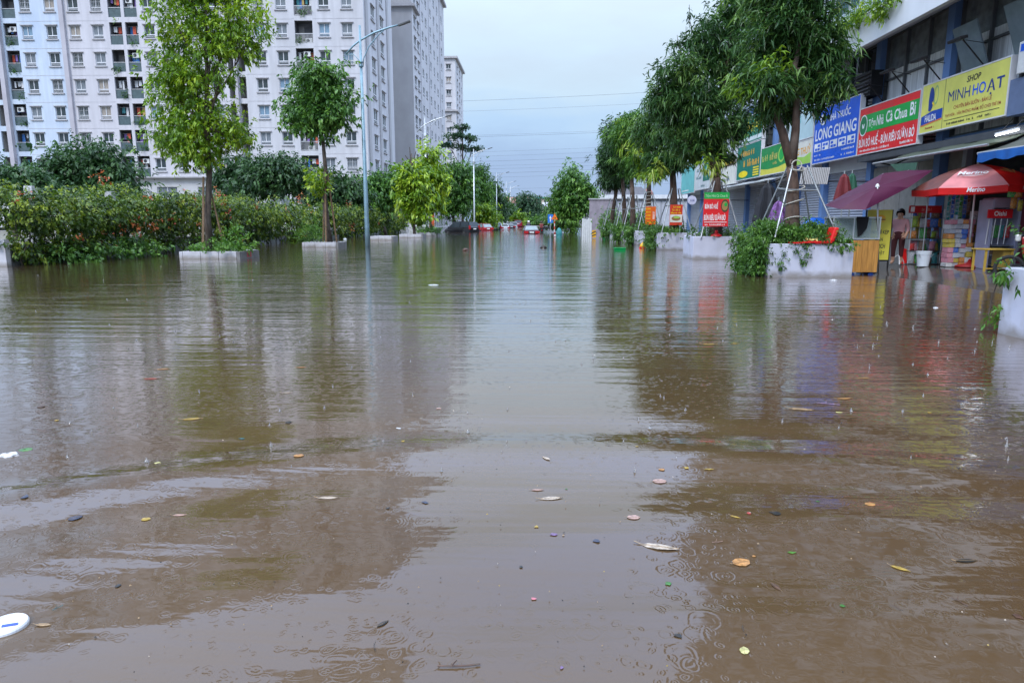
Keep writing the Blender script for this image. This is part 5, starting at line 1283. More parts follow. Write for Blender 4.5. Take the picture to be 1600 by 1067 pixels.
# white slab with balcony above
slab_x = 10.35
mb = MB(); mb.box(slab_x, FACEX + 6, -4.0, 26.9, 7.42, 7.56); mb.build('slab_soffit', SOFFIT, sb)
mb = MB(); mb.box(slab_x - 0.16, slab_x - 0.002, -4.0, 27.0, 6.70, 7.66); mb.box(slab_x + 0.002, FACEX, 26.86, 27.0, 6.70, 7.66); mb.build('balcony_parapet', WHITEP, sb)
mb = MB(); mb.poly([(slab_x, -4, 6.72), (slab_x, 26.85, 6.72), (FACEX - 0.14, 26.85, 7.2), (FACEX - 0.14, -4, 7.2)]); mb.build('sloped_soffit', SOFFIT, sb)
rl = MB()
for z in (7.74, 8.55): rl.tube([(slab_x - 0.08, -4, z), (slab_x - 0.08, 26.9, z)], 0.02, 6)
for y in np.arange(10.0, 26.9, 0.14): rl.tube([(slab_x - 0.08, y, 7.66), (slab_x - 0.08, y, 8.55)], 0.011, 5)
rl.build('railing', mat('railing_green', (0.03, 0.14, 0.12), rough=0.5), sb)
# upper storeys
UX = 11.3
mb = MB(); opens = []
FU = Frame((UX, 0, 0), (0, -1, 0))
for z in (8.8, 12.3, 15.8, 19.3, 22.8, 26.3, 29.8):
    for y in np.arange(2.0, 43, 4.2): opens.append((-y - 1.3, -y + 1.3, z, z + 2.2))
UE = 44.0
facade(FU, -UE, 4.0, 7.32, 34.5, opens, mb, 0.3)
mb.poly([(UX, UE, 7.32), (UX + 14, UE, 7.32), (UX + 14, UE, 34.5), (UX, UE, 34.5)]); mb.poly([(UX, UE, 34.5), (UX, -4, 34.5), (UX + 14, -4, 34.5), (UX + 14, UE, 34.5)])
mb.poly([(FACEX, YE, 0), (UX + 14, YE, 0), (UX + 14, YE, 7.31), (FACEX, YE, 7.31)]); mb.poly([(FACEX - 0.15, UE, 7.31), (UX + 14, UE, 7.31), (UX + 14, YE, 7.31), (FACEX - 0.15, YE, 7.31)])
mb.build('upper_wall', mat('paint_white_blue', (0.52, 0.57, 0.63), rough=0.7, var=0.08, scale=0.8, stain=(0.38, 0.42, 0.48), stain_amt=0.5), sb)
for a, b, c_, d in opens:
    w = MB(); FU.box(w, a, b, c_, d, -0.3, -0.26); FU.box(w, (a + b) / 2 - 0.04, (a + b) / 2 + 0.04, c_, d, -0.258, -0.2, 1); w.build('window', [DGLASS, FRAME_W], sb)
for z in (11.3, 14.8, 18.3, 21.8, 25.3, 28.8, 32.3):
    mb = MB(); FU.box(mb, -UE + 0.1, 4.0, z, z + 0.5, 0.003, 0.5); mb.build('ledge', WHITEP, sb)
# corner shop interior (open bay)
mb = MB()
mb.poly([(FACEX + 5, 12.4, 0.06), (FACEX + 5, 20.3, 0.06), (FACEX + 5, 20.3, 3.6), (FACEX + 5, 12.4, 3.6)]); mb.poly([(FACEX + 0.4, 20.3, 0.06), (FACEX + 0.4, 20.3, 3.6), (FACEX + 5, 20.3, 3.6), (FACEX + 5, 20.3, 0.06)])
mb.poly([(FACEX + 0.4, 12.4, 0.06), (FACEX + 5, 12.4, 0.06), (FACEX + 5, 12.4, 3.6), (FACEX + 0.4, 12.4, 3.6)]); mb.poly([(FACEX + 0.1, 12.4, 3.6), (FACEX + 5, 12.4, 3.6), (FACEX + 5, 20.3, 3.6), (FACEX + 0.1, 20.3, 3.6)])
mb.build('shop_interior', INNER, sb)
mb = MB(); mb.box(FACEX - 0.1, FACEX + 0.3, 11.0, 20.26, 3.3, 3.62); mb.build('lintel', BLUEP, sb)
# wall left of the opening under the awnings (side door of the corner shop)
mb = MB(); mb.box(FACEX + 0.12, FACEX + 0.3, 19.42, 20.33, 0.05, 3.28); mb.build('door_panel', mat('door_grey_beige', (0.24, 0.23, 0.21), rough=0.7, var=0.15), sb)
mb = MB(); mb.box(FACEX - 0.06, FACEX + 0.1, 19.22, 19.40, 0.05, 3.28); mb.build('door_jamb', mat('jamb_grey_blue', (0.30, 0.34, 0.40), rough=0.5), sb)
for i in range(4):      # beige folding door leaves in front of the first bay
    y = 20.68 + i * 0.925; mb = MB(); mb.box(FACEX - 0.02, FACEX + 0.03, y + 0.01, y + 0.915, 0.1, 3.1); mb.build('door_leaf', mat('door_grey_beige', (0.24, 0.23, 0.21)), sb, bevel=0.015)
# wet pavement in front of the shops, rising out of the water, and the shop floor
mb = MB(); WETP = mat('wet_pavement', (0.085, 0.072, 0.062), rough=0.10, var=0.3, scale=2.5, bump=0.002, spec=0.6)
mb.v = [(x, y, z) for y in (4.0, 20.4, 54.0) for x, z in ((7.9, -0.12), (9.0, 0.03), (10.0, 0.19), (16.7, 0.21))]
mb.f = [(j * 4 + i, j * 4 + i + 1, j * 4 + i + 5, j * 4 + i + 4) for j in range(2) for i in range(3)]; mb.m = [0] * 6
struct(mb.build('pavement', WETP))

# ------------------------------------------------------------------ sign boards
SX = 11.0
def board(label, y0, y1, z0, z1, m, depth=0.16, edge=None, cat='shop sign', x=SX):
    """y0 nearer, y1 farther; frame u runs 0..(y1-y0) from the far end to the near end"""
    t = thing('shop_sign', label, cat, (x, (y0 + y1) / 2, z0))
    mb = MB(); mb.box(x, x + depth, y0, y1, z0, z1); mb.build('panel', m, t)
    ed = MB(); e = 0.035
    ed.box(x - 0.008, x + depth + 0.005, y0 - e, y0 - 0.002, z0 - e, z1 + e); ed.box(x - 0.008, x + depth + 0.005, y1 + 0.002, y1 + e, z0 - e, z1 + e); ed.box(x - 0.008, x + depth + 0.005, y0, y1, z1 + 0.002, z1 + e); ed.box(x - 0.008, x + depth + 0.005, y0, y1, z0 - e, z0 - 0.002)
    ed.build('edge', edge or FRAME_W, t)
    for y in (y0 + 0.3, y1 - 0.3):
        for z in (z0 + 0.2, z1 - 0.2): bk = MB(); bk.tube([(x + depth, y, z), (FACEX + 0.1, y, z)], 0.02, 6); bk.build('bracket', BLACKM, t)
    return t, Frame((x, y1, z0), (0, -1, 0)), y1 - y0, z1 - z0
def pm(n, c, r=0.45): return mat('print_' + n, c, rough=r, var=0.10, scale=2.2, stain=tuple(0.55 * x + 0.10 for x in c), stain_amt=0.35, stain_scale=2.5)
P_WHITE, P_RED, P_GREEN, P_BLUE, P_YEL, P_BLK, P_NAVY, P_ORG = pm('white', (0.80, 0.80, 0.80)), pm('red', (0.72, 0.02, 0.025)), pm('green', (0.01, 0.36, 0.06)), pm('blue', (0.005, 0.10, 0.62)), pm('yellow', (0.64, 0.62, 0.13)), pm('black', (0.02, 0.02, 0.03)), pm('navy', (0.01, 0.04, 0.22)), pm('orange', (0.80, 0.38, 0.02))
P_DKG, P_TEAL, P_SKY, P_CREAM, P_MAR, P_BRT, P_LIME, P_PINK = pm('dark_green', (0.0, 0.17, 0.11)), pm('teal', (0.16, 0.55, 0.55)), pm('sky', (0.46, 0.62, 0.65)), pm('cream', (0.72, 0.70, 0.62)), pm('maroon', (0.35, 0.03, 0.04)), pm('bright_yellow', (0.85, 0.65, 0.01)), pm('lime', (0.35, 0.62, 0.10)), pm('pink', (0.75, 0.25, 0.42))
def illegible(t, fr, r, m, off):
    """print too small or hidden to read in the photograph: a row of letter-sized strokes"""
    n = int(r[0][1:]); rg = random.Random(n * 13 + int(r[1] * 1000)); mb = MB(); st = r[3] / n
    for k in range(n):
        if rg.random() < 0.14: continue
        u = r[1] + k * st; v = r[2]; hh = r[4] * rg.uniform(0.62, 0.95)
        kind = rg.randrange(3)
        if kind != 1: fr.box(mb, u, u + st * 0.24, v, v + hh, off - 0.001, off + 0.001)
        fr.box(mb, u + st * 0.46, u + st * 0.72, v, v + hh * (1.0 if kind else 0.6), off - 0.001, off + 0.001)
        fr.box(mb, u + st * 0.26, u + st * 0.44, v + hh * (0.38 if kind else 0.75), v + hh * (0.58 if kind else 0.98), off - 0.001, off + 0.001)
    return tag(mb.build('small_print', m, t), kind='stuff')
def letters(t, fr, rows, m, name='lettering', bold=0.012, off=0.004, shear=0.0):
    for r in rows:
        if r[0][0] == '#': illegible(t, fr, r, m, off); continue
        mb = MB(); text_mb(mb, fr, r[0], r[1], r[2], r[3], r[4], off, r[5] if len(r) > 5 else bold, shear); mb.build(name, m, t)
# yellow shop sign
t, fr, w, h = board('yellow shop sign reading SHOP MINH HOAT with a blue tusked emblem', 17.05, 20.66, 3.80, 5.08, P_YEL)
s2 = 0.30 * w
mb = MB(); fr.box(mb, s2 - 0.012, s2 + 0.012, 0, h, 0.002, 0.006); mb.build('seam', pm('seam', (0.30, 0.30, 0.10)), t)
letters(t, fr, [('SHOP', 0.555 * w, 0.79 * h, 0.155 * w, 0.12 * h)], P_BLK, bold=0.02, shear=0.15)
letters(t, fr, [('MINH', 0.35 * w, 0.505 * h, 0.255 * w, 0.21 * h, 0.0), ('T', 0.885 * w, 0.505 * h, 0.075 * w, 0.21 * h, 0.02), ('Ạ', 0.79 * w, 0.43 * h, 0.085 * w, 0.285 * h, 0.014)], P_NAVY)
letters(t, fr, [('HO', 0.635 * w, 0.505 * h, 0.14 * w, 0.21 * h, 0.014)], P_BLUE)
letters(t, fr, [('CHUYÊN BÁN BUÔN - BÁN LẺ', 0.43 * w, 0.335 * h, 0.42 * w, 0.10 * h), ('TẠP HÓA - VĂN PHÒNG PHẨM, ĐỒ CHƠI TRẺ EM', 0.33 * w, 0.19 * h, 0.62 * w, 0.11 * h)], P_MAR, bold=0.006)
letters(t, fr, [('#30', 0.36 * w, 0.05 * h, 0.5 * w, 0.05 * h)], P_BLK, bold=0.004)
mb = MB(); fr.box(mb, 0.32 * w, 0.94 * w, 0.14 * h, 0.15 * h, 0.003, 0.005); mb.build('rule', P_BLK, t)
mb = MB(); fr.flat(mb, [(0.01 * w, 0.16 * h), (0.29 * w, 0.23 * h), (0.29 * w, 0.43 * h), (0.15 * w, 0.42 * h), (0.01 * w, 0.34 * h)], 0.004, 0); mb.build('blue_band', pm('band_blue', (0.01, 0.06, 0.36)), t)
mb = MB(); fr.flat(mb, [(0.01 * w, 0.13 * h), (0.29 * w, 0.20 * h), (0.29 * w, 0.228 * h), (0.01 * w, 0.158 * h)], 0.004, 0); mb.build('orange_band', pm('band_orange', (0.75, 0.2, 0.05)), t)
letters(t, fr, [('HALIDA', 0.065 * w, 0.215 * h, 0.15 * w, 0.14 * h)], P_WHITE, bold=0.02, off=0.007)
letters(t, fr, [('#11', 0.08 * w, 0.06 * h, 0.12 * w, 0.05 * h)], P_MAR, bold=0.0)
mb = MB()   # emblem: dark animal head with a raised trunk, tusks and a ring
fr.flat(mb, [(0.10 * w, 0.44 * h), (0.13 * w, 0.42 * h), (0.15 * w, 0.50 * h), (0.16 * w, 0.62 * h), (0.165 * w, 0.75 * h), (0.15 * w, 0.88 * h), (0.13 * w, 0.93 * h), (0.11 * w, 0.90 * h), (0.10 * w, 0.80 * h), (0.095 * w, 0.65 * h)], 0.007, 0)
for k in range(16):
    a0, a1 = k * math.pi / 8, (k + 1) * math.pi / 8
    fr.flat(mb, [(0.19 * w + 0.03 * w * math.cos(a0), 0.74 * h + 0.2 * h * math.sin(a0)), (0.19 * w + 0.03 * w * math.cos(a1), 0.74 * h + 0.2 * h * math.sin(a1)), (0.19 * w + 0.023 * w * math.cos(a1), 0.74 * h + 0.16 * h * math.sin(a1)), (0.19 * w + 0.023 * w * math.cos(a0), 0.74 * h + 0.16 * h * math.sin(a0))], 0.006, 1)
fr.flat(mb, [(0.15 * w, 0.62 * h), (0.175 * w, 0.56 * h), (0.165 * w, 0.52 * h), (0.145 * w, 0.58 * h)], 0.009, 2)
mb.build('emblem', [P_NAVY, pm('ring_green', (0.25, 0.42, 0.18)), P_BRT], t)
# red and green noodle sign
t, fr, w, h = board('red and green noodle shop sign between the blue and the yellow signs', 20.78, 24.44, 3.56, 5.02, P_RED)
mb = MB(); fr.box(mb, 0.03 * w, 0.995 * w, 0.46 * h, 0.85 * h, 0.002, 0.006); mb.build('green_panel', P_GREEN, t)
mb = MB(); fr.flat(mb, ellipse(0.085 * w, 0.625 * h, 0.075 * w, 0.235 * h, 28), 0.008, 0, 0.002); fr.flat(mb, ellipse(0.085 * w, 0.625 * h, 0.065 * w, 0.205 * h, 28), 0.0115, 1, 0.001)
fr.flat(mb, [(0.06 * w, 0.66 * h), (0.07 * w, 0.56 * h), (0.10 * w, 0.56 * h), (0.11 * w, 0.66 * h), (0.098 * w, 0.66 * h), (0.085 * w, 0.60 * h), (0.073 * w, 0.66 * h)], 0.0135, 0, 0.001)
mb.build('round_logo', [P_WHITE, pm('logo_green', (0.01, 0.22, 0.07))], t)
letters(t, fr, [('Tiệm', 0.18 * w, 0.52 * h, 0.13 * w, 0.22 * h), ('Nhà', 0.33 * w, 0.545 * h, 0.12 * w, 0.22 * h), ('Cà', 0.49 * w, 0.555 * h, 0.11 * w, 0.24 * h), ('Chua', 0.63 * w, 0.555 * h, 0.2 * w, 0.22 * h), ('Bi', 0.87 * w, 0.56 * h, 0.08 * w, 0.26 * h)], P_WHITE, bold=0.018, off=0.009)
letters(t, fr, [('BÚN BÒ HUẾ - BÚN RIÊU SƯỜN BÒ', 0.02 * w, 0.14 * h, 0.94 * w, 0.29 * h)], P_WHITE, bold=0.018)
letters(t, fr, [('#28', 0.03 * w, 0.04 * h, 0.55 * w, 0.06 * h), ('#14', 0.75 * w, 0.045 * h, 0.2 * w, 0.06 * h)], P_WHITE, bold=0.012)
# blue pharmacy sign
t, fr, w, h = board('large blue pharmacy sign reading LONG GIANG', 24.52, 28.28, 3.56, 5.54, P_BLUE)
letters(t, fr, [('NHÀ THUỐC', 0.34 * w, 0.73 * h, 0.48 * w, 0.19 * h), ('LONG', 0.04 * w, 0.42 * h, 0.40 * w, 0.22 * h), ('GIANG', 0.48 * w, 0.42 * h, 0.48 * w, 0.22 * h)], P_WHITE, bold=0.02)
mb = MB(); fr.flat(mb, ellipse(0.21 * w, 0.80 * h, 0.075 * w, 0.105 * h, 24), 0.004, 0, 0.002); fr.box(mb, 0.20 * w, 0.22 * w, 0.73 * h, 0.87 * h, 0.007, 0.009, 1); fr.box(mb, 0.165 * w, 0.255 * w, 0.79 * h, 0.81 * h, 0.0091, 0.011, 1); mb.build('round_logo', [P_WHITE, P_BLUE], t)
for k in range(5):
    u = (0.035 + 0.19 * k) * w
    mb = MB(); fr.box(mb, u, u + 0.16 * w, 0.22 * h, 0.37 * h, 0.003, 0.006, 0)
    for a, b in ((0.02, 0.235), (0.085, 0.235), (0.02, 0.30), (0.085, 0.30)):
        if (k + int(a * 100) + int(b * 100)) % 4: fr.box(mb, u + a * w, u + (a + 0.055) * w, b * h, (b + 0.045) * h, 0.0065, 0.009, 1)
    mb.build('product_box', [P_WHITE, P_BLUE], t)
letters(t, fr, [('#8', 0.04 * w, 0.13 * h, 0.17 * w, 0.035 * h), ('#26', 0.04 * w, 0.04 * h, 0.5 * w, 0.04 * h), ('#12', 0.68 * w, 0.14 * h, 0.27 * w, 0.04 * h), ('#11', 0.68 * w, 0.05 * h, 0.27 * w, 0.04 * h)], P_WHITE, bold=0.01)
# small sign with orange lettering
t, fr, w, h = board('small cream and green sign with orange lettering behind the nearest mango tree', 28.42, 30.9, 3.45, 4.55, P_CREAM)
letters(t, fr, [('ÁNG THUỶ', 0.15 * w, 0.52 * h, 0.8 * w, 0.34 * h)], P_ORG, bold=0.02)
mb = MB(); fr.flat(mb, [(0.01 * w, 0.17 * h), (0.98 * w, 0.17 * h), (0.98 * w, 0.55 * h), (0.7 * w, 0.42 * h), (0.4 * w, 0.47 * h), (0.01 * w, 0.30 * h)], 0.003, 0); fr.box(mb, 0.01 * w, 0.99 * w, 0.01 * h, 0.16 * h, 0.002, 0.006, 1); mb.build('landscape_band', [P_LIME, P_NAVY], t)
t, fr, w, h = board('pale teal sign above the small cream and green sign', 28.42, 31.0, 4.65, 6.0, P_SKY)
letters(t, fr, [('#5', 0.1 * w, 0.5 * h, 0.4 * w, 0.3 * h)], P_TEAL)
# green sign with bottles lettering
t, fr, w, h = board('green sign with yellow lettering and a lime slice emblem', 31.1, 34.6, 3.5, 4.75, pm('sign_green', (0.01, 0.25, 0.06)))
mb = MB(); fr.flat(mb, [(0, 0), (w, 0), (w, 0.28 * h), (0.7 * w, 0.2 * h), (0.3 * w, 0.18 * h), (0, 0.24 * h)], 0.003, 0); mb.build('yellow_band', pm('band_yellow', (0.65, 0.6, 0.08)), t)
letters(t, fr, [('#8', 0.06 * w, 0.50 * h, 0.6 * w, 0.3 * h), ('#6', 0.3 * w, 0.32 * h, 0.35 * w, 0.12 * h)], pm('gold', (0.6, 0.5, 0.12)), bold=0.012)
mb = MB(); fr.flat(mb, ellipse(0.8 * w, 0.62 * h, 0.12 * w, 0.28 * h, 20), 0.004, 0, 0.002); fr.flat(mb, ellipse(0.8 * w, 0.62 * h, 0.09 * w, 0.21 * h, 20), 0.0065, 1, 0.002); mb.build('lime_emblem', [P_LIME, P_GREEN], t)
# dark green signs
t, fr, w, h = board('dark green sign with orange rows of lettering left of the lime slice sign', 34.7, 38.6, 3.5, 5.2, P_DKG)
letters(t, fr, [('#7', 0.15 * w, 0.68 * h, 0.6 * w, 0.2 * h), ('#8', 0.3 * w, 0.36 * h, 0.66 * w, 0.24 * h)], P_ORG, bold=0.02)
mb = MB(); fr.flat(mb, ellipse(0.3 * w, 0.15 * h, 0.2 * w, 0.1 * h, 18), 0.004, 0, 0.002)
for k in range(4): fr.box(mb, 0.72 * w, 0.95 * w, (0.05 + 0.07 * k) * h, (0.09 + 0.07 * k) * h, 0.003, 0.006, 0)
mb.build('yellow_badge', P_BRT, t)
t, fr, w, h = board('upper dark green sign with yellow word English', 34.7, 38.6, 5.3, 6.6, P_DKG)
letters(t, fr, [('English', 0.35 * w, 0.38 * h, 0.58 * w, 0.42 * h)], P_BRT, bold=0.015)
mb = MB(); fr.box(mb, 0.01 * w, 0.99 * w, 0.05 * h, 0.2 * h, 0.002, 0.006); mb.build('white_band', pm('dkg_white', (0.6, 0.68, 0.68)), t)
t, fr, w, h = board('white sign with yellow and brown top strip behind the second mango tree', 38.9, 44.2, 3.4, 4.9, P_CREAM)
mb = MB(); fr.box(mb, 0, w, 0.66 * h, h - 0.002, 0.002, 0.006); mb.build('brown_strip', pm('brown', (0.10, 0.06, 0.03)), t)
letters(t, fr, [('#10', 0.05 * w, 0.72 * h, 0.9 * w, 0.2 * h)], P_BRT, bold=0.02, off=0.009)
letters(t, fr, [('#4', 0.2 * w, 0.42 * h, 0.3 * w, 0.14 * h), ('#11', 0.08 * w, 0.12 * h, 0.8 * w, 0.16 * h)], pm('dusk_blue', (0.12, 0.15, 0.3)), bold=0.015)
t, fr, w, h = board('white sign with a dark green diamond panel beside the teal sign', 44.4, 48.4, 3.4, 5.0, pm('paper', (0.66, 0.70, 0.72)))
mb = MB(); fr.box(mb, 0.55 * w, 0.98 * w, 0.3 * h, 0.98 * h, 0.002, 0.006, 0); fr.flat(mb, [(0.66 * w, 0.64 * h), (0.765 * w, 0.36 * h), (0.87 * w, 0.64 * h), (0.765 * w, 0.92 * h)], 0.008, 1); mb.build('diamond_panel', [P_DKG, P_TEAL], t)
letters(t, fr, [('#4', 0.1 * w, 0.42 * h, 0.35 * w, 0.14 * h), ('#4', 0.1 * w, 0.72 * h, 0.38 * w, 0.1 * h), ('#4', 0.4 * w, 0.08 * h, 0.3 * w, 0.12 * h)], pm('ink_teal', (0.02, 0.14, 0.16)))
t, fr, w, h = board('plain teal sign at the far end of the shop row', 48.6, 52.9, 3.3, 5.2, P_TEAL)
mb = MB(); fr.box(mb, 0.1 * w, 0.6 * w, 0.08 * h, 0.12 * h, 0.002, 0.006); mb.build('rule', P_WHITE, t)
# yellow sign's return panel and lower fascia with downlights
t = thing('sign_fascia', 'dark grey fascia box with downlights under the yellow sign', 'fascia', (11.2, 16, 3.4))
mb = MB(); mb.box(11.02, 11.55, 12.0, 24.4, 3.30, 3.48); mb.build('fascia_box', mat('fascia_dark', (0.06, 0.065, 0.075), rough=0.5), t)
mb = MB(); mb.box(11.01, 11.3, 12.0, 17.0, 3.74, 4.55); mb.build('blue_grey_panel', mat('fascia_blue_grey', (0.11, 0.15, 0.25), rough=0.5), t)
for y in (14.2, 16.0, 18.0, 19.8, 22.0):
    mb = MB(); mb.lathe([(0.09, -0.02), (0.09, 0.0)], (11.25, y, 3.297), 12); mb.build('downlight', PLATE, t)
# sign lamps on arms
def sign_lamp(label, y, z):
    t = thing('sign_lamp', label, 'sign lamp', (11.1, y, z - 0.6), 'floodlights above the shop signs')
    mb = MB(); mb.tube([(11.1, y, z - 0.62), (10.55, y + 0.05, z)], 0.018, 6); mb.tube([(11.1, y, z - 0.1), (10.55, y + 0.05, z)], 0.009, 5); mb.build('arm', BLACKM, t)
    mb = MB(); mb.obox((10.42, y + 0.05, z), (0.10, 0, 0.02), (0, 0.26, 0), (-0.008, 0, 0.035)); mb.build('lamp_body', BLACKM, t, bevel=0.01)
for lab, y, z in (('black sign lamp on an arm above the right half of the yellow sign', 18.2, 5.75), ('black sign lamp on an arm above the left end of the yellow sign', 19.9, 5.65), ('black sign lamp above the right end of the red and green sign', 21.6, 5.7), ('black sign lamp above the middle of the red and green sign', 23.0, 5.6)):
    sign_lamp(lab, y, z)
t = thing('loudspeaker_box', 'tall black louvred box above the blue pharmacy sign', 'louvre box', (11.2, 24.6, 5.5))
mb = MB(); mb.box(11.1, 11.5, 24.1, 25.3, 5.45, 6.25); mb.build('box', BLACKM, t)
for z in np.arange(5.55, 6.2, 0.12):
    mb = MB(); mb.obox((11.07, 24.7, z), (0.02, 0, -0.012), (0, 0.55, 0), (0.006, 0, 0.02)); mb.build('louvre', DARKM, t)
# air conditioner right of the yellow sign
t = thing('air_conditioner', 'white outdoor air conditioner unit right of the yellow sign', 'air conditioner', (11.2, 16.3, 4.6))
mb = MB(); mb.box(10.95, 11.35, 15.55, 16.75, 4.62, 5.32); mb.build('casing', ACM, t, bevel=0.02)
mb = MB(); mb.tube([(10.947, 16.0, 4.97), (10.94, 16.0, 4.97)], 0.28, 20); mb.build('fan_grille', DARKM, t)
mb = MB(); mb.box(10.944, 10.948, 16.45, 16.68, 5.1, 5.26); mb.build('badge', P_BLUE, t)
mb = MB()
for y in (15.7, 16.6): mb.box(10.95, 11.6, y - 0.03, y + 0.03, 4.56, 4.617)
mb.build('bracket', BLACKM, t)
# hanging plant over the balcony edge
hp = thing('hanging_plant', 'green plant trailing over the white balcony edge', 'plant', (10.15, 21.5, 7.6))
c1 = at_x(1355, 22, 10.12); c2 = at_x(1385, 8, 10.12); c3 = at_x(1335, 30, 10.12)
foliage('leaves', hp, [(c.x, c.y, c.z, 0.22, 0.55, 0.22) for c in (c1, c2, c3)], 300, LEAF_LIME, L=0.14, W=0.06, per=6, seed=101)
mb = MB(); mb.tube([c3, c1, c2], 0.015, 5); mb.build('stem', BARK_D, hp)
# ------------------------------------------------------------------ planters, mango trees and their supports on the right
LEAF_MANGO = leaf_mat('leaf_mango', (0.020, 0.062, 0.018), (0.055, 0.14, 0.036), (0.18, 0.31, 0.07), rough=0.35)
LEAF_MANGO_Y = leaf_mat('leaf_mango_young', (0.10, 0.22, 0.02), (0.22, 0.36, 0.03), (0.36, 0.44, 0.08), rough=0.35)
VINE = leaf_mat('leaf_vine', (0.028, 0.085, 0.012), (0.065, 0.17, 0.022), (0.17, 0.32, 0.05))
PLT = mat('planter_white_concrete', (0.55, 0.56, 0.66), rough=0.7, var=0.07, scale=2.5, tide=(0.20, 0.17, 0.13), stain=(0.36, 0.34, 0.34), stain_amt=0.7, stain_scale=2.2, bump=0.002)
def planter(label, x0, x1, y0, y1, top=0.80):
    t = thing('tree_planter', label, 'planter', ((x0 + x1) / 2, (y0 + y1) / 2, -0.5), 'tall white planters along the right kerb')
    th = 0.13
    mb = MB(); mb.box(x0, x1, y0, y0 + th, -0.5, top); mb.box(x0, x1, y1 - th, y1, -0.5, top); mb.box(x0, x0 + th, y0 + th, y1 - th, -0.5, top); mb.box(x1 - th, x1, y0 + th, y1 - th, -0.5, top)
    # one open-topped shell
    w = MB(); A = [(x0, y0), (x1, y0), (x1, y1), (x0, y1)]; B_ = [(x0 + th, y0 + th), (x1 - th, y0 + th), (x1 - th, y1 - th), (x0 + th, y1 - th)]
    vs = [(*p, -0.5) for p in A] + [(*p, top) for p in A] + [(*p, top) for p in B_] + [(*p, -0.4) for p in B_]
    fs = [(3, 2, 1, 0)]
    for k in range(4):
        j = (k + 1) % 4; fs += [(k, j, 4 + j, 4 + k), (4 + k, 4 + j, 8 + j, 8 + k), (8 + k, 8 + j, 12 + j, 12 + k)]
    w.add(vs, fs); w.build('shell', PLT, t, bevel=0.012)
    s_ = MB(); s_.box(x0 + th + 0.002, x1 - th - 0.002, y0 + th + 0.002, y1 - th - 0.002, -0.38, top - 0.08); s_.build('soil', SOIL, t)
    return t
def drape(parent, name, pts, n, seed, m=VINE, L=0.065, W=0.034, per=6, droop=0.6):
    return foliage(name, parent, pts, n, m, L=L, W=W, per=per, seed=seed, zmin=0.02, droop=droop, inner=0.15, tint_c=0.45, tint_r=0.22, spray=1.6)
def cover(parent, x0, x1, y0, y1, top, seed, side=True, n=900, far=1.0, fall=1.0, front=True):
    """creeping plants: a cushion on the soil and a curtain over the street side"""
    rg = random.Random(seed); pts = []
    for k in range(14): pts.append((rg.uniform(x0 + 0.1, x1 - 0.3), rg.uniform(y0 + 0.15, y1 - 0.15), top + rg.uniform(0.0, 0.16), 0.34, 0.3, rg.uniform(0.14, 0.28)))
    if side:
        y = y0 + 0.05
        while y < y1 + 0.1:
            z = top + 0.05
            dep = rg.uniform(0.55, 1.0) * fall
            while z > top - dep: pts.append((x0 - 0.10 - 0.10 * rg.random(), y, z, 0.16, 0.15, 0.14)); z -= 0.16
            y += 0.17
    drape(parent, 'creeper', pts, n, seed, L=0.065 * far, W=0.036 * far)
def strands(parent, lst, seed):
    rg = random.Random(seed)
    for x, y, z0, z1 in lst:
        z = z0; pts = []
        while z > z1: pts.append((x + rg.uniform(-0.03, 0.03), y, z, 0.05, 0.03, 0.06)); z -= 0.05
        drape(parent, 'hanging_strand', pts, len(pts) * 4, seed, per=4, L=0.05, W=0.03)['kind'] = 'stuff'
R0 = planter('white planter cut off by the right edge, nearest the camera', 5.67, 7.7, 6.2, 8.44)
cover(R0, 5.67, 7.7, 6.2, 8.44, 0.82, 201, side=False, n=700)
drape(R0, 'creeper', [(5.62, 8.35, 0.75, 0.14, 0.14, 0.12), (5.60, 8.42, 0.60, 0.07, 0.06, 0.08), (5.58, 8.45, 0.45, 0.06, 0.05, 0.07), (5.6, 8.43, 0.2, 0.07, 0.06, 0.10), (5.85, 8.1, 0.95, 0.25, 0.25, 0.2), (6.0, 7.9, 1.0, 0.25, 0.25, 0.22)], 150, 203, m=LEAF_GRASS, L=0.07, W=0.035)
mb = MB(); mb.tube([(5.7, 8.4, 0.8), (5.60, 8.44, 0.62), (5.57, 8.46, 0.42), (5.56, 8.47, 0.2)], 0.008, 5); mb.build('stem', BARK_D, R0)
R1 = planter('white planter with the nearest mango tree, red chair on its rim', 5.69, 7.72, 16.88, 18.7)
cover(R1, 5.69, 7.72, 16.88, 18.7, 0.84, 205, n=4200)
drape(R1, 'bush', [(5.6, 17.3, 1.0, 0.35, 0.4, 0.3), (5.9, 17.6, 1.15, 0.4, 0.4, 0.3), (6.95, 17.6, 1.05, 0.35, 0.35, 0.26), (7.2, 17.9, 1.0, 0.3, 0.3, 0.22), (6.3, 17.4, 1.0, 0.4, 0.3, 0.2)], 1500, 207, L=0.07, W=0.038)
strands(R1, [(6.02, 16.83, 0.82, 0.08), (6.3, 16.83, 0.82, 0.5), (6.52, 16.83, 0.82, 0.2), (6.58, 16.83, 0.8, 0.35), (7.55, 16.84, 0.8, 0.66)], 209)
R2 = planter('white planter with the red noodle menu board in front of it', 5.66, 7.72, 24.75, 26.4)
cover(R2, 5.66, 7.72, 24.75, 26.4, 0.82, 211, side=False, n=420, far=1.2)
drape(R2, 'creeper', [(7.6, 24.7, 0.75, 0.3, 0.15, 0.15), (7.8, 24.8, 0.62, 0.2, 0.15, 0.16)], 70, 213, L=0.12, W=0.06)
R3 = planter('white planter with the small red standee beside it', 5.7, 7.7, 32.25, 34.0)
cover(R3, 5.7, 7.7, 32.25, 34.0, 0.84, 215, n=1000, far=1.5)
R4 = planter('white planter with creepers, behind the floating yellow-topped hydrant', 5.63, 7.6, 39.05, 40.7)
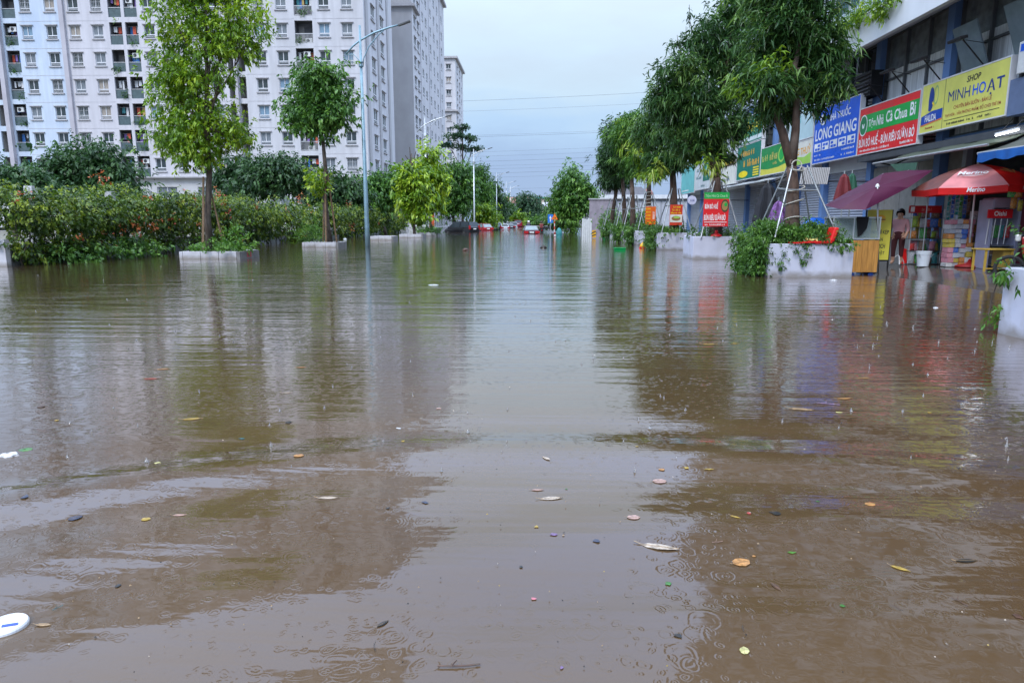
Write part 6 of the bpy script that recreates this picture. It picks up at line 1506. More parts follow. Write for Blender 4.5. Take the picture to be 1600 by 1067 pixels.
cover(R4, 5.63, 7.6, 39.05, 40.7, 0.84, 217, n=700, far=1.8)
R5 = planter('white planter second from the far end of the right row', 5.45, 7.4, 43.6, 45.2)
cover(R5, 5.45, 7.4, 43.6, 45.2, 0.84, 219, n=600, far=2.0)
R6 = planter('white planter at the far end of the right row', 5.4, 7.4, 49.5, 51.2)
cover(R6, 5.4, 7.4, 49.5, 51.2, 0.9, 221, n=600, far=2.2)
hs = thing('clipped_hedge', 'clipped round green hedge behind the far planters', 'hedge', (6.2, 55, -0.2))
foliage('foliage', hs, [(6.0, 55, 1.2, 0.9, 1.0, 0.9), (7.4, 55.5, 1.2, 1.0, 1.0, 0.9), (8.6, 56, 1.2, 0.9, 1.0, 0.85)], 1000, LEAF_MID, L=0.2, W=0.1, per=6, seed=223)
mb = MB()
for q in (6.0, 7.4, 8.6): mb.tube([(q, 55.3, -0.3), (q, 55.3, 1.2)], 0.06, 6)
mb.build('stems', BARK_D, hs)

def mango(label, Y, base_px, trunk_px, blobs, n, seed, r0, L=0.26, young=None, lmat=None, limbs=None, n_y=60):
    rg = random.Random(seed)
    base = at_y(*base_px, Y); base.z = 0.70
    t = thing('mango_tree', label, 'tree', base, 'mango trees along the right kerb')
    mb = MB(); pts = [base - Vector((0, 0, 0.3))] + [at_y(x, y, Y + d) for x, y, d in trunk_px]
    k = len(pts)
    mb.tube(pts, [r0 * (1.15 if i == 0 else 1.0 - 0.45 * i / (k - 1)) for i in range(k)], 10)
    ends = []
    for lm in (limbs or []):
        lp = [pts[-1] - (pts[-1] - pts[-2]) * 0.25] + [at_y(x, y, Y + d) for x, y, d in lm]
        rr = r0 * 0.62; q = len(lp)
        mb.tube(lp, [rr * (1 - 0.75 * i / (q - 1)) for i in range(q)], 8); ends += lp[1:]
    if not ends: ends = [pts[-1], pts[-2]]
    bl = [(b_[0], b_[1], b_[2], b_[3] * 0.88, b_[4] * 0.88, b_[5] * 0.88) for b_ in pix_blobs(blobs, Y, 0.9)]; n = int(n * 1.15); L *= 0.86
    for b in bl:
        c = Vector(b[:3]); s_ = min(ends, key=lambda e: (e - c).length + (3 if e.z > c.z + 0.6 else 0))
        md = s_.lerp(c, 0.5) + Vector((rg.uniform(-0.15, 0.15), rg.uniform(-0.15, 0.15), 0.1))
        mb.tube([s_, md, c], [r0 * 0.28, r0 * 0.2, r0 * 0.08], 6)
        for j in range(6):
            e = c + Vector((rg.uniform(-1, 1) * b[3], rg.uniform(-1, 1) * b[4], rg.uniform(-0.7, 0.9) * b[5])) * 0.85
            mb.tube([md.lerp(c, rg.random()), c.lerp(e, 0.5), e], [r0 * 0.12, r0 * 0.08, r0 * 0.03], 5)
    mb.build('trunk', BARK_R, t, smooth=True)
    foliage('crown', t, bl, n, lmat or LEAF_MANGO, L=L, W=L * 0.2, per=11, seed=seed, droop=0.5, out=0.55, upw=0.2, spread=1.15, inner=0.25, rough=0.25, tint_c=0.42, tint_r=0.24, clump=5, spray=0.9)
    if young: foliage('young_leaves', t, pix_blobs(young, Y, 0.9), n_y, LEAF_MANGO_Y, L=L, W=L * 0.24, per=9, seed=seed + 1, droop=0.7, out=0.5, spread=1.0, inner=0.2, clump=3)
    return t
mango('largest mango tree with a forked trunk, nearest on the right', 17.7, (1238, 362), [(1238, 330, 0), (1239, 290, 0), (1236, 250, 0)],
      [(1215, 30, 38, 36), (1260, 25, 42, 36, -0.3), (1195, 70, 34, 30, 0.3), (1285, 70, 34, 32, -0.2), (1240, 80, 40, 30, 0.4), (1175, 115, 26, 26), (1215, 130, 34, 28, -0.4), (1268, 125, 36, 30, 0.3), (1300, 118, 22, 24, -0.3), (1190, 165, 30, 24, 0.2), (1275, 160, 24, 18), (1240, -25, 60, 34), (1200, -10, 36, 32, 0.5), (1222, 172, 18, 18, 0.6), (1165, 140, 12, 16, 0.2)],
      1500, 301, 0.20, L=0.27, young=[(1162, 145, 12, 10, -0.2), (1205, 110, 16, 12, -0.5), (1290, 15, 12, 10)], n_y=26,
      limbs=[[(1222, 205, 0.1), (1208, 170, 0.2), (1204, 120, 0.3), (1215, 50, 0.2), (1222, -20, 0)], [(1243, 205, 0), (1245, 165, 0), (1240, 110, -0.2), (1255, 50, -0.2), (1262, -10, 0)]])
mango('dense mango tree behind the red noodle menu board', 25.4, (1118, 372), [(1119, 340, 0), (1120, 300, 0), (1119, 270, 0)],
      [(1100, 60, 34, 30), (1135, 40, 36, 34, 0.5), (1070, 110, 36, 30, -0.3), (1120, 100, 40, 32, 0.4), (1150, 95, 28, 36, 0.8), (1040, 145, 28, 24), (1085, 155, 42, 28, -0.4), (1130, 150, 36, 30, 0.6), (1055, 190, 36, 26, 0.3), (1105, 200, 44, 28, -0.3), (1148, 195, 24, 26, 0.3), (1085, 230, 36, 20), (1130, 235, 32, 20, 0.2), (1155, 15, 30, 30, 0.3), (1025, 165, 14, 20)],
      1700, 303, 0.24, L=0.30, young=[(1107, 255, 10, 8, -1.0)], n_y=14, limbs=[[(1108, 235, 0), (1092, 190, 0.2), (1085, 120, 0)], [(1124, 230, 0.2), (1130, 160, 0.3), (1138, 80, 0.2), (1150, 20, 0.3)]])
mango('mango tree behind the small red menu boards', 33.0, (1054, 360), [(1053, 330, 0), (1052, 290, 0), (1050, 250, 0)],
      [(1045, 195, 28, 24), (1025, 225, 26, 24, 0.4), (1065, 215, 24, 28, -0.3), (1040, 250, 34, 18), (1010, 200, 18, 22, 0.5), (1030, 170, 20, 18)], 800, 305, 0.22, L=0.34, young=[(1028, 262, 12, 8, -0.8), (1018, 272, 10, 7, -0.8)], n_y=30)
mango('slim mango tree wrapped with white cord, carrying the orange price board', 40.0, (1013, 358), [(1013, 330, 0), (1014, 290, 0), (1012, 255, 0)],
      [(1005, 215, 20, 20), (1000, 245, 22, 18), (1018, 250, 18, 16, 0.5), (992, 190, 16, 18)], 420, 307, 0.18, L=0.38, young=[(1005, 265, 12, 10, -0.8), (1000, 240, 10, 8, -1.2)], n_y=40, lmat=LEAF_MID)
mango('pale-topped mango tree third from the far end of the right row', 44.5, (989, 358), [(989, 335, 0), (988, 300, 0), (986, 260, 0)],
      [(985, 195, 20, 16), (975, 215, 22, 18), (995, 225, 18, 18), (980, 245, 20, 14), (990, 262, 14, 12)], 480, 309, 0.2, L=0.40, young=[(980, 190, 16, 10, -0.5), (1000, 205, 12, 12, -0.5), (985, 225, 14, 10, -1)], n_y=60, lmat=LEAF_MID)
mango('dark mango tree second from the far end of the right row', 47.5, (976, 357), [(976, 335, 0), (974, 300, 0), (972, 270, 0)],
      [(960, 215, 18, 18), (955, 245, 18, 18), (972, 262, 18, 14), (948, 262, 10, 12)], 420, 311, 0.19, L=0.42, lmat=LEAF_DARK)
mango('leaning mango tree at the far end of the right row', 50.5, (956, 356), [(957, 335, 0), (962, 305, 0), (965, 280, 0)],
      [(962, 200, 14, 14), (950, 228, 12, 14), (960, 275, 18, 14), (948, 285, 12, 10), (975, 285, 12, 10)], 400, 313, 0.18, L=0.42, lmat=LEAF_DARK)
# bare sprouting twigs on the second mango tree's crown
sp = [o for o in COL.objects if o.name.startswith('mango_tree') and 'dense' in o['label']][0]
mb = MB()
for a, b in (((1085, 60), (1077, 8)), ((1078, 75), (1072, 42)), ((1068, 90), (1058, 55)), ((1065, 95), (1050, 70))): mb.tube([at_y(*a, 25.4), at_y((a[0] + b[0]) / 2 - 3, (a[1] + b[1]) / 2, 25.4), at_y(*b, 25.4)], [0.02, 0.015, 0.008], 5)
mb.build('bare_twigs', BARK_D, sp)
foliage('twig_leaves', sp, pix_blobs([(1079, 20, 4, 14), (1074, 45, 4, 8), (1062, 65, 6, 10), (1054, 72, 6, 5)], 25.4), 50, LEAF_DARK, L=0.12, W=0.05, per=5, seed=315, spray=0.6)

def props(label, c, h, rad, r, m=mat('pipe_dull_steel', (0.33, 0.35, 0.36), rough=0.45, metal=0.6, var=0.25, scale=6), n=4, a0=0.5, ring=0.62, rope=False, feet_at=None):
    """pipe tripod round a trunk: legs, ring bars"""
    t = thing('tree_support', label, 'tree support', c, 'steel pipe supports round the right-hand trees')
    c = Vector(c); tops = []; feet = []
    for k in range(n):
        a = a0 + 2 * math.pi * k / n
        if feet_at: a = math.atan2(feet_at[k][1] - c.y, feet_at[k][0] - c.x)
        f = Vector(feet_at[k]) if feet_at else c + Vector((math.cos(a) * rad, math.sin(a) * rad, 0)); e = c + Vector((math.cos(a) * 0.24, math.sin(a) * 0.24, h))
        mb = MB(); mb.tube([f, e], r, 8); mb.build('leg', m, t); feet.append(f); tops.append(e)
    for k in range(n):
        p = feet[k].lerp(tops[k], ring); q = feet[(k + 1) % n].lerp(tops[(k + 1) % n], ring)
        mb = MB(); mb.tube([p, q], r * 0.85, 7); mb.build('crossbar', m, t)
    if rope:
        mb = MB()
        for j, z in enumerate((h * 0.97, h * 0.72, h * 0.55, h * 0.33, h * 0.15)):
            pts = [c + Vector((math.cos(a) * 0.215, math.sin(a) * 0.215, z + 0.07 * math.sin(a + j))) for a in np.linspace(0, 2 * math.pi, 20)]
            rp = MB(); rp.tube(pts, 0.012, 5); rp.build('rope', mat('rope_white', (0.55, 0.52, 0.45), rough=0.9), t)
        lp = MB(); lp.tube([c + Vector((-0.1, -0.25, h)) + Vector((math.cos(a) * 0.12, 0, math.sin(a) * 0.12)) for a in np.linspace(0, 2 * math.pi, 16)], 0.014, 5); lp.build('rope', mat('rope_white', (0.55, 0.52, 0.45)), t)
    return t
b = at_y(1238, 362, 17.7)
props('steel pipe support round the nearest forked mango tree', (b.x, b.y, 0.74), 1.95, 1.02, 0.021, n=4, ring=0.66, rope=True, feet_at=[tuple(at_y(1311, 374, 17.05)), tuple(at_y(1268, 366, 18.45)), tuple(at_y(1186, 358, 18.3)), tuple(at_y(1211, 371, 17.05))])
for lab, px, Y, h in (('steel pipe support behind the red noodle menu board', 1119, 25.4, 2.0), ('steel pipe support round the tree with the picture menu board', 1053, 33.0, 2.1), ('steel pipe support round the slim cord-wrapped tree', 1013, 40.0, 2.2), ('steel pipe support round the pale-topped mango tree', 989, 44.5, 2.2), ('steel pipe support round the far dark mango tree', 976, 47.5, 2.2), ('steel pipe support round the farthest leaning mango tree', 957, 50.5, 2.2)):
    b = at_y(px, 345, Y); props(lab, (b.x, b.y, 0.74), h, 1.0, 0.026, n=4, a0=0.8)
# ------------------------------------------------------------------ menu boards on the trees
def tree_board(label, px0, px1, py0, py1, Y, m, tilt=0.0):
    a = at_y(px0, py1, Y); b = at_y(px1, py0, Y)
    t = thing('menu_board', label, 'menu board', ((a.x + b.x) / 2, Y, a.z))
    mb = MB(); mb.box(a.x, b.x, Y, Y + 0.03, a.z, b.z); mb.build('panel', m, t)
    return t, Frame((a.x, Y, a.z), (1, 0, 0)), b.x - a.x, b.z - a.z
t, fr, w, h = tree_board('large red menu board with white noodle lettering on the second mango tree', 1098, 1140, 302, 354, 24.45, P_RED)
mb = MB(); fr.box(mb, 0, w, 0.83 * h, h + 0.03, 0.002, 0.006); mb.build('green_header', P_GREEN, t)
letters(t, fr, [('Tiệm Nhà Cà Chua Bi', 0.05 * w, 0.86 * h, 0.88 * w, 0.11 * h)], pm('pale_green', (0.4, 0.65, 0.4)), off=0.009)
letters(t, fr, [('BÚN BÒ HUẾ', 0.05 * w, 0.53 * h, 0.52 * w, 0.22 * h), ('BÚN RIÊU SƯỜN BÒ', 0.03 * w, 0.18 * h, 0.86 * w, 0.23 * h), ('#13', 0.08 * w, 0.03 * h, 0.8 * w, 0.06 * h)], P_WHITE, bold=0.03)
mb = MB(); fr.flat(mb, ellipse(0.84 * w, 0.62 * h, 0.155 * w, 0.19 * h, 18), 0.004, 0, 0.002); fr.flat(mb, ellipse(0.84 * w, 0.62 * h, 0.12 * w, 0.14 * h, 16), 0.0065, 1, 0.002); fr.flat(mb, ellipse(0.87 * w, 0.66 * h, 0.06 * w, 0.06 * h, 12), 0.009, 2, 0.002); mb.build('food_picture', [pm('bowl_dark', (0.05, 0.06, 0.03)), pm('noodles', (0.35, 0.22, 0.08)), P_GREEN], t)
mb = MB(); fr.box(mb, 0.04 * w, 0.94 * w, 0.12 * h, 0.14 * h, 0.002, 0.005); mb.build('rule', P_WHITE, t)
t, fr, w, h = tree_board('small menu board with yellow lettering above a food picture', 1046, 1067, 320, 352, 32.5, pm('menu_red', (0.62, 0.05, 0.02)))
letters(t, fr, [('#6', 0.15 * w, 0.84 * h, 0.7 * w, 0.1 * h), ('#7', 0.08 * w, 0.70 * h, 0.84 * w, 0.1 * h), ('#8', 0.08 * w, 0.56 * h, 0.84 * w, 0.1 * h)], P_BRT, bold=0.02)
mb = MB(); fr.box(mb, 0.02 * w, 0.98 * w, 0.14 * h, 0.52 * h, 0.002, 0.006, 0); fr.flat(mb, ellipse(0.5 * w, 0.33 * h, 0.36 * w, 0.12 * h, 16), 0.0065, 1, 0.002); fr.flat(mb, ellipse(0.55 * w, 0.38 * h, 0.25 * w, 0.05 * h, 12), 0.009, 2, 0.002); mb.build('food_picture', [P_CREAM, pm('bread_brown', (0.30, 0.16, 0.06)), P_LIME], t)
mb = MB(); mb.tube([((fr.p(0.85 * w, 0)).x, 32.52, -0.1), ((fr.p(0.85 * w, 0)).x, 32.52, fr.o.z)], 0.03, 8); mb.build('post', STEEL_B, t)
t, fr, w, h = tree_board('orange price board with yellow rows on the cord-wrapped tree', 1008, 1025, 323, 351, 39.6, pm('price_orange', (0.75, 0.13, 0.01)))
letters(t, fr, [('#5', 0.06 * w, 0.84 * h, 0.45 * w, 0.1 * h), ('#6', 0.06 * w, 0.66 * h, 0.45 * w, 0.1 * h), ('#5', 0.06 * w, 0.48 * h, 0.45 * w, 0.1 * h), ('#6', 0.06 * w, 0.30 * h, 0.45 * w, 0.1 * h), ('#9', 0.06 * w, 0.08 * h, 0.85 * w, 0.1 * h)], P_BRT, bold=0.02)
letters(t, fr, [('#3', 0.62 * w, 0.3 * h, 0.3 * w, 0.5 * h)], P_WHITE, bold=0.02)
# cord wrapped round the slim tree
b = at_y(1013, 320, 40.0)
t = thing('cord_wrap', 'white cord wound round the slim mango trunk', 'cord', (b.x, 40.0, 1.6))
mb = MB(); mb.tube([Vector((b.x, 40.0, 1.6)) + Vector((math.cos(a) * 0.2, math.sin(a) * 0.2, a / (2 * math.pi) * 0.2)) for a in np.arange(0, 2 * math.pi * 7, 0.4)], 0.02, 5); mb.build('coil', mat('rope_white', (0.55, 0.52, 0.45)), t)
# small red standee and round sign, pink board, red planter toy
a = at_z(1060, 391); 
t = thing('standee', 'small red and white standee between the second and third planters', 'sign', (a.x, a.y, -0.1))
mb = MB(); mb.box(a.x, a.x + 0.30, a.y, a.y + 0.03, 0.04, 0.66); mb.build('panel', P_RED, t)
FS = Frame((a.x, a.y, 0.04), (1, 0, 0))
mb = MB(); FS.flat(mb, ellipse(0.17, 0.5, 0.09, 0.09, 16), 0.003, 0, 0.002); mb.build('disc', P_WHITE, t)
letters(t, FS, [('#4', 0.06, 0.28, 0.2, 0.1), ('#3', 0.08, 0.12, 0.16, 0.1)], P_WHITE)
mb = MB(); mb.box(a.x + 0.02, a.x + 0.28, a.y - 0.02, a.y + 0.05, -0.1, 0.037); mb.build('foot', BLACKM, t)
c = at_y(1081, 313, 38)
t = thing('round_sign', 'round white sign on the shutter left of the red menu board', 'sign', (c.x, 38, c.z - 0.3))
mb = MB(); mb.tube([(c.x, 38.0, c.z), (c.x, 37.95, c.z)], 0.24, 24); mb.build('disc', pm('disc_lilac', (0.62, 0.62, 0.78)), t)
letters(t, Frame((c.x - 0.24, 37.945, c.z - 0.24), (1, 0, 0)), [('#5', 0.1, 0.17, 0.28, 0.12)], P_NAVY)
mb = MB(); mb.tube([(c.x, 38.0, c.z), (11.6, 38.2, c.z)], 0.02, 6); mb.build('bracket', BLACKM, t)
c = at_y(1003, 207, 58)
t = thing('advert_board', 'pink and white advert board on a pole behind the mango row', 'billboard', (c.x, 58, 0))
mb = MB(); mb.obox((c.x, 58, c.z), (0.55, 0, 0.25), (0, 0.05, 0), (-0.2, 0, 0.42)); mb.build('panel', mat('advert_pink', (0.62, 0.25, 0.32), rough=0.5, var=0.6, scale=2.5), t)
mb = MB(); mb.tube([(c.x + 0.4, 58, 0), (c.x + 0.4, 58, c.z + 0.9)], 0.07, 8); mb.build('pole', STEEL, t)
# ------------------------------------------------------------------ awnings, umbrellas
AWN = mat('awning_olive', (0.24, 0.29, 0.22), rough=0.75, var=0.15, scale=2.5, stain=(0.30, 0.24, 0.22), stain_amt=0.55, stain_scale=1.1)
AWN2 = mat('awning_grey_olive', (0.28, 0.30, 0.26), rough=0.75, var=0.18, scale=2.5)
def translucent(m, amt=0.4):
    n, l = m.node_tree.nodes, m.node_tree.links; b = n['Principled BSDF']; src = b.inputs['Base Color'].links[0].from_socket
    t = n.new('ShaderNodeBsdfTranslucent'); l.new(src, t.inputs['Color']); mx = n.new('ShaderNodeMixShader'); mx.inputs[0].default_value = amt
    l.new(b.outputs[0], mx.inputs[1]); l.new(t.outputs[0], mx.inputs[2]); l.new(mx.outputs[0], n['Material Output'].inputs['Surface'])
translucent(AWN, 0.6); translucent(AWN2, 0.6)
def awning(label, y0, y1, xb, zb, xf, zf, m, valance=None, vh=0.2):
    t = thing('awning', label, 'awning', (xb, (y0 + y1) / 2, zb))
    mb = MB(); N_ = 10; th = 0.012; vs = []; fs = []
    for i in range(N_ + 1):
        y = y0 + (y1 - y0) * i / N_
        for j in range(4):
            q = j / 3; sag = -0.07 * math.sin(math.pi * q) * (1 + 0.5 * math.sin(i * 1.9)) - 0.03 * abs(math.sin(i * math.pi / 2.5)) * q
            vs.append((xb + (xf - xb) * q, y, zb + (zf - zb) * q + sag))
    for i in range(N_):
        for j in range(3): fs.append((i * 4 + j, i * 4 + j + 1, (i + 1) * 4 + j + 1, (i + 1) * 4 + j))
    mb.add(vs, fs); o = mb.build('canopy', m, t, smooth=True)
    sl = o.modifiers.new('solid', 'SOLIDIFY'); sl.thickness = 0.015
    mb = MB(); mb.tube([(xf, y0 - 0.05, zf - 0.02), (xf, y1 + 0.05, zf - 0.02)], 0.03, 8); mb.build('front_bar', STEEL, t)
    for y in (y0 + 0.4, y1 - 0.4):
        mb = MB(); mb.tube([(xb, y, zb - 0.12), ((xb + xf) / 2, y + 0.25, (zb + zf) / 2 - 0.22), (xf, y, zf - 0.04)], 0.022, 7); mb.build('folding_arm', BLACKM, t)
    if valance:
        mb = MB(); N_ = 24; vs = []; fs = []
        for i in range(N_ + 1):
            y = y0 + (y1 - y0) * i / N_; z = vh * (0.85 + 0.15 * math.sin(i * 1.7)); vs += [(xf - 0.035 - 0.02 * (i % 2), y, zf - 0.02), (xf - 0.035 - 0.02 * (i % 2), y, zf - 0.02 - z)]
        for i in range(N_): fs.append((2 * i, 2 * i + 2, 2 * i + 3, 2 * i + 1))
        mb.add(vs, fs); mb.build('valance', valance, t)
    return t
aw = awning('long olive awning stretched below the red and yellow signs', 16.3, 21.5, 11.15, 3.34, 10.2, 3.06, AWN)
mb = MB(); p = [at_x(1391, 257, 10.18), at_x(1434, 254, 10.18), at_x(1428, 276, 10.18), at_x(1412, 277, 10.18)]; mb.prism(p, (-0.01, 0, 0)); mb.build('hanging_flap', mat('flap_green', (0.05, 0.12, 0.08), rough=0.8, var=0.2), aw)
awning('grey awning with blue valance at the right edge', 11.0, 16.2, 11.15, 3.30, 10.0, 2.86, AWN2, mat('valance_blue', (0.01, 0.10, 0.36), rough=0.7, var=0.2, scale=4), 0.22)
awning('thin grey awning sheet under the green signs', 31.5, 41.5, 11.4, 3.45, 10.2, 3.1, mat('awning_pale', (0.36, 0.37, 0.38), rough=0.6))
def umbrella(label, apex, rim, m_list, pole_to, valance=0.0, pole_m=None, base_m=None, name='parasol', sag=0.03):
    apex = Vector(apex); rim = [Vector(p) for p in rim]; n = len(rim)
    t = thing(name, label, 'parasol', (pole_to[0], pole_to[1], pole_to[2]))
    cen = sum(rim, Vector()) / n; up = (apex - cen).normalized()
    for k in range(n):
        a, b = rim[k], rim[(k + 1) % n]; mb = MB(); vs = []; fs = []; S = 5
        for i in range(S + 1):
            q = i / S
            for j in range(3):
                e = a.lerp(b, j / 2); p = apex.lerp(e, q) + up * (0.10 * math.sin(math.pi * q)) - up * (sag * q * (1 if j == 1 else 0)); vs.append(p)
        for i in range(S):
            for j in range(2): fs.append((i * 3 + j, i * 3 + j + 1, (i + 1) * 3 + j + 1, (i + 1) * 3 + j))
        mb.add(vs, fs); o = mb.build('canopy_panel', m_list[k % len(m_list)], t, smooth=True)
        if valance:
            vb = MB(); vs = [a, a.lerp(b, 0.5) - up * sag, b]; vs += [p - up * valance * 0.92 - (p - cen).normalized() * 0.02 for p in vs]; vb.add(vs, [(0, 1, 4, 3), (1, 2, 5, 4)]); vb.build('valance', m_list[(k % len(m_list))] if valance < 0 else MATS.get('merino_red', m_list[0]), t)
        rb = MB(); rb.tube([apex - up * 0.05, a - up * 0.02], 0.010, 5); rb.build('rib', STEEL, t)
    pl = MB(); pl.tube([pole_to, tuple(apex + up * 0.08)], 0.022, 8); pl.build('pole', pole_m or STEEL, t, smooth=True)
    if base_m:
        bm2 = MB(); bm2.lathe([(0.34, 0), (0.34, 0.04), (0.10, 0.09), (0.06, 0.30), (0.03, 0.31)], pole_to, 20); bm2.build('base', base_m, t, smooth=True)
    return t
PURP = mat('canvas_purple', (0.095, 0.013, 0.05), rough=0.55, var=0.12, scale=3)
t = umbrella('tilted purple parasol in front of the shutters, left of the red one', at_y(1371, 292, 17.6), [at_y(1288, 321, 17.9), at_y(1312, 327, 17.4), at_y(1352, 328, 17.1), at_y(1420, 293, 17.5), at_y(1458, 266, 18.6), at_y(1420, 266, 19.3), at_y(1380, 271, 19.3), at_y(1325, 300, 18.6)], [PURP], (at_y(1374, 345, 17.9).x + 0.12, 17.95, 0.02), name='parasol')
mb = MB(); c = at_y(1371, 291, 17.55); mb.lathe([(0.05, -0.02), (0.04, 0.03), (0.015, 0.06)], c, 10); mb.build('hub', PLATE, t)
# red ice-cream parasol
mat('merino_red', (0.86, 0.02, 0.02), rough=0.5, var=0.12, scale=3)
MRED = MATS['merino_red']; MPINK = mat('merino_pink', (0.90, 0.34, 0.35), rough=0.5, var=0.12, scale=3); MDARK = mat('merino_brown', (0.14, 0.04, 0.03), rough=0.5, var=0.3, scale=6)
gp = at_z(1511, 417, 0.20)
ax, ay = gp.x - 0.15, gp.y - 0.2
RR = 1.36; cz = at_y(1490, 290, ay - 0.9).z; ZA = at_y(1495, 256, ay).z
translucent(PURP, 0.15)
for m_ in (MRED, MPINK): translucent(m_, 0.35)
rim = [(ax + RR * math.cos(math.radians(a)), ay + RR * math.sin(math.radians(a)), cz + 0.05 * math.cos(math.radians(a))) for a in (266, 206, 146, 86, 26, -34)]
t = umbrella('red and pink ice-cream parasol with white brand lettering outside the corner shop', (ax, ay, ZA), rim, [MPINK, MDARK, MRED, MRED, MRED, MRED], (gp.x, gp.y, 0.20), valance=0.17, pole_m=mat('pole_white', (0.7, 0.7, 0.7), rough=0.4), base_m=mat('base_red', (0.35, 0.02, 0.02), rough=0.4))
def panel_text(t, a, b, apex, rows, m, push=0.02):
    a, b, apex = Vector(a), Vector(b), Vector(apex)
    u = (b - a); n = u.cross(apex - a).normalized(); v = n.cross(u).normalized(); fr = Frame(a, u, v)
    if fr.n.dot(Vector((0, 0, 1))) < 0: pass
    letters(t, fr, rows, m, off=push, bold=0.02, shear=0.25); return fr
wl_ = u_len = (Vector(rim[1]) - Vector(rim[0])).length
fr = panel_text(t, rim[1], rim[0], (ax, ay, ZA), [('Merino', wl_ * 0.25, 0.42, wl_ * 0.45, 0.2)], P_WHITE, 0.12)
mb = MB(); fr.flat(mb, [(wl_ * 0.20, 0.40), (wl_ * 0.5, 0.34), (wl_ * 0.72, 0.40), (wl_ * 0.5, 0.37)], 0.115); mb.build('swoosh', P_WHITE, t)
V0, V1 = Vector(rim[1]), Vector(rim[0]); FV = Frame(V0 - Vector((0, 0, 0.19)), (V1 - V0))
letters(t, FV, [('Merino', wl_ * 0.42, 0.06, wl_ * 0.26, 0.11)], P_WHITE, off=0.03, bold=0.02, shear=0.25)
V0, V1 = Vector(rim[0]), Vector(rim[5]); FV2 = Frame(V0 - Vector((0, 0, 0.19)), (V1 - V0))
letters(t, FV2, [('Merino', wl_ * 0.35, 0.06, wl_ * 0.26, 0.11)], pm('pale_red', (0.75, 0.4, 0.4)), off=0.03, bold=0.015, shear=0.25)
frr = Frame(rim[0], Vector(rim[5]) - Vector(rim[0]), (Vector((ax, ay, ZA)) - (Vector(rim[0]) + Vector(rim[5])) / 2))
mb = MB()
for k in range(7):
    a = math.radians(20 + k * 23); cu, cv = wl_ * 0.5, 0.42
    frr.flat(mb, [(cu, cv - 0.05), (cu + 0.30 * math.cos(a) - 0.05 * math.sin(a), cv + 0.24 * math.sin(a)), (cu + 0.36 * math.cos(a), cv + 0.28 * math.sin(a)), (cu + 0.30 * math.cos(a) + 0.05 * math.sin(a), cv + 0.22 * math.sin(a))], 0.125, k % 2)
mb.build('chocolate_motif', [pm('choc', (0.07, 0.02, 0.01)), pm('choc_light', (0.4, 0.2, 0.06))], t)
# folded parasols
def folded(label, x, y, z0, z1, r, m):
    t = thing('folded_parasol', label, 'parasol', (x, y, 0.08))
    mb = MB(); n = 14; vs = []; fs = []
    prof = [(0.03, z1), (r * 0.45, z1 - 0.12 * (z1 - z0)), (r * 0.8, z0 + 0.45 * (z1 - z0)), (r, z0 + 0.12 * (z1 - z0)), (r * 0.9, z0)]
    for rr, z in prof:
        for k in range(n): a = 2 * math.pi * k / n; q = rr * (1.12 if k % 2 else 0.82); vs.append((x + q * math.cos(a), y + q * math.sin(a), z))
    for i in range(4):
        for k in range(n): fs.append((i * n + k, (i + 1) * n + k, (i + 1) * n + (k + 1) % n, i * n + (k + 1) % n))
    mb.add(vs, fs); mb.build('canopy', m, t)
    mb = MB(); mb.tube([(x, y, 0.08), (x, y, z1 + 0.1)], 0.022, 8); mb.build('pole', STEEL, t)
    return t
c = at_y(1318, 292, 22.5); folded('folded dark red parasol hanging in front of the shutter', c.x, 22.5, at_y(1318, 316, 22.5).z, at_y(1318, 272, 22.5).z, 0.26, mat('canvas_dark_red', (0.16, 0.02, 0.025), rough=0.7, var=0.2))
c = at_y(1330, 292, 23.0); folded('folded dark green parasol beside the dark red one', c.x, 23.0, at_y(1330, 310, 23).z, at_y(1330, 271, 23).z, 0.2, mat('canvas_dark_green', (0.02, 0.10, 0.06), rough=0.7, var=0.2))
c = at_y(1198, 320, 24.0); folded('folded near-black parasol with a rusty top behind the nearest mango tree', c.x, 24.0, at_y(1198, 352, 24).z, at_y(1198, 286, 24).z, 0.42, mat('canvas_black', (0.018, 0.02, 0.026), rough=0.7, var=0.3))
c = at_y(1216, 330, 20.5); folded('folded purple and pink parasol behind the nearest mango trunk', c.x, 20.5, at_y(1216, 348, 20.5).z, at_y(1222, 314, 20.5).z, 0.26, mat('canvas_purple_pink', (0.34, 0.14, 0.38), rough=0.6, var=0.6, scale=7))
# slatted vent panel over the shutter
c0 = at_y(1250, 288, 24); c1 = at_y(1296, 262, 24)
t = thing('vent_panel', 'white slatted vent panel above the shutter behind the nearest mango tree', 'vent', ((c0.x + c1.x) / 2, 24, c0.z))
mb = MB(); mb.box(c0.x, c1.x, 24.02, 24.06, c0.z, c1.z); mb.build('backing', DARKM, t)
for k in range(16):
    x = c0.x + (c1.x - c0.x) * (k + 0.5) / 16; mb = MB(); mb.obox((x, 24.0, (c0.z + c1.z) / 2), (0.018, 0, 0), (0, 0.015, 0), (0.03, 0, (c1.z - c0.z) / 2)); mb.build('slat', FRAME_W, t)
for sx in (c0.x, c1.x):
    mb = MB(); mb.tube([(sx, 24.08, c0.z + 0.1), (11.6, 24.3, c0.z + 0.1)], 0.02, 6); mb.build('bracket', BLACKM, t)
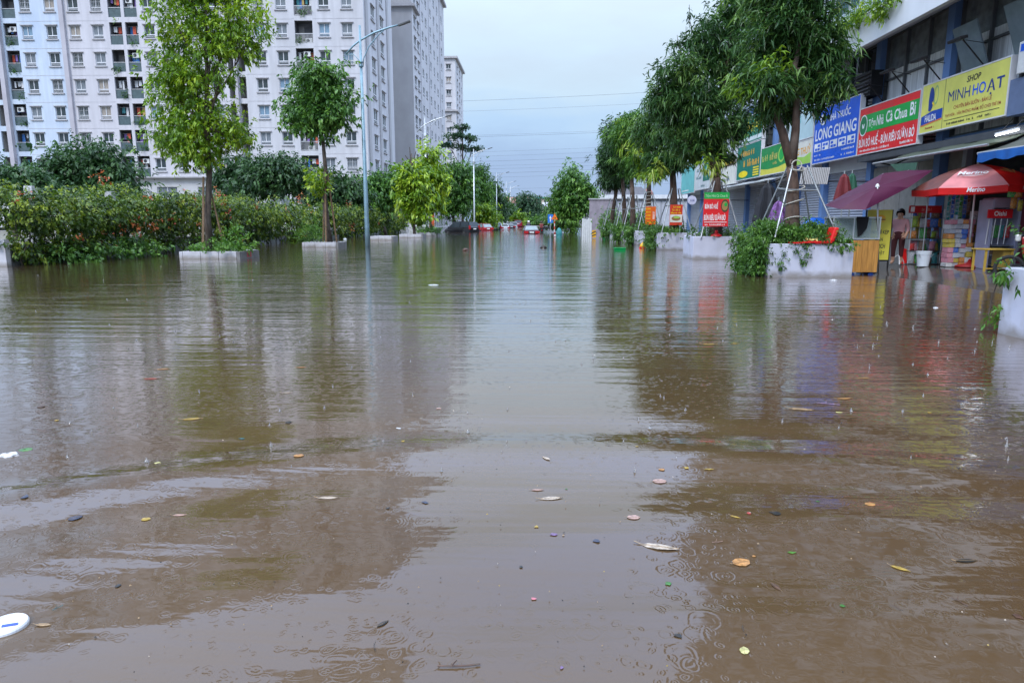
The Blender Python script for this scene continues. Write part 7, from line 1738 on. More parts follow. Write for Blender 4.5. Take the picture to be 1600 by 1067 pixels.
# motorbike under a blue tarpaulin
c = at_z(1278, 402, 0.0)
t = thing('covered_motorbike', 'blue tarpaulin draped over a parked motorbike behind the planter', 'tarpaulin', (c.x, c.y, 0))
mb = MB(); vs = []; fs = []; 
for i in range(9):
    q = i / 8; x = c.x - 0.75 + 1.5 * q; top_ = 1.35 + 0.14 * math.sin(q * 5) - 0.25 * (2 * q - 1) ** 4
    for j in range(7):
        s_ = (j - 3) / 3; vs.append((x, c.y + s_ * 0.42, top_ - 0.42 * abs(s_) ** 1.6 + 0.03 * math.sin(i * 2.1 + j * 1.7)))
for i in range(8):
    for j in range(6): fs.append((i * 7 + j, (i + 1) * 7 + j, (i + 1) * 7 + j + 1, i * 7 + j + 1))
mb.add(vs, fs); mb.build('tarpaulin', mat('tarpaulin_blue', (0.005, 0.10, 0.50), rough=0.35, var=0.2, scale=4), t, smooth=True)
mb = MB()
for y in (-0.55, 0.6): mb.tube([(c.x + y + 0.26 * math.cos(a), c.y, 0.33 + 0.26 * math.sin(a)) for a in np.linspace(0, 2 * math.pi, 17)], 0.045, 6, cap=False)
mb.box(c.x - 0.6, c.x + 0.5, c.y - 0.1, c.y + 0.1, 0.4, 0.9); mb.build('motorbike', DARKM, t)
# ------------------------------------------------------------------ food cart and banner
cx0, cx1 = at_z(1327, 429).x, at_z(1369, 429).x; cy = at_z(1340, 429).y
t = thing('food_cart', 'street food cart with an orange timber base and a glass case on top', 'food cart', ((cx0 + cx1) / 2, cy, 0))
nP = 5
for k in range(nP):
    x = cx0 + (cx1 - cx0) * k / nP; mb = MB(); mb.box(x + 0.003, x + (cx1 - cx0) / nP - 0.003, cy, cy + 0.03, 0.06, 0.86 + 0.004 * (k % 2)); mb.build('plank', mat('timber_orange', (0.50, 0.24, 0.055), rough=0.6, var=0.25, scale=5, stretch=(6, 1, 0.5), stain=(0.25, 0.11, 0.03), stain_amt=0.6, stain_scale=3), t)
mb = MB(); mb.box(cx0, cx1, cy + 0.034, cy + 0.55, 0.06, 0.855); mb.build('base', mat('timber_orange_side', (0.40, 0.19, 0.05), rough=0.6, var=0.2), t)
gx0 = at_y(1303, 345, cy).x
z0_, z1_ = 0.885, at_y(1340, 341, cy).z
mb = MB()
for x in (gx0, cx0 + 0.02, cx1 - 0.02):
    for y in (cy, cy + 0.5): mb.box(x - 0.015, x + 0.015, y, y + 0.03, z0_ + 0.03, z1_)
for z in (z0_, z1_): mb.box(gx0 - 0.02, cx1, cy - 0.005, cy + 0.54, z, z + 0.03)
mb.build('case_frame', mat('aluminium', (0.55, 0.56, 0.57), rough=0.35, metal=0.6), t)
mb = MB(); mb.box(gx0 + 0.016, cx0 + 0.004, cy + 0.008, cy + 0.014, z0_ + 0.031, z1_ - 0.001); mb.build('glass_pane', mat('cart_glass', (0.30, 0.38, 0.36), rough=0.08, alpha=0.45), t)
mb = MB(); mb.box(cx0 + 0.036, cx1 - 0.036, cy + 0.008, cy + 0.014, z0_ + 0.031, z1_ - 0.001); mb.build('glass_pane', mat('cart_glass', (0.30, 0.38, 0.36)), t)
mb = MB(); mb.box(gx0 + 0.02, cx1 - 0.03, cy + 0.48, cy + 0.49, z0_ + 0.031, z1_ - 0.001); mb.build('back_pane', mat('cart_back', (0.35, 0.38, 0.36), rough=0.3), t)
mb = MB(); mb.prism([(cx0 + 0.06, cy - 0.012, z1_ + 0.035), (cx0 + 0.36, cy - 0.012, z1_ + 0.035), (cx0 + 0.33, cy - 0.012, z1_ - 0.25), (cx0 + 0.22, cy - 0.012, z0_ + 0.12), (cx0 + 0.12, cy - 0.012, z0_ + 0.06), (cx0 + 0.09, cy - 0.012, z1_ - 0.2)], (0, -0.012, 0)); mb.build('black_cloth', mat('cloth_black', (0.012, 0.012, 0.014), rough=0.9), t)
mb = MB()
for x in (gx0 + 0.04, gx0 + 0.3): mb.box(x - 0.02, x + 0.02, cy + 0.05, cy + 0.09, -0.1, z0_)
mb.build('stand', STEEL, t)
for x in (cx0 + 0.08, cx1 - 0.12):
    mb = MB(); mb.tube([(x, cy + 0.05, -0.02), (x, cy + 0.3, -0.02)], 0.075, 12); mb.build('wheel', mat('cart_wheel_blue', (0.01, 0.08, 0.42), rough=0.5), t)
by = cy + 0.55
bx0, bx1 = at_y(1352, 380, by).x, at_y(1390, 380, by).x; bz0, bz1 = at_y(1370, 406, by).z, at_y(1370, 328, by).z
t = thing('banner_stand', 'tall yellow menu banner stand behind the food cart', 'banner', ((bx0 + bx1) / 2, by, 0))
mb = MB(); mb.box(bx0, bx1, by, by + 0.02, bz0, bz1); mb.build('banner', pm('banner_yellow', (0.62, 0.56, 0.07)), t)
FB = Frame((bx0, by, bz0), (1, 0, 0)); bw_, bh_ = bx1 - bx0, bz1 - bz0
letters(t, FB, [('BÁNH MÌ KẸP', 0.05 * bw_, 0.50 * bh_, 0.88 * bw_, 0.11 * bh_), ('MẶN', 0.4 * bw_, 0.36 * bh_, 0.3 * bw_, 0.11 * bh_), ('SANDWICH', 0.08 * bw_, 0.23 * bh_, 0.74 * bw_, 0.09 * bh_), ('ĂN VẶT', 0.3 * bw_, 0.09 * bh_, 0.52 * bw_, 0.10 * bh_)], P_BLK, bold=0.02)
mb = MB(); FB.flat(mb, ellipse(0.5 * bw_, 0.83 * bh_, 0.24 * bw_, 0.07 * bh_, 16, 0, math.pi), 0.003, 0, 0.002); FB.box(mb, 0.26 * bw_, 0.74 * bw_, 0.79 * bh_, 0.82 * bh_, 0.003, 0.006, 1); FB.box(mb, 0.3 * bw_, 0.7 * bw_, 0.76 * bh_, 0.775 * bh_, 0.003, 0.006, 0); mb.build('burger_logo', [P_ORG, pm('crust', (0.35, 0.14, 0.03))], t)
mb = MB()
for x in (bx0 - 0.02, bx1 + 0.02): mb.box(x - 0.015, x + 0.015, by + 0.022, by + 0.05, -0.02, bz1)
mb.box(bx0 - 0.03, bx1 + 0.03, by + 0.025, by + 0.045, bz0 - 0.04, bz0 - 0.005); mb.box(bx0 - 0.05, bx1 + 0.16, by - 0.2, by + 0.25, -0.06, 0.02); mb.build('frame', BLACKM, t)
# red plastic chair lying on the planter with a yellow cloth
c = at_y(1270, 377, 16.98)
t = thing('plastic_chair', 'red plastic chair tipped over on the planter rim', 'chair', (c.x, 17.0, 0.80))
CH = mat('plastic_red', (0.70, 0.015, 0.015), rough=0.35, var=0.05)
x = at_y(1258, 377, 17.0).x
mb = MB(); mb.obox((x + 0.25, 17.0, 0.845), (0.30, 0, 0.01), (0, 0.19, 0), (0, 0, 0.018)); mb.build('seat', CH, t, bevel=0.01)
mb = MB(); mb.obox((x + 0.62, 17.0, 1.02), (0.055, 0, -0.008), (0, 0.19, 0), (0.05, 0, 0.17)); mb.build('backrest', CH, t, bevel=0.03)
for dx, dy in ((-0.02, -0.16), (-0.02, 0.16), (0.5, -0.16), (0.5, 0.16)):
    mb = MB(); mb.obox((x + dx - 0.12, 17.0 + dy, 0.83), (0.2, 0, 0.008), (0, 0.018, 0), (0, 0, 0.018)); mb.build('leg', CH, t)
c = at_y(1268, 374, 16.9)
t = thing('crumpled_cloth', 'pale yellow cloth crumpled on the red chair', 'cloth', (c.x, 16.9, 0.87))
rgc = random.Random(3); mb = MB(); vs = []; fs = []
for j in range(6):
    for i in range(10): vs.append((c.x - 0.13 + 0.26 * i / 9, 16.84 + 0.15 * j / 5, 0.875 + 0.06 * math.sin(i * 1.3 + j) * math.sin(j * 0.9 + 0.3) + rgc.uniform(0, 0.03)))
for j in range(5):
    for i in range(9): fs.append((j * 10 + i, j * 10 + i + 1, (j + 1) * 10 + i + 1, (j + 1) * 10 + i))
mb.add(vs, fs); mb.build('cloth_sheet', mat('cloth_yellow', (0.62, 0.50, 0.16), rough=0.8), t, smooth=True)
c = at_y(1120, 366, 24.85)
t = thing('toy_hat', 'small red conical cover on the second planter rim', 'cover', (c.x, 24.9, 0.8)); mb = MB(); mb.lathe([(0.2, 0), (0.18, 0.06), (0.07, 0.10), (0.05, 0.2), (0.02, 0.22)], (c.x, 24.9, 0.80), 14); mb.build('cone', CH, t)

# ------------------------------------------------------------------ corner shop goods
FZ = 0.20
p = at_z(1403, 413, FZ)
person('person in pink top and maroon trousers standing beside the snack rack', (p.x, p.y + 0.1, FZ), math.pi * 0.80, stand(1.42), mat('top_pink', (0.42, 0.22, 0.24), rough=0.8), mat('trousers_maroon', (0.06, 0.012, 0.014), rough=0.85), waist=0.86)
p = at_z(1397, 412, FZ)
t = thing('folded_stand', 'white metal hanger stand with splayed feet in front of the person', 'stand', (p.x, p.y - 0.2, FZ))
mb = MB(); mb.tube([(p.x, p.y - 0.2, FZ + 0.22), (p.x - 0.02, p.y - 0.2, 1.28)], 0.018, 8); mb.build('post', FRAME_W, t)
for a in (0.3, 2.4, 4.4):
    mb = MB(); mb.tube([(p.x, p.y - 0.2, FZ + 0.26), (p.x + 0.12 * math.cos(a), p.y - 0.2 + 0.12 * math.sin(a), FZ + 0.16), (p.x + 0.2 * math.cos(a), p.y - 0.2 + 0.2 * math.sin(a), FZ)], 0.014, 6); mb.build('foot', FRAME_W, t)
mb = MB(); mb.prism([(p.x + 0.12, p.y - 0.15, FZ), (p.x + 0.26, p.y - 0.15, FZ), (p.x + 0.22, p.y - 0.15, FZ + 0.4), (p.x + 0.14, p.y - 0.15, FZ + 0.42)], (0, 0.03, 0)); mb.build('red_bag', CH, t)
BAGC = {'green': (0.05, 0.35, 0.06), 'lime': (0.32, 0.50, 0.04), 'blue': (0.03, 0.13, 0.50), 'red': (0.55, 0.03, 0.03), 'white': (0.60, 0.60, 0.62), 'yellow': (0.62, 0.45, 0.05), 'orange': (0.62, 0.22, 0.03), 'pink': (0.60, 0.22, 0.28), 'silver': (0.42, 0.44, 0.48), 'teal': (0.04, 0.30, 0.30), 'brown': (0.16, 0.08, 0.04)}
BAGM = {k: mat('packet_' + k, c, rough=0.25, var=0.75, scale=16, bump=0.02, spec=0.6, stain=(0.45, 0.44, 0.42), stain_amt=0.8, stain_scale=9) for k, c in BAGC.items()}
_bag = {}
def bag_mesh(k, seed):
    if (k, seed) in _bag: return _bag[(k, seed)]
    rg = random.Random(seed); mb = MB(); n = 6; vs = []; fs = []
    for s_ in (-1, 1):
        for j in range(n + 1):
            for i in range(n + 1):
                u, v = i / n * 2 - 1, j / n * 2 - 1
                d = 0.22 * max(0, (1 - u * u)) ** 0.5 * max(0, (1 - v * v)) ** 0.5 * (1 + rg.uniform(-0.3, 0.3))
                vs.append((u * 0.5 * (1 - 0.06 * (1 - v * v)), s_ * d - 0.002 * s_, (v + 1) / 2))
    for s_ in range(2):
        o = s_ * (n + 1) ** 2
        for j in range(n):
            for i in range(n):
                a = o + j * (n + 1) + i; q = (a, a + 1, a + n + 2, a + n + 1); fs.append(q if s_ == 0 else q[::-1])
    mb.add(vs, fs); _bag[(k, seed)] = mb.mesh('packet', BAGM[k], smooth=True); return _bag[(k, seed)]
def bag(label, pos, w, h, col, seed, rz=0.0, tilt=0.0, name='snack_packet', group='packets of goods outside the corner shop', cat='packet'):
    o = link_mesh(name, bag_mesh(col, seed % 4), None, pos, (tilt, 0, rz)); o.scale = (w, w * 0.8, h)
    return tag(o, label, cat, group)
# snack rack
r0_, r1_ = at_z(1418, 413, FZ), at_z(1472, 413, FZ); ry = r0_.y
t = thing('snack_rack', 'wire snack rack with a red header beside the person', 'display rack', ((r0_.x + r1_.x) / 2, ry, FZ))
hz = at_y(1445, 333, ry).z
for x in (r0_.x, r1_.x - 0.1):
    for y in (ry, ry + 0.4):
        mb = MB(); mb.tube([(x, y, FZ), (x, y, hz + 0.1)], 0.014, 6); mb.build('upright', STEEL, t)
shelf_z = [FZ + 0.02, FZ + 0.36, FZ + 0.68, FZ + 0.98, FZ + 1.22]
for z in shelf_z:
    mb = MB(); mb.box(r0_.x - 0.02, r1_.x - 0.08, ry - 0.02, ry + 0.42, z - 0.012, z); mb.build('shelf', mat('wire_dark', (0.10, 0.10, 0.11), rough=0.5, metal=0.4), t)
hx0, hx1 = at_y(1420, 328, ry).x, at_y(1470, 328, ry).x
mb = MB(); mb.box(hx0, hx1, ry - 0.04, ry, hz, hz + 0.19); mb.build('header', mat('header_red', (0.42, 0.012, 0.015), rough=0.4), t)
FH = Frame((hx0, ry - 0.04, hz), (1, 0, 0)); letters(t, FH, [('#8', 0.38 * (hx1 - hx0), 0.05, 0.35 * (hx1 - hx0), 0.09)], pm('header_text', (0.55, 0.25, 0.2)), bold=0.01)
mb = MB(); FH.box(mb, 0.03, 0.13, 0.03, 0.16, 0.002, 0.005); mb.build('badge', P_WHITE, t)
rg = random.Random(77)
ROWN = ['bottom', 'second', 'third', 'fourth', 'top']; ORD = ['first', 'second', 'third', 'fourth', 'fifth', 'sixth', 'seventh']
ROWC = ['white', 'silver', 'blue', 'yellow', 'brown', 'red', 'orange', 'pink', 'teal', 'green', 'lime']
NTH = ['first', 'second', 'third', 'fourth', 'fifth', 'sixth', 'seventh', 'eighth', 'ninth']
for i, z in enumerate(shelf_z):
    for k in range(9):
        cname = ROWC[(k * 4 + i * 3 + rg.randrange(3)) % 11]
        x = r0_.x + 0.04 + (r1_.x - r0_.x - 0.12) * (k + 0.5) / 9
        bag('%s packet, %s from the left on the %s shelf of the snack rack' % (cname, NTH[k], ROWN[i]), (x, ry + 0.02 + (k % 3) * 0.07 + rg.uniform(0, 0.05), z + 0.002), rg.uniform(0.14, 0.21), rg.uniform(0.18, 0.31), cname, rg.randrange(9), rg.uniform(-0.5, 0.5), rg.uniform(-0.25, 0.1))
# bucket
p = at_z(1441.5, 416, FZ)
t = thing('bucket', 'white plastic bucket standing in front of the snack rack', 'bucket', (p.x, p.y, FZ))
mb = MB(); mb.lathe([(0.13, 0), (0.165, 0.30), (0.175, 0.30), (0.175, 0.35), (0.182, 0.36), (0.182, 0.385), (0.165, 0.385), (0.16, 0.33), (0.125, 0.02)], (p.x, p.y, FZ), 20); mb.build('pail', mat('bucket_white', (0.60, 0.64, 0.68), rough=0.35, var=0.06), t, smooth=False)
mb = MB(); mb.tube([(p.x + 0.178 * math.cos(a), p.y - 0.10, FZ + 0.33 - 0.14 * math.sin(a)) for a in np.linspace(0, math.pi, 12)], 0.006, 5); mb.build('handle', STEEL, t)
p2 = at_z(1440, 414, FZ)
t = thing('umbrella_shaft', 'thin grey pole rising from the bucket to the red parasol', 'pole', (p.x - 0.02, p.y + 0.02, FZ + 0.05)); mb = MB(); mb.tube([(p.x - 0.02, p.y + 0.02, FZ + 0.05), (at_y(1451, 303, p.y).x, p.y + 0.02, at_y(1451, 303, p.y).z)], 0.013, 7); mb.build('shaft', STEEL, t)
# loose sacks right of the bucket
for i, (px, py, w, h, cname) in enumerate(((1455, 411, 0.32, 0.34, 'red'), (1466, 411, 0.28, 0.3, 'brown'), (1458, 396, 0.3, 0.3, 'orange'), (1468, 395, 0.24, 0.36, 'teal'), (1447, 398, 0.3, 0.3, 'pink'), (1474, 406, 0.24, 0.3, 'yellow'))):
    q = at_z(px, 412, FZ); zz = FZ if py > 405 else FZ + 0.30
    bag('%s sack in the loose pile right of the white bucket' % cname, (q.x, q.y + (0.0 if py > 405 else 0.08), zz), w, h, cname, i, 0.2 * i, -0.1, 'goods_sack', 'loose sacks by the bucket', 'sack')
def pack_mesh(col):
    if ('pack', col) not in _bag:
        mb = MB(); e = 0.06
        vs = [(sx * (0.5 - (e if k in (0, 3) else 0)), sy * (0.5 - (e if k in (0, 3) else 0)), z) for k, z in enumerate((0.0, 0.08, 0.92, 1.0)) for sx, sy in ((-1, -1), (1, -1), (1, 1), (-1, 1))]
        fs = [(3, 2, 1, 0), (12, 13, 14, 15)] + [(k * 4 + j, k * 4 + (j + 1) % 4, (k + 1) * 4 + (j + 1) % 4, (k + 1) * 4 + j) for k in range(3) for j in range(4)]
        mb.add(vs, fs); _bag[('pack', col)] = mb.mesh('pack', BAGM[col])
    return _bag[('pack', col)]
# stacked packs of tissue
s0, s1 = at_z(1477, 417, FZ), at_z(1513, 417, FZ)
PCOL = ['pink', 'white', 'silver', 'white', 'pink', 'silver', 'yellow', 'white', 'blue', 'silver', 'orange', 'white']
COLN = ['leftmost', 'second', 'third', 'rightmost']; NTH2 = ['bottom', 'second', 'third', 'fourth', 'fifth', 'sixth', 'seventh', 'eighth', 'ninth', 'top']
rgp = random.Random(31)
for k in range(4):
    z = FZ
    for i in range(10):
        x = s0.x + (s1.x - s0.x) * (k + 0.5) / 4 + rgp.uniform(-0.012, 0.012); hh_ = rgp.uniform(0.10, 0.14); cn_ = PCOL[(k * 5 + i // 2 * 3 + rgp.randrange(2)) % 12]
        o = bag('%s wrapped pack, %s one up in the %s column of the pack stack' % (cn_, NTH2[i], COLN[k]), (x, s0.y + 0.1 + rgp.uniform(-0.03, 0.03), z), 0.2, 0.19, cn_, k + i, rgp.uniform(-0.12, 0.12), 0.0, 'tissue_pack', 'stacked wrapped packs by the parasol pole', 'pack'); o.data = pack_mesh(cn_); o.scale = ((s1.x - s0.x) / 4 * rgp.uniform(0.88, 1.0), 0.28, hh_ * 0.98); z += hh_
# hanging strips of sachets above the stack
sy_ = s0.y + 0.5
for k in range(6):
    x = at_y(1483 + k * 6.2, 320, sy_).x; z1 = at_y(1483, 298, sy_).z; z0 = at_y(1483, 346 - (k % 3) * 5, sy_).z
    t = thing('sachet_strip', '%s hanging strip of sachets from the left above the tissue packs' % ORD[k], 'sachets', (x, sy_, z0), 'hanging strips of sachets')
    n = 6
    for i in range(n):
        zz = z0 + (z1 - z0) * i / n; mb = MB(); mb.box(x - 0.042, x + 0.042, sy_ - 0.008, sy_ + 0.008, zz, zz + (z1 - z0) / n - 0.015); mb.build('sachet', BAGM[['teal', 'blue', 'teal', 'green', 'blue', 'brown'][k]], t)
    mb = MB(); mb.box(x - 0.004, x + 0.004, sy_ + 0.009, sy_ + 0.013, z0, z1 + 0.35); mb.build('string', FRAME_W, t)
# mixed hanging goods and blue dotted panel
q0 = at_z(1517, 417, FZ)
for i, (py, cname, w, h) in enumerate(((343, 'white', 0.28, 0.34), (362, 'orange', 0.22, 0.26), (375, 'brown', 0.24, 0.24), (385, 'yellow', 0.16, 0.3), (400, 'white', 0.2, 0.3), (412, 'brown', 0.24, 0.28))):
    z = at_y(1523, py, q0.y + 0.25).z
    bag('%s hanging bag, %s from the top between parasol pole and blue panel' % (cname, ORD[i]), (at_y(1523, py, q0.y + 0.25).x, q0.y + 0.25, z - h * 0.4), w, h, cname, i, 0.1 * i, 0, 'hanging_bag', 'bags hanging beside the blue panel', 'bag')
x0, x1 = at_y(1527, 380, q0.y + 0.3).x, at_y(1540, 380, q0.y + 0.3).x
t = thing('dotted_panel', 'tall blue panel with pale dots beside the snack cabinet', 'panel', ((x0 + x1) / 2, q0.y + 0.3, FZ)); yb = q0.y + 0.3
mb = MB(); mb.box(x0, x1, yb, yb + 0.06, FZ, at_y(1530, 330, yb).z); mb.build('panel', mat('panel_blue', (0.012, 0.05, 0.32), rough=0.3, var=0.3, scale=5), t)
FD = Frame((x0, yb, FZ), (1, 0, 0)); rg = random.Random(9)
for i in range(14):
    mb = MB(); FD.flat(mb, ellipse(rg.uniform(0.04, x1 - x0 - 0.04), 0.08 + i * 0.105, 0.028, 0.03, 10), 0.002, 0, 0.003); mb.build('dot', P_SKY if i % 2 else P_PINK, t)
# snack cabinet with red header
k0, k1 = at_z(1541, 420, FZ), at_z(1584, 420, FZ); ky = k0.y
kz = lambda py: at_y(1560, py, ky).z
t = thing('snack_cabinet', 'tall lilac display cabinet with a red brand header outside the shop', 'display cabinet', ((k0.x + k1.x) / 2, ky, FZ))
kx0, kx1 = k0.x - 0.03, k1.x
mb = MB(); mb.box(kx0, kx0 + 0.05, ky, ky + 0.5, FZ, kz(312)); mb.box(kx1 - 0.05, kx1, ky, ky + 0.5, FZ, kz(312)); mb.box(kx0 + 0.052, kx1 - 0.052, ky + 0.45, ky + 0.5, FZ, kz(326)); mb.build('frame', mat('cabinet_lilac', (0.34, 0.34, 0.46), rough=0.4), t)
mb = MB(); mb.box(kx0 + 0.052, kx1 - 0.052, ky + 0.01, ky + 0.49, kz(325), kz(309)); mb.build('top_box', mat('cabinet_top_mauve', (0.30, 0.25, 0.34), rough=0.5), t, bevel=0.02)
hx0, hx1 = at_y(1543, 335, ky).x, at_y(1581, 335, ky).x
mb = MB(); mb.box(hx0, hx1, ky - 0.03, ky + 0.008, kz(341), kz(327.5)); mb.build('header', mat('cabinet_red', (0.60, 0.012, 0.02), rough=0.35), t)
FO = Frame((hx0, ky - 0.03, kz(341)), (1, 0, 0)); ww, hh = hx1 - hx0, kz(327.5) - kz(341)
letters(t, FO, [('Oishi', 0.24 * ww, 0.25 * hh, 0.5 * ww, 0.55 * hh)], P_WHITE, bold=0.02)
for k in range(4):
    x = hx0 + (hx1 - hx0) * (k + 0.5) / 4; mb = MB(); mb.tube([(x - 0.03, ky + 0.02, kz(382)), (x, ky + 0.02, kz(342))], 0.012, 6); mb.build('rail', FRAME_W, t)
for z in (kz(385), kz(400), FZ + 0.08): mb = MB(); mb.box(kx0 + 0.052, kx1 - 0.052, ky + 0.03, ky + 0.445, z, z + 0.02); mb.build('shelf', STEEL, t)
for i, (cname, px) in enumerate((('white', 1548), ('green', 1556), ('teal', 1564), ('red', 1573))):
    q = at_y(px, 362, ky + 0.2); bag('%s packet, %s from the left inside the lilac cabinet' % (cname, ORD[i]), (q.x, ky + 0.2, kz(372)), 0.16, 0.3, cname, i, 0, 0)
    q = at_y(px, 392, ky + 0.2); c2 = ['brown', 'silver', 'brown', 'silver'][i]; bag('%s packet, %s from the left on the low shelf of the lilac cabinet' % (c2, ORD[i]), (q.x, ky + 0.2, kz(385) - 0.25), 0.15, 0.2, c2, i + 1, 0, 0)
# folding table
f0, f1 = at_z(1536, 425, FZ), at_z(1580, 425, FZ); fy = f0.y
fz = at_y(1555, 389, fy).z; TM = mat('timber_yellow', (0.46, 0.30, 0.05), rough=0.5, var=0.2, scale=6)
t = thing('folding_table', 'small yellow wooden table in front of the lilac cabinet', 'table', ((f0.x + f1.x) / 2, fy, FZ))
mb = MB(); mb.box(f0.x - 0.02, f1.x + 0.03, fy - 0.03, fy + 0.5, fz - 0.03, fz); mb.build('table_top', TM, t, bevel=0.008)
for x in (f0.x + 0.03, f1.x - 0.03):
    for y in (fy, fy + 0.42):
        mb = MB(); mb.box(x - 0.02, x + 0.02, y, y + 0.04, FZ, fz - 0.032); mb.build('leg', TM, t)
mb = MB(); mb.box(f0.x + 0.052, f1.x - 0.052, fy + 0.005, fy + 0.03, FZ + 0.06, FZ + 0.09); mb.build('stretcher', TM, t)
mb = MB(); mb.box(f0.x + 0.42, f1.x - 0.052, fy + 0.02, fy + 0.4, FZ + 0.10, fz - 0.034); mb.build('drawer_box', mat('timber_yellow_dark', (0.36, 0.24, 0.05), rough=0.5), t)
# orange hanging packets and maroon post at the right edge
for i, (px, py, cname) in enumerate(((1582, 300, 'green'), (1592, 300, 'orange'), (1584, 318, 'orange'), (1594, 322, 'yellow'))):
    q = at_y(px, py, 16.6); bag('%s packet hanging under the awning at the right edge, %s one' % (cname, ORD[i]), (q.x, 16.6, q.z - 0.12), 0.22, 0.26, cname, i, 0.2 * i, 0, 'hanging_packet', 'packets hanging at the right edge')
q = at_z(1588, 420, FZ)
t = thing('maroon_post', 'maroon post at the right edge behind the motorbike', 'post', (q.x, q.y, FZ)); mb = MB(); mb.box(q.x - 0.09, q.x + 0.09, q.y, q.y + 0.18, FZ, 2.6); mb.build('shaft', mat('post_maroon', (0.16, 0.03, 0.05), rough=0.5), t)
mb = MB(); mb.box(q.x - 0.13, q.x + 0.13, q.y - 0.04, q.y + 0.22, FZ, FZ + 0.12) ; mb.build('plinth', CONC_D, t)
q = at_z(1592, 440, 0.03)
motorbike('dark motorbike with a red front cowl parked at the right edge', (q.x + 0.25, q.y - 0.4, 0.03), math.radians(62), mat('cowl_red', (0.45, 0.01, 0.01), rough=0.25, coat=0.5))
# lit fluorescent tube under the fascia
t = thing('tube_light', 'lit white fluorescent tube under the shop fascia', 'light', (10.9, 15.4, 3.4))
a, b = at_x(1556, 212, 10.9), at_x(1591, 203, 10.9)
em = bpy.data.materials.new('tube_emission'); em.use_nodes = True; em.node_tree.nodes['Principled BSDF'].inputs['Emission Color'].default_value = (0.9, 0.95, 1, 1); em.node_tree.nodes['Principled BSDF'].inputs['Emission Strength'].default_value = 7.0
mb = MB(); mb.tube([a, b], 0.02, 8); mb.build('tube', em, t)
mb = MB(); up_ = Vector((0, 0, 0.035)); mb.tube([a + up_ - (b - a) * 0.03, b + up_ + (b - a) * 0.03], 0.025, 6); mb.build('batten', FRAME_W, t)
mb = MB()
for q_ in (0.2, 0.8): e = a.lerp(b, q_); mb.tube([e + up_, e + Vector((0.25, 0, 0.35))], 0.01, 5)
mb.build('hanger', BLACKM, t)

# goods on shelves at the back of the corner shop
t = thing('shop_shelves', 'goods shelves along the dark back of the corner shop', 'shelves', (14.6, 17.5, FZ))
for z in (0.25, 0.8, 1.35, 1.9, 2.45):
    mb = MB(); mb.box(14.2, 14.7, 12.6, 20.2, z, z + 0.03); mb.build('shelf', STEEL, t)
rgs = random.Random(12); mb = MB(); cl = list(BAGM)
for z in (0.282, 0.832, 1.382, 1.932, 2.482):
    y = 12.65
    while y < 20.0:
        w_ = rgs.uniform(0.08, 0.24); mb.box(14.22, 14.45, y, y + w_ * 0.92, z, z + rgs.uniform(0.2, 0.46), rgs.randrange(len(cl))); y += w_
tag(mb.build('goods', [BAGM[k] for k in cl], t), kind='stuff')
# ------------------------------------------------------------------ floating litter and leaves
def dcol(n, c, r=0.35): return mat('litter_' + n, tuple(0.72 * x + 0.06 * sum(c) / 3 for x in c), rough=r, var=0.5, scale=45, stain=(0.10, 0.07, 0.045), stain_amt=0.7, stain_scale=25)
D = {'yellow': dcol('yellow', (0.50, 0.33, 0.03)), 'pale_yellow': dcol('pale_yellow', (0.60, 0.55, 0.20)), 'orange': dcol('orange', (0.55, 0.25, 0.06)), 'tan': dcol('tan', (0.42, 0.27, 0.13)), 'cream': dcol('cream', (0.58, 0.47, 0.36)), 'pinkish': dcol('pinkish', (0.50, 0.30, 0.24)), 'brown': dcol('brown', (0.10, 0.045, 0.025)), 'dark': dcol('dark', (0.02, 0.018, 0.015)), 'green': dcol('green', (0.08, 0.24, 0.02)), 'grass': dcol('grass', (0.05, 0.20, 0.03)), 'white': dcol('white', (0.72, 0.72, 0.74)), 'pink': dcol('pink', (0.65, 0.18, 0.22)), 'red': dcol('red', (0.5, 0.05, 0.04)), 'violet': dcol('violet', (0.20, 0.11, 0.26)), 'blue': dcol('blue', (0.035, 0.045, 0.09)), 'teal': dcol('teal', (0.03, 0.25, 0.28))}
def leaf_outline(shape, rg):
    if shape == 'lance': return [(-0.5, 0.0), (-0.32, 0.11), (-0.05, 0.16), (0.22, 0.12), (0.5, 0.0), (0.22, -0.12), (-0.05, -0.16), (-0.32, -0.11)]
    if shape == 'broad': return [(-0.5, 0.02), (-0.38, 0.26), (-0.1, 0.38), (0.2, 0.33), (0.5, 0.05), (0.28, -0.28), (-0.05, -0.38), (-0.36, -0.24)]
    n = 8; sq = rg.uniform(0.22, 0.6)
    return [(rg.uniform(0.18, 0.5) * math.cos(2 * math.pi * k / n), sq * rg.uniform(0.3, 1.0) * math.sin(2 * math.pi * k / n)) for k in range(n)]
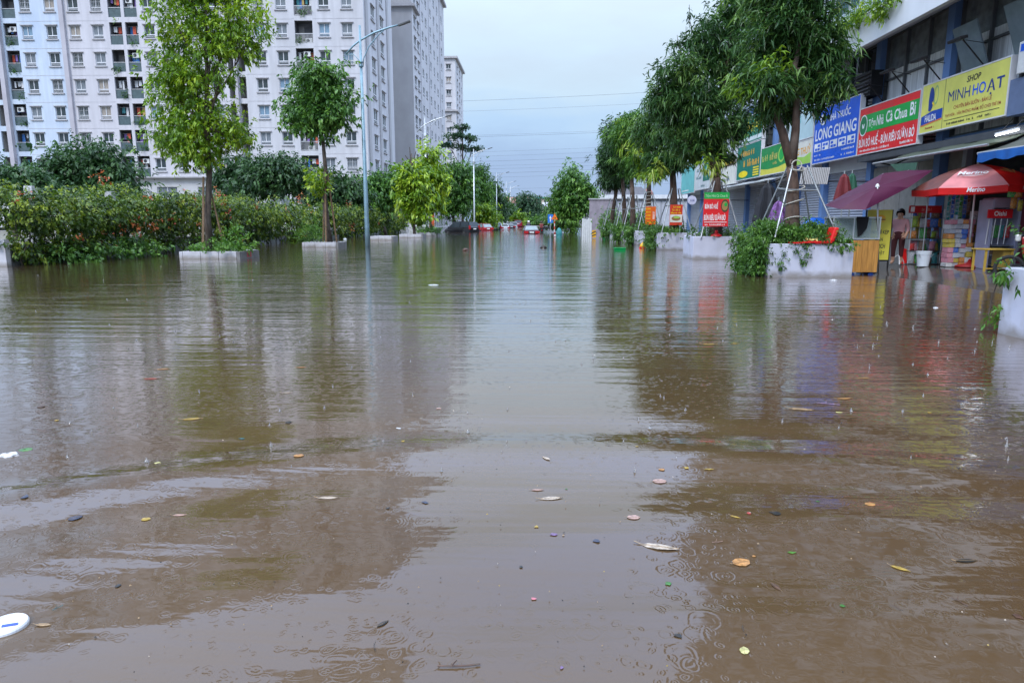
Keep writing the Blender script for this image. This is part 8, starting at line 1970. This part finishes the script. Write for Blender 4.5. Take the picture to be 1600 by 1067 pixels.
def float_leaf(px, py, lp, ang, shape, col, label, name='floating_leaf', cat='leaf', group=None, curl=0.035):
    c = at_z(px, py, 0.0); dist = (c - _eye).length; L = lp * dist / FPX * (0.85 if shape == 'bit' else 1.0); rg = random.Random(int(px * 7 + py))
    zw = float(swell(np.array([c.x]), np.array([c.y]))[0]) if 0 < c.y < 11 else 0.0
    t = thing(name, label, cat, (c.x, c.y, zw + 0.004), group)
    if shape == 'twig':
        mb = MB(); pts = [Vector((c.x + (q - 0.5) * L * math.cos(ang) + rg.uniform(-0.04, 0.04) * L, c.y + (q - 0.5) * L * math.sin(ang) + rg.uniform(-0.04, 0.04) * L, zw + 0.006)) for q in (0, 0.3, 0.6, 1)]
        mb.tube(pts, L * 0.022, 5); mb.tube([pts[1], pts[1] + Vector((L * 0.12, L * 0.10, 0.012))], L * 0.015, 5)
        mb.build('stick', D[col], t); return t
    o = leaf_outline(shape, rg); n = len(o); ca, sa = math.cos(ang), math.sin(ang)
    def P(u, v, dz): return (c.x + (u * ca - v * sa) * L, c.y + (u * sa + v * ca) * L, zw + 0.0035 + dz * L)
    mb = MB(); top = [P(u, v, curl * (abs(v) * 2.0 + max(0, u) * 0.7 * rg.random()) * rg.uniform(-0.2, 1.4)) for u, v in o]
    cen = P(0, 0, 0.0); vs = top + [cen] + [(x, y, z - 0.0012) for x, y, z in top] + [(cen[0], cen[1], cen[2] - 0.0012)]
    fs = [(k, (k + 1) % n, n) for k in range(n)] + [(n + 1 + (k + 1) % n, n + 1 + k, 2 * n + 1) for k in range(n)] + [(k, n + 1 + k, n + 1 + (k + 1) % n, (k + 1) % n) for k in range(n)]
    mb.add(vs, fs); mb.build('blade', D[col], t)
    if shape in ('lance', 'broad'):
        st = MB(); st.tube([P(-0.5, 0.0, 0.01), P(-0.68, 0.05, 0.05)], L * 0.012, 4); st.tube([P(-0.5, 0.0, 0.012), P(0.0, 0.0, 0.012), P(0.48, 0.0, 0.015)], L * 0.008, 4); st.build('stalk', D['tan'], t)
    return t
litter = [
    (1031, 856, 56, -0.25, 'lance', 'cream', 'large pale curled leaf floating right of centre in the foreground'), (1159, 877, 28, 0.4, 'broad', 'orange', 'round orange-brown leaf floating on the right'), (1178, 868, 9, 0, 'bit', 'orange', 'tiny orange scrap beside the round orange-brown leaf'),
    (1149, 811, 15, -0.6, 'lance', 'yellow', 'small bright yellow leaf above the round orange-brown leaf'), (1407, 886, 24, -0.7, 'lance', 'yellow', 'bright yellow pointed leaf on the right foreground'), (1163, 1019, 17, 1.3, 'broad', 'pale_yellow', 'pale yellow oval leaf near the bottom edge'),
    (1236, 862, 18, 0.1, 'bit', 'green', 'green leaf scrap with a dark underside on the right'), (1212, 915, 22, 1.9, 'lance', 'brown', 'dark brown upturned leaf on the right foreground'), (1044, 909, 18, 0.3, 'bit', 'grass', 'bright green tuft floating below the large pale leaf'), (1317, 948, 11, 0.2, 'bit', 'grass', 'small green scrap far right of the green tuft'),
    (1360, 788, 15, 0.2, 'broad', 'orange', 'small orange leaf alone on the right'), (1510, 874, 28, 0.1, 'lance', 'dark', 'long dark leaf near the right edge'), (1211, 805, 26, 0.15, 'bit', 'dark', 'dark twiggy clump with a white fleck on the right'), (1320, 623, 24, 0.15, 'lance', 'orange', 'orange leaf in the building reflection on the right'),
    (1252, 640, 34, -0.3, 'lance', 'tan', 'brown curled leaf left of the violet scrap'), (1295, 632, 30, -0.4, 'twig', 'violet', 'dark violet strip floating in front of the planter'), (1311, 645, 16, 0, 'bit', 'pale_yellow', 'pale yellow scrap at the end of the violet strip'), (1452, 645, 12, 0.1, 'bit', 'yellow', 'small yellow leaf near the right planter'), (1350, 591, 18, 0.1, 'lance', 'orange', 'thin orange leaf farther out on the right'),
    (834, 933, 14, 0.1, 'bit', 'pink', 'bright pink scrap near the bottom centre'), (990, 811, 20, 0.0, 'broad', 'pinkish', 'pinkish leaf left of the yellow leaf'), (862, 777, 36, 0.2, 'lance', 'cream', 'long pale leaf floating in the bright centre'), (840, 764, 20, 0.1, 'lance', 'pinkish', 'pinkish leaf just above the long pale leaf'), (885, 762, 8, 0, 'bit', 'grass', 'tiny green fleck right of the long pale leaf'), (1031, 749, 22, 0.1, 'broad', 'pinkish', 'pinkish leaf below the dark wave line'),
    (1035, 733, 18, 0.1, 'bit', 'orange', 'orange scrap on the dark wave line'), (1072, 731, 12, 0.1, 'bit', 'yellow', 'yellow scrap on the dark wave line'), (1108, 733, 15, 0, 'lance', 'yellow', 'thin yellow leaf at the right end of the wave line'), (853, 718, 20, 2.2, 'lance', 'cream', 'pale pink upright scrap in the bright reflection'), (838, 825, 10, 0, 'bit', 'yellow', 'yellow fleck in the small scrap group at centre'), (866, 838, 22, -0.2, 'bit', 'violet', 'lilac scrap in the small group at centre'), (880, 840, 9, 0, 'bit', 'tan', 'tan fleck right of the lilac scrap'), (932, 848, 16, 0.3, 'bit', 'blue', 'dark blue-grey scrap in the bright centre'),
    (878, 1046, 12, 1.2, 'bit', 'violet', 'violet scrap at the bottom edge'), (301, 655, 28, 0.25, 'lance', 'yellow', 'golden yellow leaf on the left'), (467, 717, 16, 0.1, 'broad', 'orange', 'orange leaf riding the wave crest on the left'), (378, 684, 14, 0, 'bit', 'teal', 'small teal scrap right of the golden leaf'), (245, 723, 14, 0.1, 'bit', 'pale_yellow', 'pale yellow scrap on the wave crest at left'), (512, 778, 30, 0.05, 'lance', 'cream', 'pale brown leaf below the wave on the left'), (228, 810, 13, 0.1, 'broad', 'yellow', 'yellow leaf below the waves at left'), (281, 804, 19, 0.15, 'lance', 'pinkish', 'pinkish leaf right of the yellow leaf at left'),
    (118, 806, 18, 1.0, 'broad', 'blue', 'dark blue-grey leaf at the far left'), (38, 783, 16, 0.2, 'bit', 'blue', 'dark violet-red scrap at the left edge'), (64, 636, 14, 0.7, 'bit', 'brown', 'dark brown blotchy leaf at the far left'), (256, 577, 18, 0.3, 'lance', 'orange', 'orange leaf in the tree reflection at left'), (237, 592, 20, 0.1, 'lance', 'red', 'reddish leaf left of the orange leaf'), (471, 574, 15, 0.2, 'lance', 'orange', 'small orange leaf in the middle distance'), (449, 614, 16, 0.1, 'lance', 'cream', 'pale thin leaf in the middle distance at left'), (450, 661, 18, 0, 'bit', 'dark', 'dark scrap in the middle of the left half'), (89, 657, 10, 0.2, 'bit', 'yellow', 'yellow fleck at far left'),
    (686, 639, 14, 0.3, 'bit', 'pinkish', 'pale pink scrap at the edge of the bright reflection'), (630, 690, 10, 0.2, 'bit', 'yellow', 'yellow fleck left of the bright reflection'), (623, 668, 14, -0.4, 'bit', 'white', 'whitish scrap left of the bright reflection'), (598, 972, 22, 0.9, 'lance', 'dark', 'dark folded leaf in the lower left foreground'), (585, 1010, 18, -1.2, 'twig', 'dark', 'small dark twig below the dark folded leaf'), (718, 1042, 58, 0.15, 'twig', 'brown', 'long thin twig at the bottom centre-left'), (184, 913, 12, 0.3, 'bit', 'dark', 'dark fleck in the left foreground'), (68, 977, 20, 0, 'lance', 'tan', 'pale brown scrap right of the white lid'), (90, 949, 14, 1.2, 'twig', 'teal', 'small teal stick above the white lid'), (606, 794, 10, 0.2, 'bit', 'dark', 'dark round fleck below the wave'), (664, 785, 15, -0.3, 'bit', 'blue', 'dark blue scrap below the wave near the centre'),
    (1060, 996, 22, -0.5, 'bit', 'dark', 'dark ragged clump at lower centre-right'), (1160, 985, 16, 1.4, 'twig', 'dark', 'dark forked twig above the pale yellow oval leaf'), (1500, 943, 22, -1.2, 'twig', 'brown', 'thin brown twig on the right foreground'), (1400, 952, 16, -0.9, 'twig', 'brown', 'short brown twig in the right foreground'), (1590, 966, 18, 0.6, 'bit', 'brown', 'brown leaf at the right edge'), (1121, 849, 16, 0.2, 'twig', 'pinkish', 'small reddish forked twig left of the round orange-brown leaf'), (1170, 805, 11, 0.1, 'bit', 'red', 'red scrap right of the small bright yellow leaf'), (1277, 783, 10, 0, 'bit', 'grass', 'small green fleck at upper right of the litter'), (814, 887, 9, 1.2, 'bit', 'dark', 'dark oval fleck at centre'), (1110, 538, 24, 0.1, 'lance', 'yellow', 'long yellow-green strip far out at right'), (1148, 537, 16, 0.1, 'bit', 'yellow', 'small yellow scrap beside the yellow-green strip'), (995, 702, 8, 0, 'bit', 'yellow', 'yellow fleck by the reflection edge at right of centre'),
]
for px, py, lp, ang, shape, col, label in litter:
    float_leaf(px, py, lp, ang, shape, col, label, 'floating_twig' if shape == 'twig' else ('floating_leaf' if shape != 'bit' else 'floating_scrap'), 'twig' if shape == 'twig' else ('leaf' if shape != 'bit' else 'scrap'), 'leaves and scraps floating on the flood')
# uncountable specks
rg = random.Random(404); mb = MB()
for k in range(150):
    px, py = rg.uniform(20, 1580), rg.uniform(600, 1060); c = at_z(px, py); s = (c - _eye).length / FPX * rg.uniform(0.8, 2.2)
    a = rg.random() * 6.28; mb.add([(c.x + s * math.cos(a + q) * rg.uniform(0.5, 1), c.y + s * math.sin(a + q) * rg.uniform(0.5, 1), 0.012) for q in (0, 1.6, 3.1, 4.7)] + [(c.x, c.y, 0.016)], [(0, 1, 4), (1, 2, 4), (2, 3, 4), (3, 0, 4)], rg.choices(range(4), [5, 5, 2, 0.4])[0])
tag(mb.build('floating_specks', [D['tan'], D['dark'], D['cream'], D['yellow']]), 'tiny specks of plant litter scattered over the flood water', 'litter', None, 'stuff')
# rain splashes: little crowns and droplets
SPL = mat('splash_water', (0.9, 0.92, 0.95), rough=0.05, var=0.02, spec=0.6, trans=0.85, ior=1.33)
mb = MB()
for k in range(150):
    px, py = (rg.uniform(1330, 1590), rg.uniform(455, 560)) if k < 14 else (rg.uniform(20, 1580), 410 + 330 * rg.random() ** 1.4)
    c = at_z(px, py); r = rg.uniform(0.004, 0.009)
    for j in range(rg.randint(1, 4) if k < 18 else 0):
        q = Vector((c.x + rg.uniform(-0.03, 0.03), c.y + rg.uniform(-0.03, 0.03), rg.uniform(0.005, 0.06))); s = r * rg.uniform(0.4, 0.8)
        mb.add([q + Vector(v) * s for v in ((1, 0, 0), (-1, 0, 0), (0, 1, 0), (0, -1, 0), (0, 0, 1.3), (0, 0, -1.3))], [(0, 2, 4), (2, 1, 4), (1, 3, 4), (3, 0, 4), (2, 0, 5), (1, 2, 5), (3, 1, 5), (0, 3, 5)])
    mb.lathe([(r * 1.6, -0.004), (r * 0.7, 0.010), (r * 0.4, rg.uniform(0.015, 0.04) * (1 if k < 18 else 0.5)), (r * 0.2, 0.045 if k < 18 else 0.024)], (c.x, c.y, 0), 7, cap=False)
tag(mb.build('rain_splashes', SPL, smooth=True), 'small raindrop splashes on the flood water', 'splash', None, 'stuff')
# white lid, white bag, crushed foam scraps
c = at_z(10, 979); s = (c - _eye).length / FPX
t = thing('round_container_lid', 'round white plastic lid floating at the bottom left edge', 'lid', (c.x, c.y, 0.0)); R_ = 23 * s
mb = MB(); mb.lathe([(R_, -0.006), (R_, 0.008), (R_ * 0.94, 0.014), (R_ * 0.9, 0.006), (0.002, 0.006)], (c.x, c.y, 0), 36); mb.build('disc', mat('lid_white', (0.70, 0.71, 0.73), rough=0.35, var=0.05, scale=6), t, smooth=False)
mb = MB(); mb.obox((c.x + R_ * 0.2, c.y, 0.0085), (0.022, 0.008, 0), (-0.003, 0.006, 0), (0, 0, 0.001)); mb.build('printed_mark', mat('ink_blue', (0.05, 0.1, 0.5)), t)
def crumple(px, py, wpx, hpx, m, label, name, cat, seed, tint=None):
    c = at_z(px, py); s = (c - _eye).length / FPX; rg = random.Random(seed)
    t = thing(name, label, cat, (c.x, c.y, 0)); mb = MB(); n, mrow = 9, 5; vs = []; fs = []
    for j in range(mrow):
        q = j / (mrow - 1) * math.pi / 2
        for k in range(n):
            a = 2 * math.pi * k / n; r = rg.uniform(0.75, 1.15)
            vs.append((c.x + wpx * s * 0.5 * math.cos(a) * math.cos(q) * r, c.y + wpx * s * 0.4 * math.sin(a) * math.cos(q) * r, -0.01 + hpx * s * math.sin(q) * rg.uniform(0.8, 1.15)))
    for j in range(mrow - 1):
        for k in range(n): fs.append((j * n + k, j * n + (k + 1) % n, (j + 1) * n + (k + 1) % n, (j + 1) * n + k))
    mb.add(vs, fs); mb.build('bundle', m, t); return t
t = crumple(14, 712, 28, 6, D['white'], 'crumpled white paper scrap at the left edge', 'paper_scrap', 'paper', 1)
crumple(40, 703, 22, 4, D['grass'], 'bright green leafy scrap beside the white paper at left', 'plant_scrap', 'plant', 2)
crumple(677, 445, 24, 1.1, D['white'], 'white foam sheet floating in the middle distance', 'foam_sheet', 'foam', 3)
crumple(727, 392, 10, 5, D['brown'], 'brown floating bundle in the middle of the street', 'floating_bundle', 'rubbish', 4)
crumple(849, 388, 12, 5, D['dark'], 'dark floating bundle right of the brown one', 'floating_bundle', 'rubbish', 5)
crumple(1302, 438, 12, 2, D['white'], 'small white scrap beside the food cart', 'paper_scrap', 'paper', 6)
crumple(1450, 437, 10, 2, D['white'], 'white scrap on the wet ground in front of the bucket', 'paper_scrap', 'paper', 7)
crumple(1462, 481, 8, 2, D['white'], 'tiny white scrap in the reflection before the shop', 'paper_scrap', 'paper', 8)
crumple(539, 374, 6, 2, D['white'], 'white foam lump by the planter of the leaning tree', 'foam_lump', 'foam', 9)
# green trays and the hydrant
GT = mat('tray_green', (0.0, 0.26, 0.06), rough=0.35, var=0.1)
def tray(label, px, py, wpx):
    c = at_z(px, py); s = c.y / FPX; w = wpx * s / 2
    t = thing('plastic_tray', label, 'tray', (c.x, c.y, -0.05))
    mb = MB(); a, b = (w, w * 0.65), (w * 0.92, w * 0.58)
    vs = [(c.x + i * a[0], c.y + j * a[1], 0.13) for i, j in ((-1, -1), (1, -1), (1, 1), (-1, 1))] + [(c.x + i * b[0], c.y + j * b[1], -0.04) for i, j in ((-1, -1), (1, -1), (1, 1), (-1, 1))]
    mb.add(vs, [(7, 6, 5, 4)] + [(k, 4 + k, 4 + (k + 1) % 4, (k + 1) % 4) for k in range(4)]); o = mb.build('tray_body', GT, t); sl = o.modifiers.new('solid', 'SOLIDIFY'); sl.thickness = 0.02
    mb = MB()
    for i0, i1 in ((0, 1), (1, 2), (2, 3), (3, 0)): mb.tube([vs[i0], vs[i1]], 0.018, 6)
    mb.build('rim', GT, t)
tray('green plastic tray floating nearer the hydrant', 968, 392, 18); tray('green plastic tray floating farther by the far planters', 949, 374.5, 13)
c = at_z(1004, 388)
t = thing('fire_hydrant', 'red fire hydrant with a yellow cap standing in the water', 'fire hydrant', (c.x, c.y, -0.4))
mb = MB(); mb.lathe([(0.14, 0), (0.11, 0.05), (0.10, 0.40), (0.14, 0.42), (0.14, 0.46), (0.11, 0.48)], (c.x, c.y, -0.4), 16); mb.build('barrel', CH, t, smooth=False)
mb = MB(); mb.lathe([(0.145, 0), (0.14, 0.06), (0.10, 0.14), (0.04, 0.18), (0.03, 0.22)], (c.x, c.y, 0.085), 16); mb.build('cap', mat('hydrant_yellow', (0.75, 0.42, 0.02), rough=0.4), t)
for a in (0, math.pi, 1.5 * math.pi):
    mb = MB(); mb.tube([(c.x, c.y, 0.0), (c.x + 0.17 * math.cos(a), c.y + 0.17 * math.sin(a), 0.0)], 0.05, 10); mb.build('outlet', CH, t)
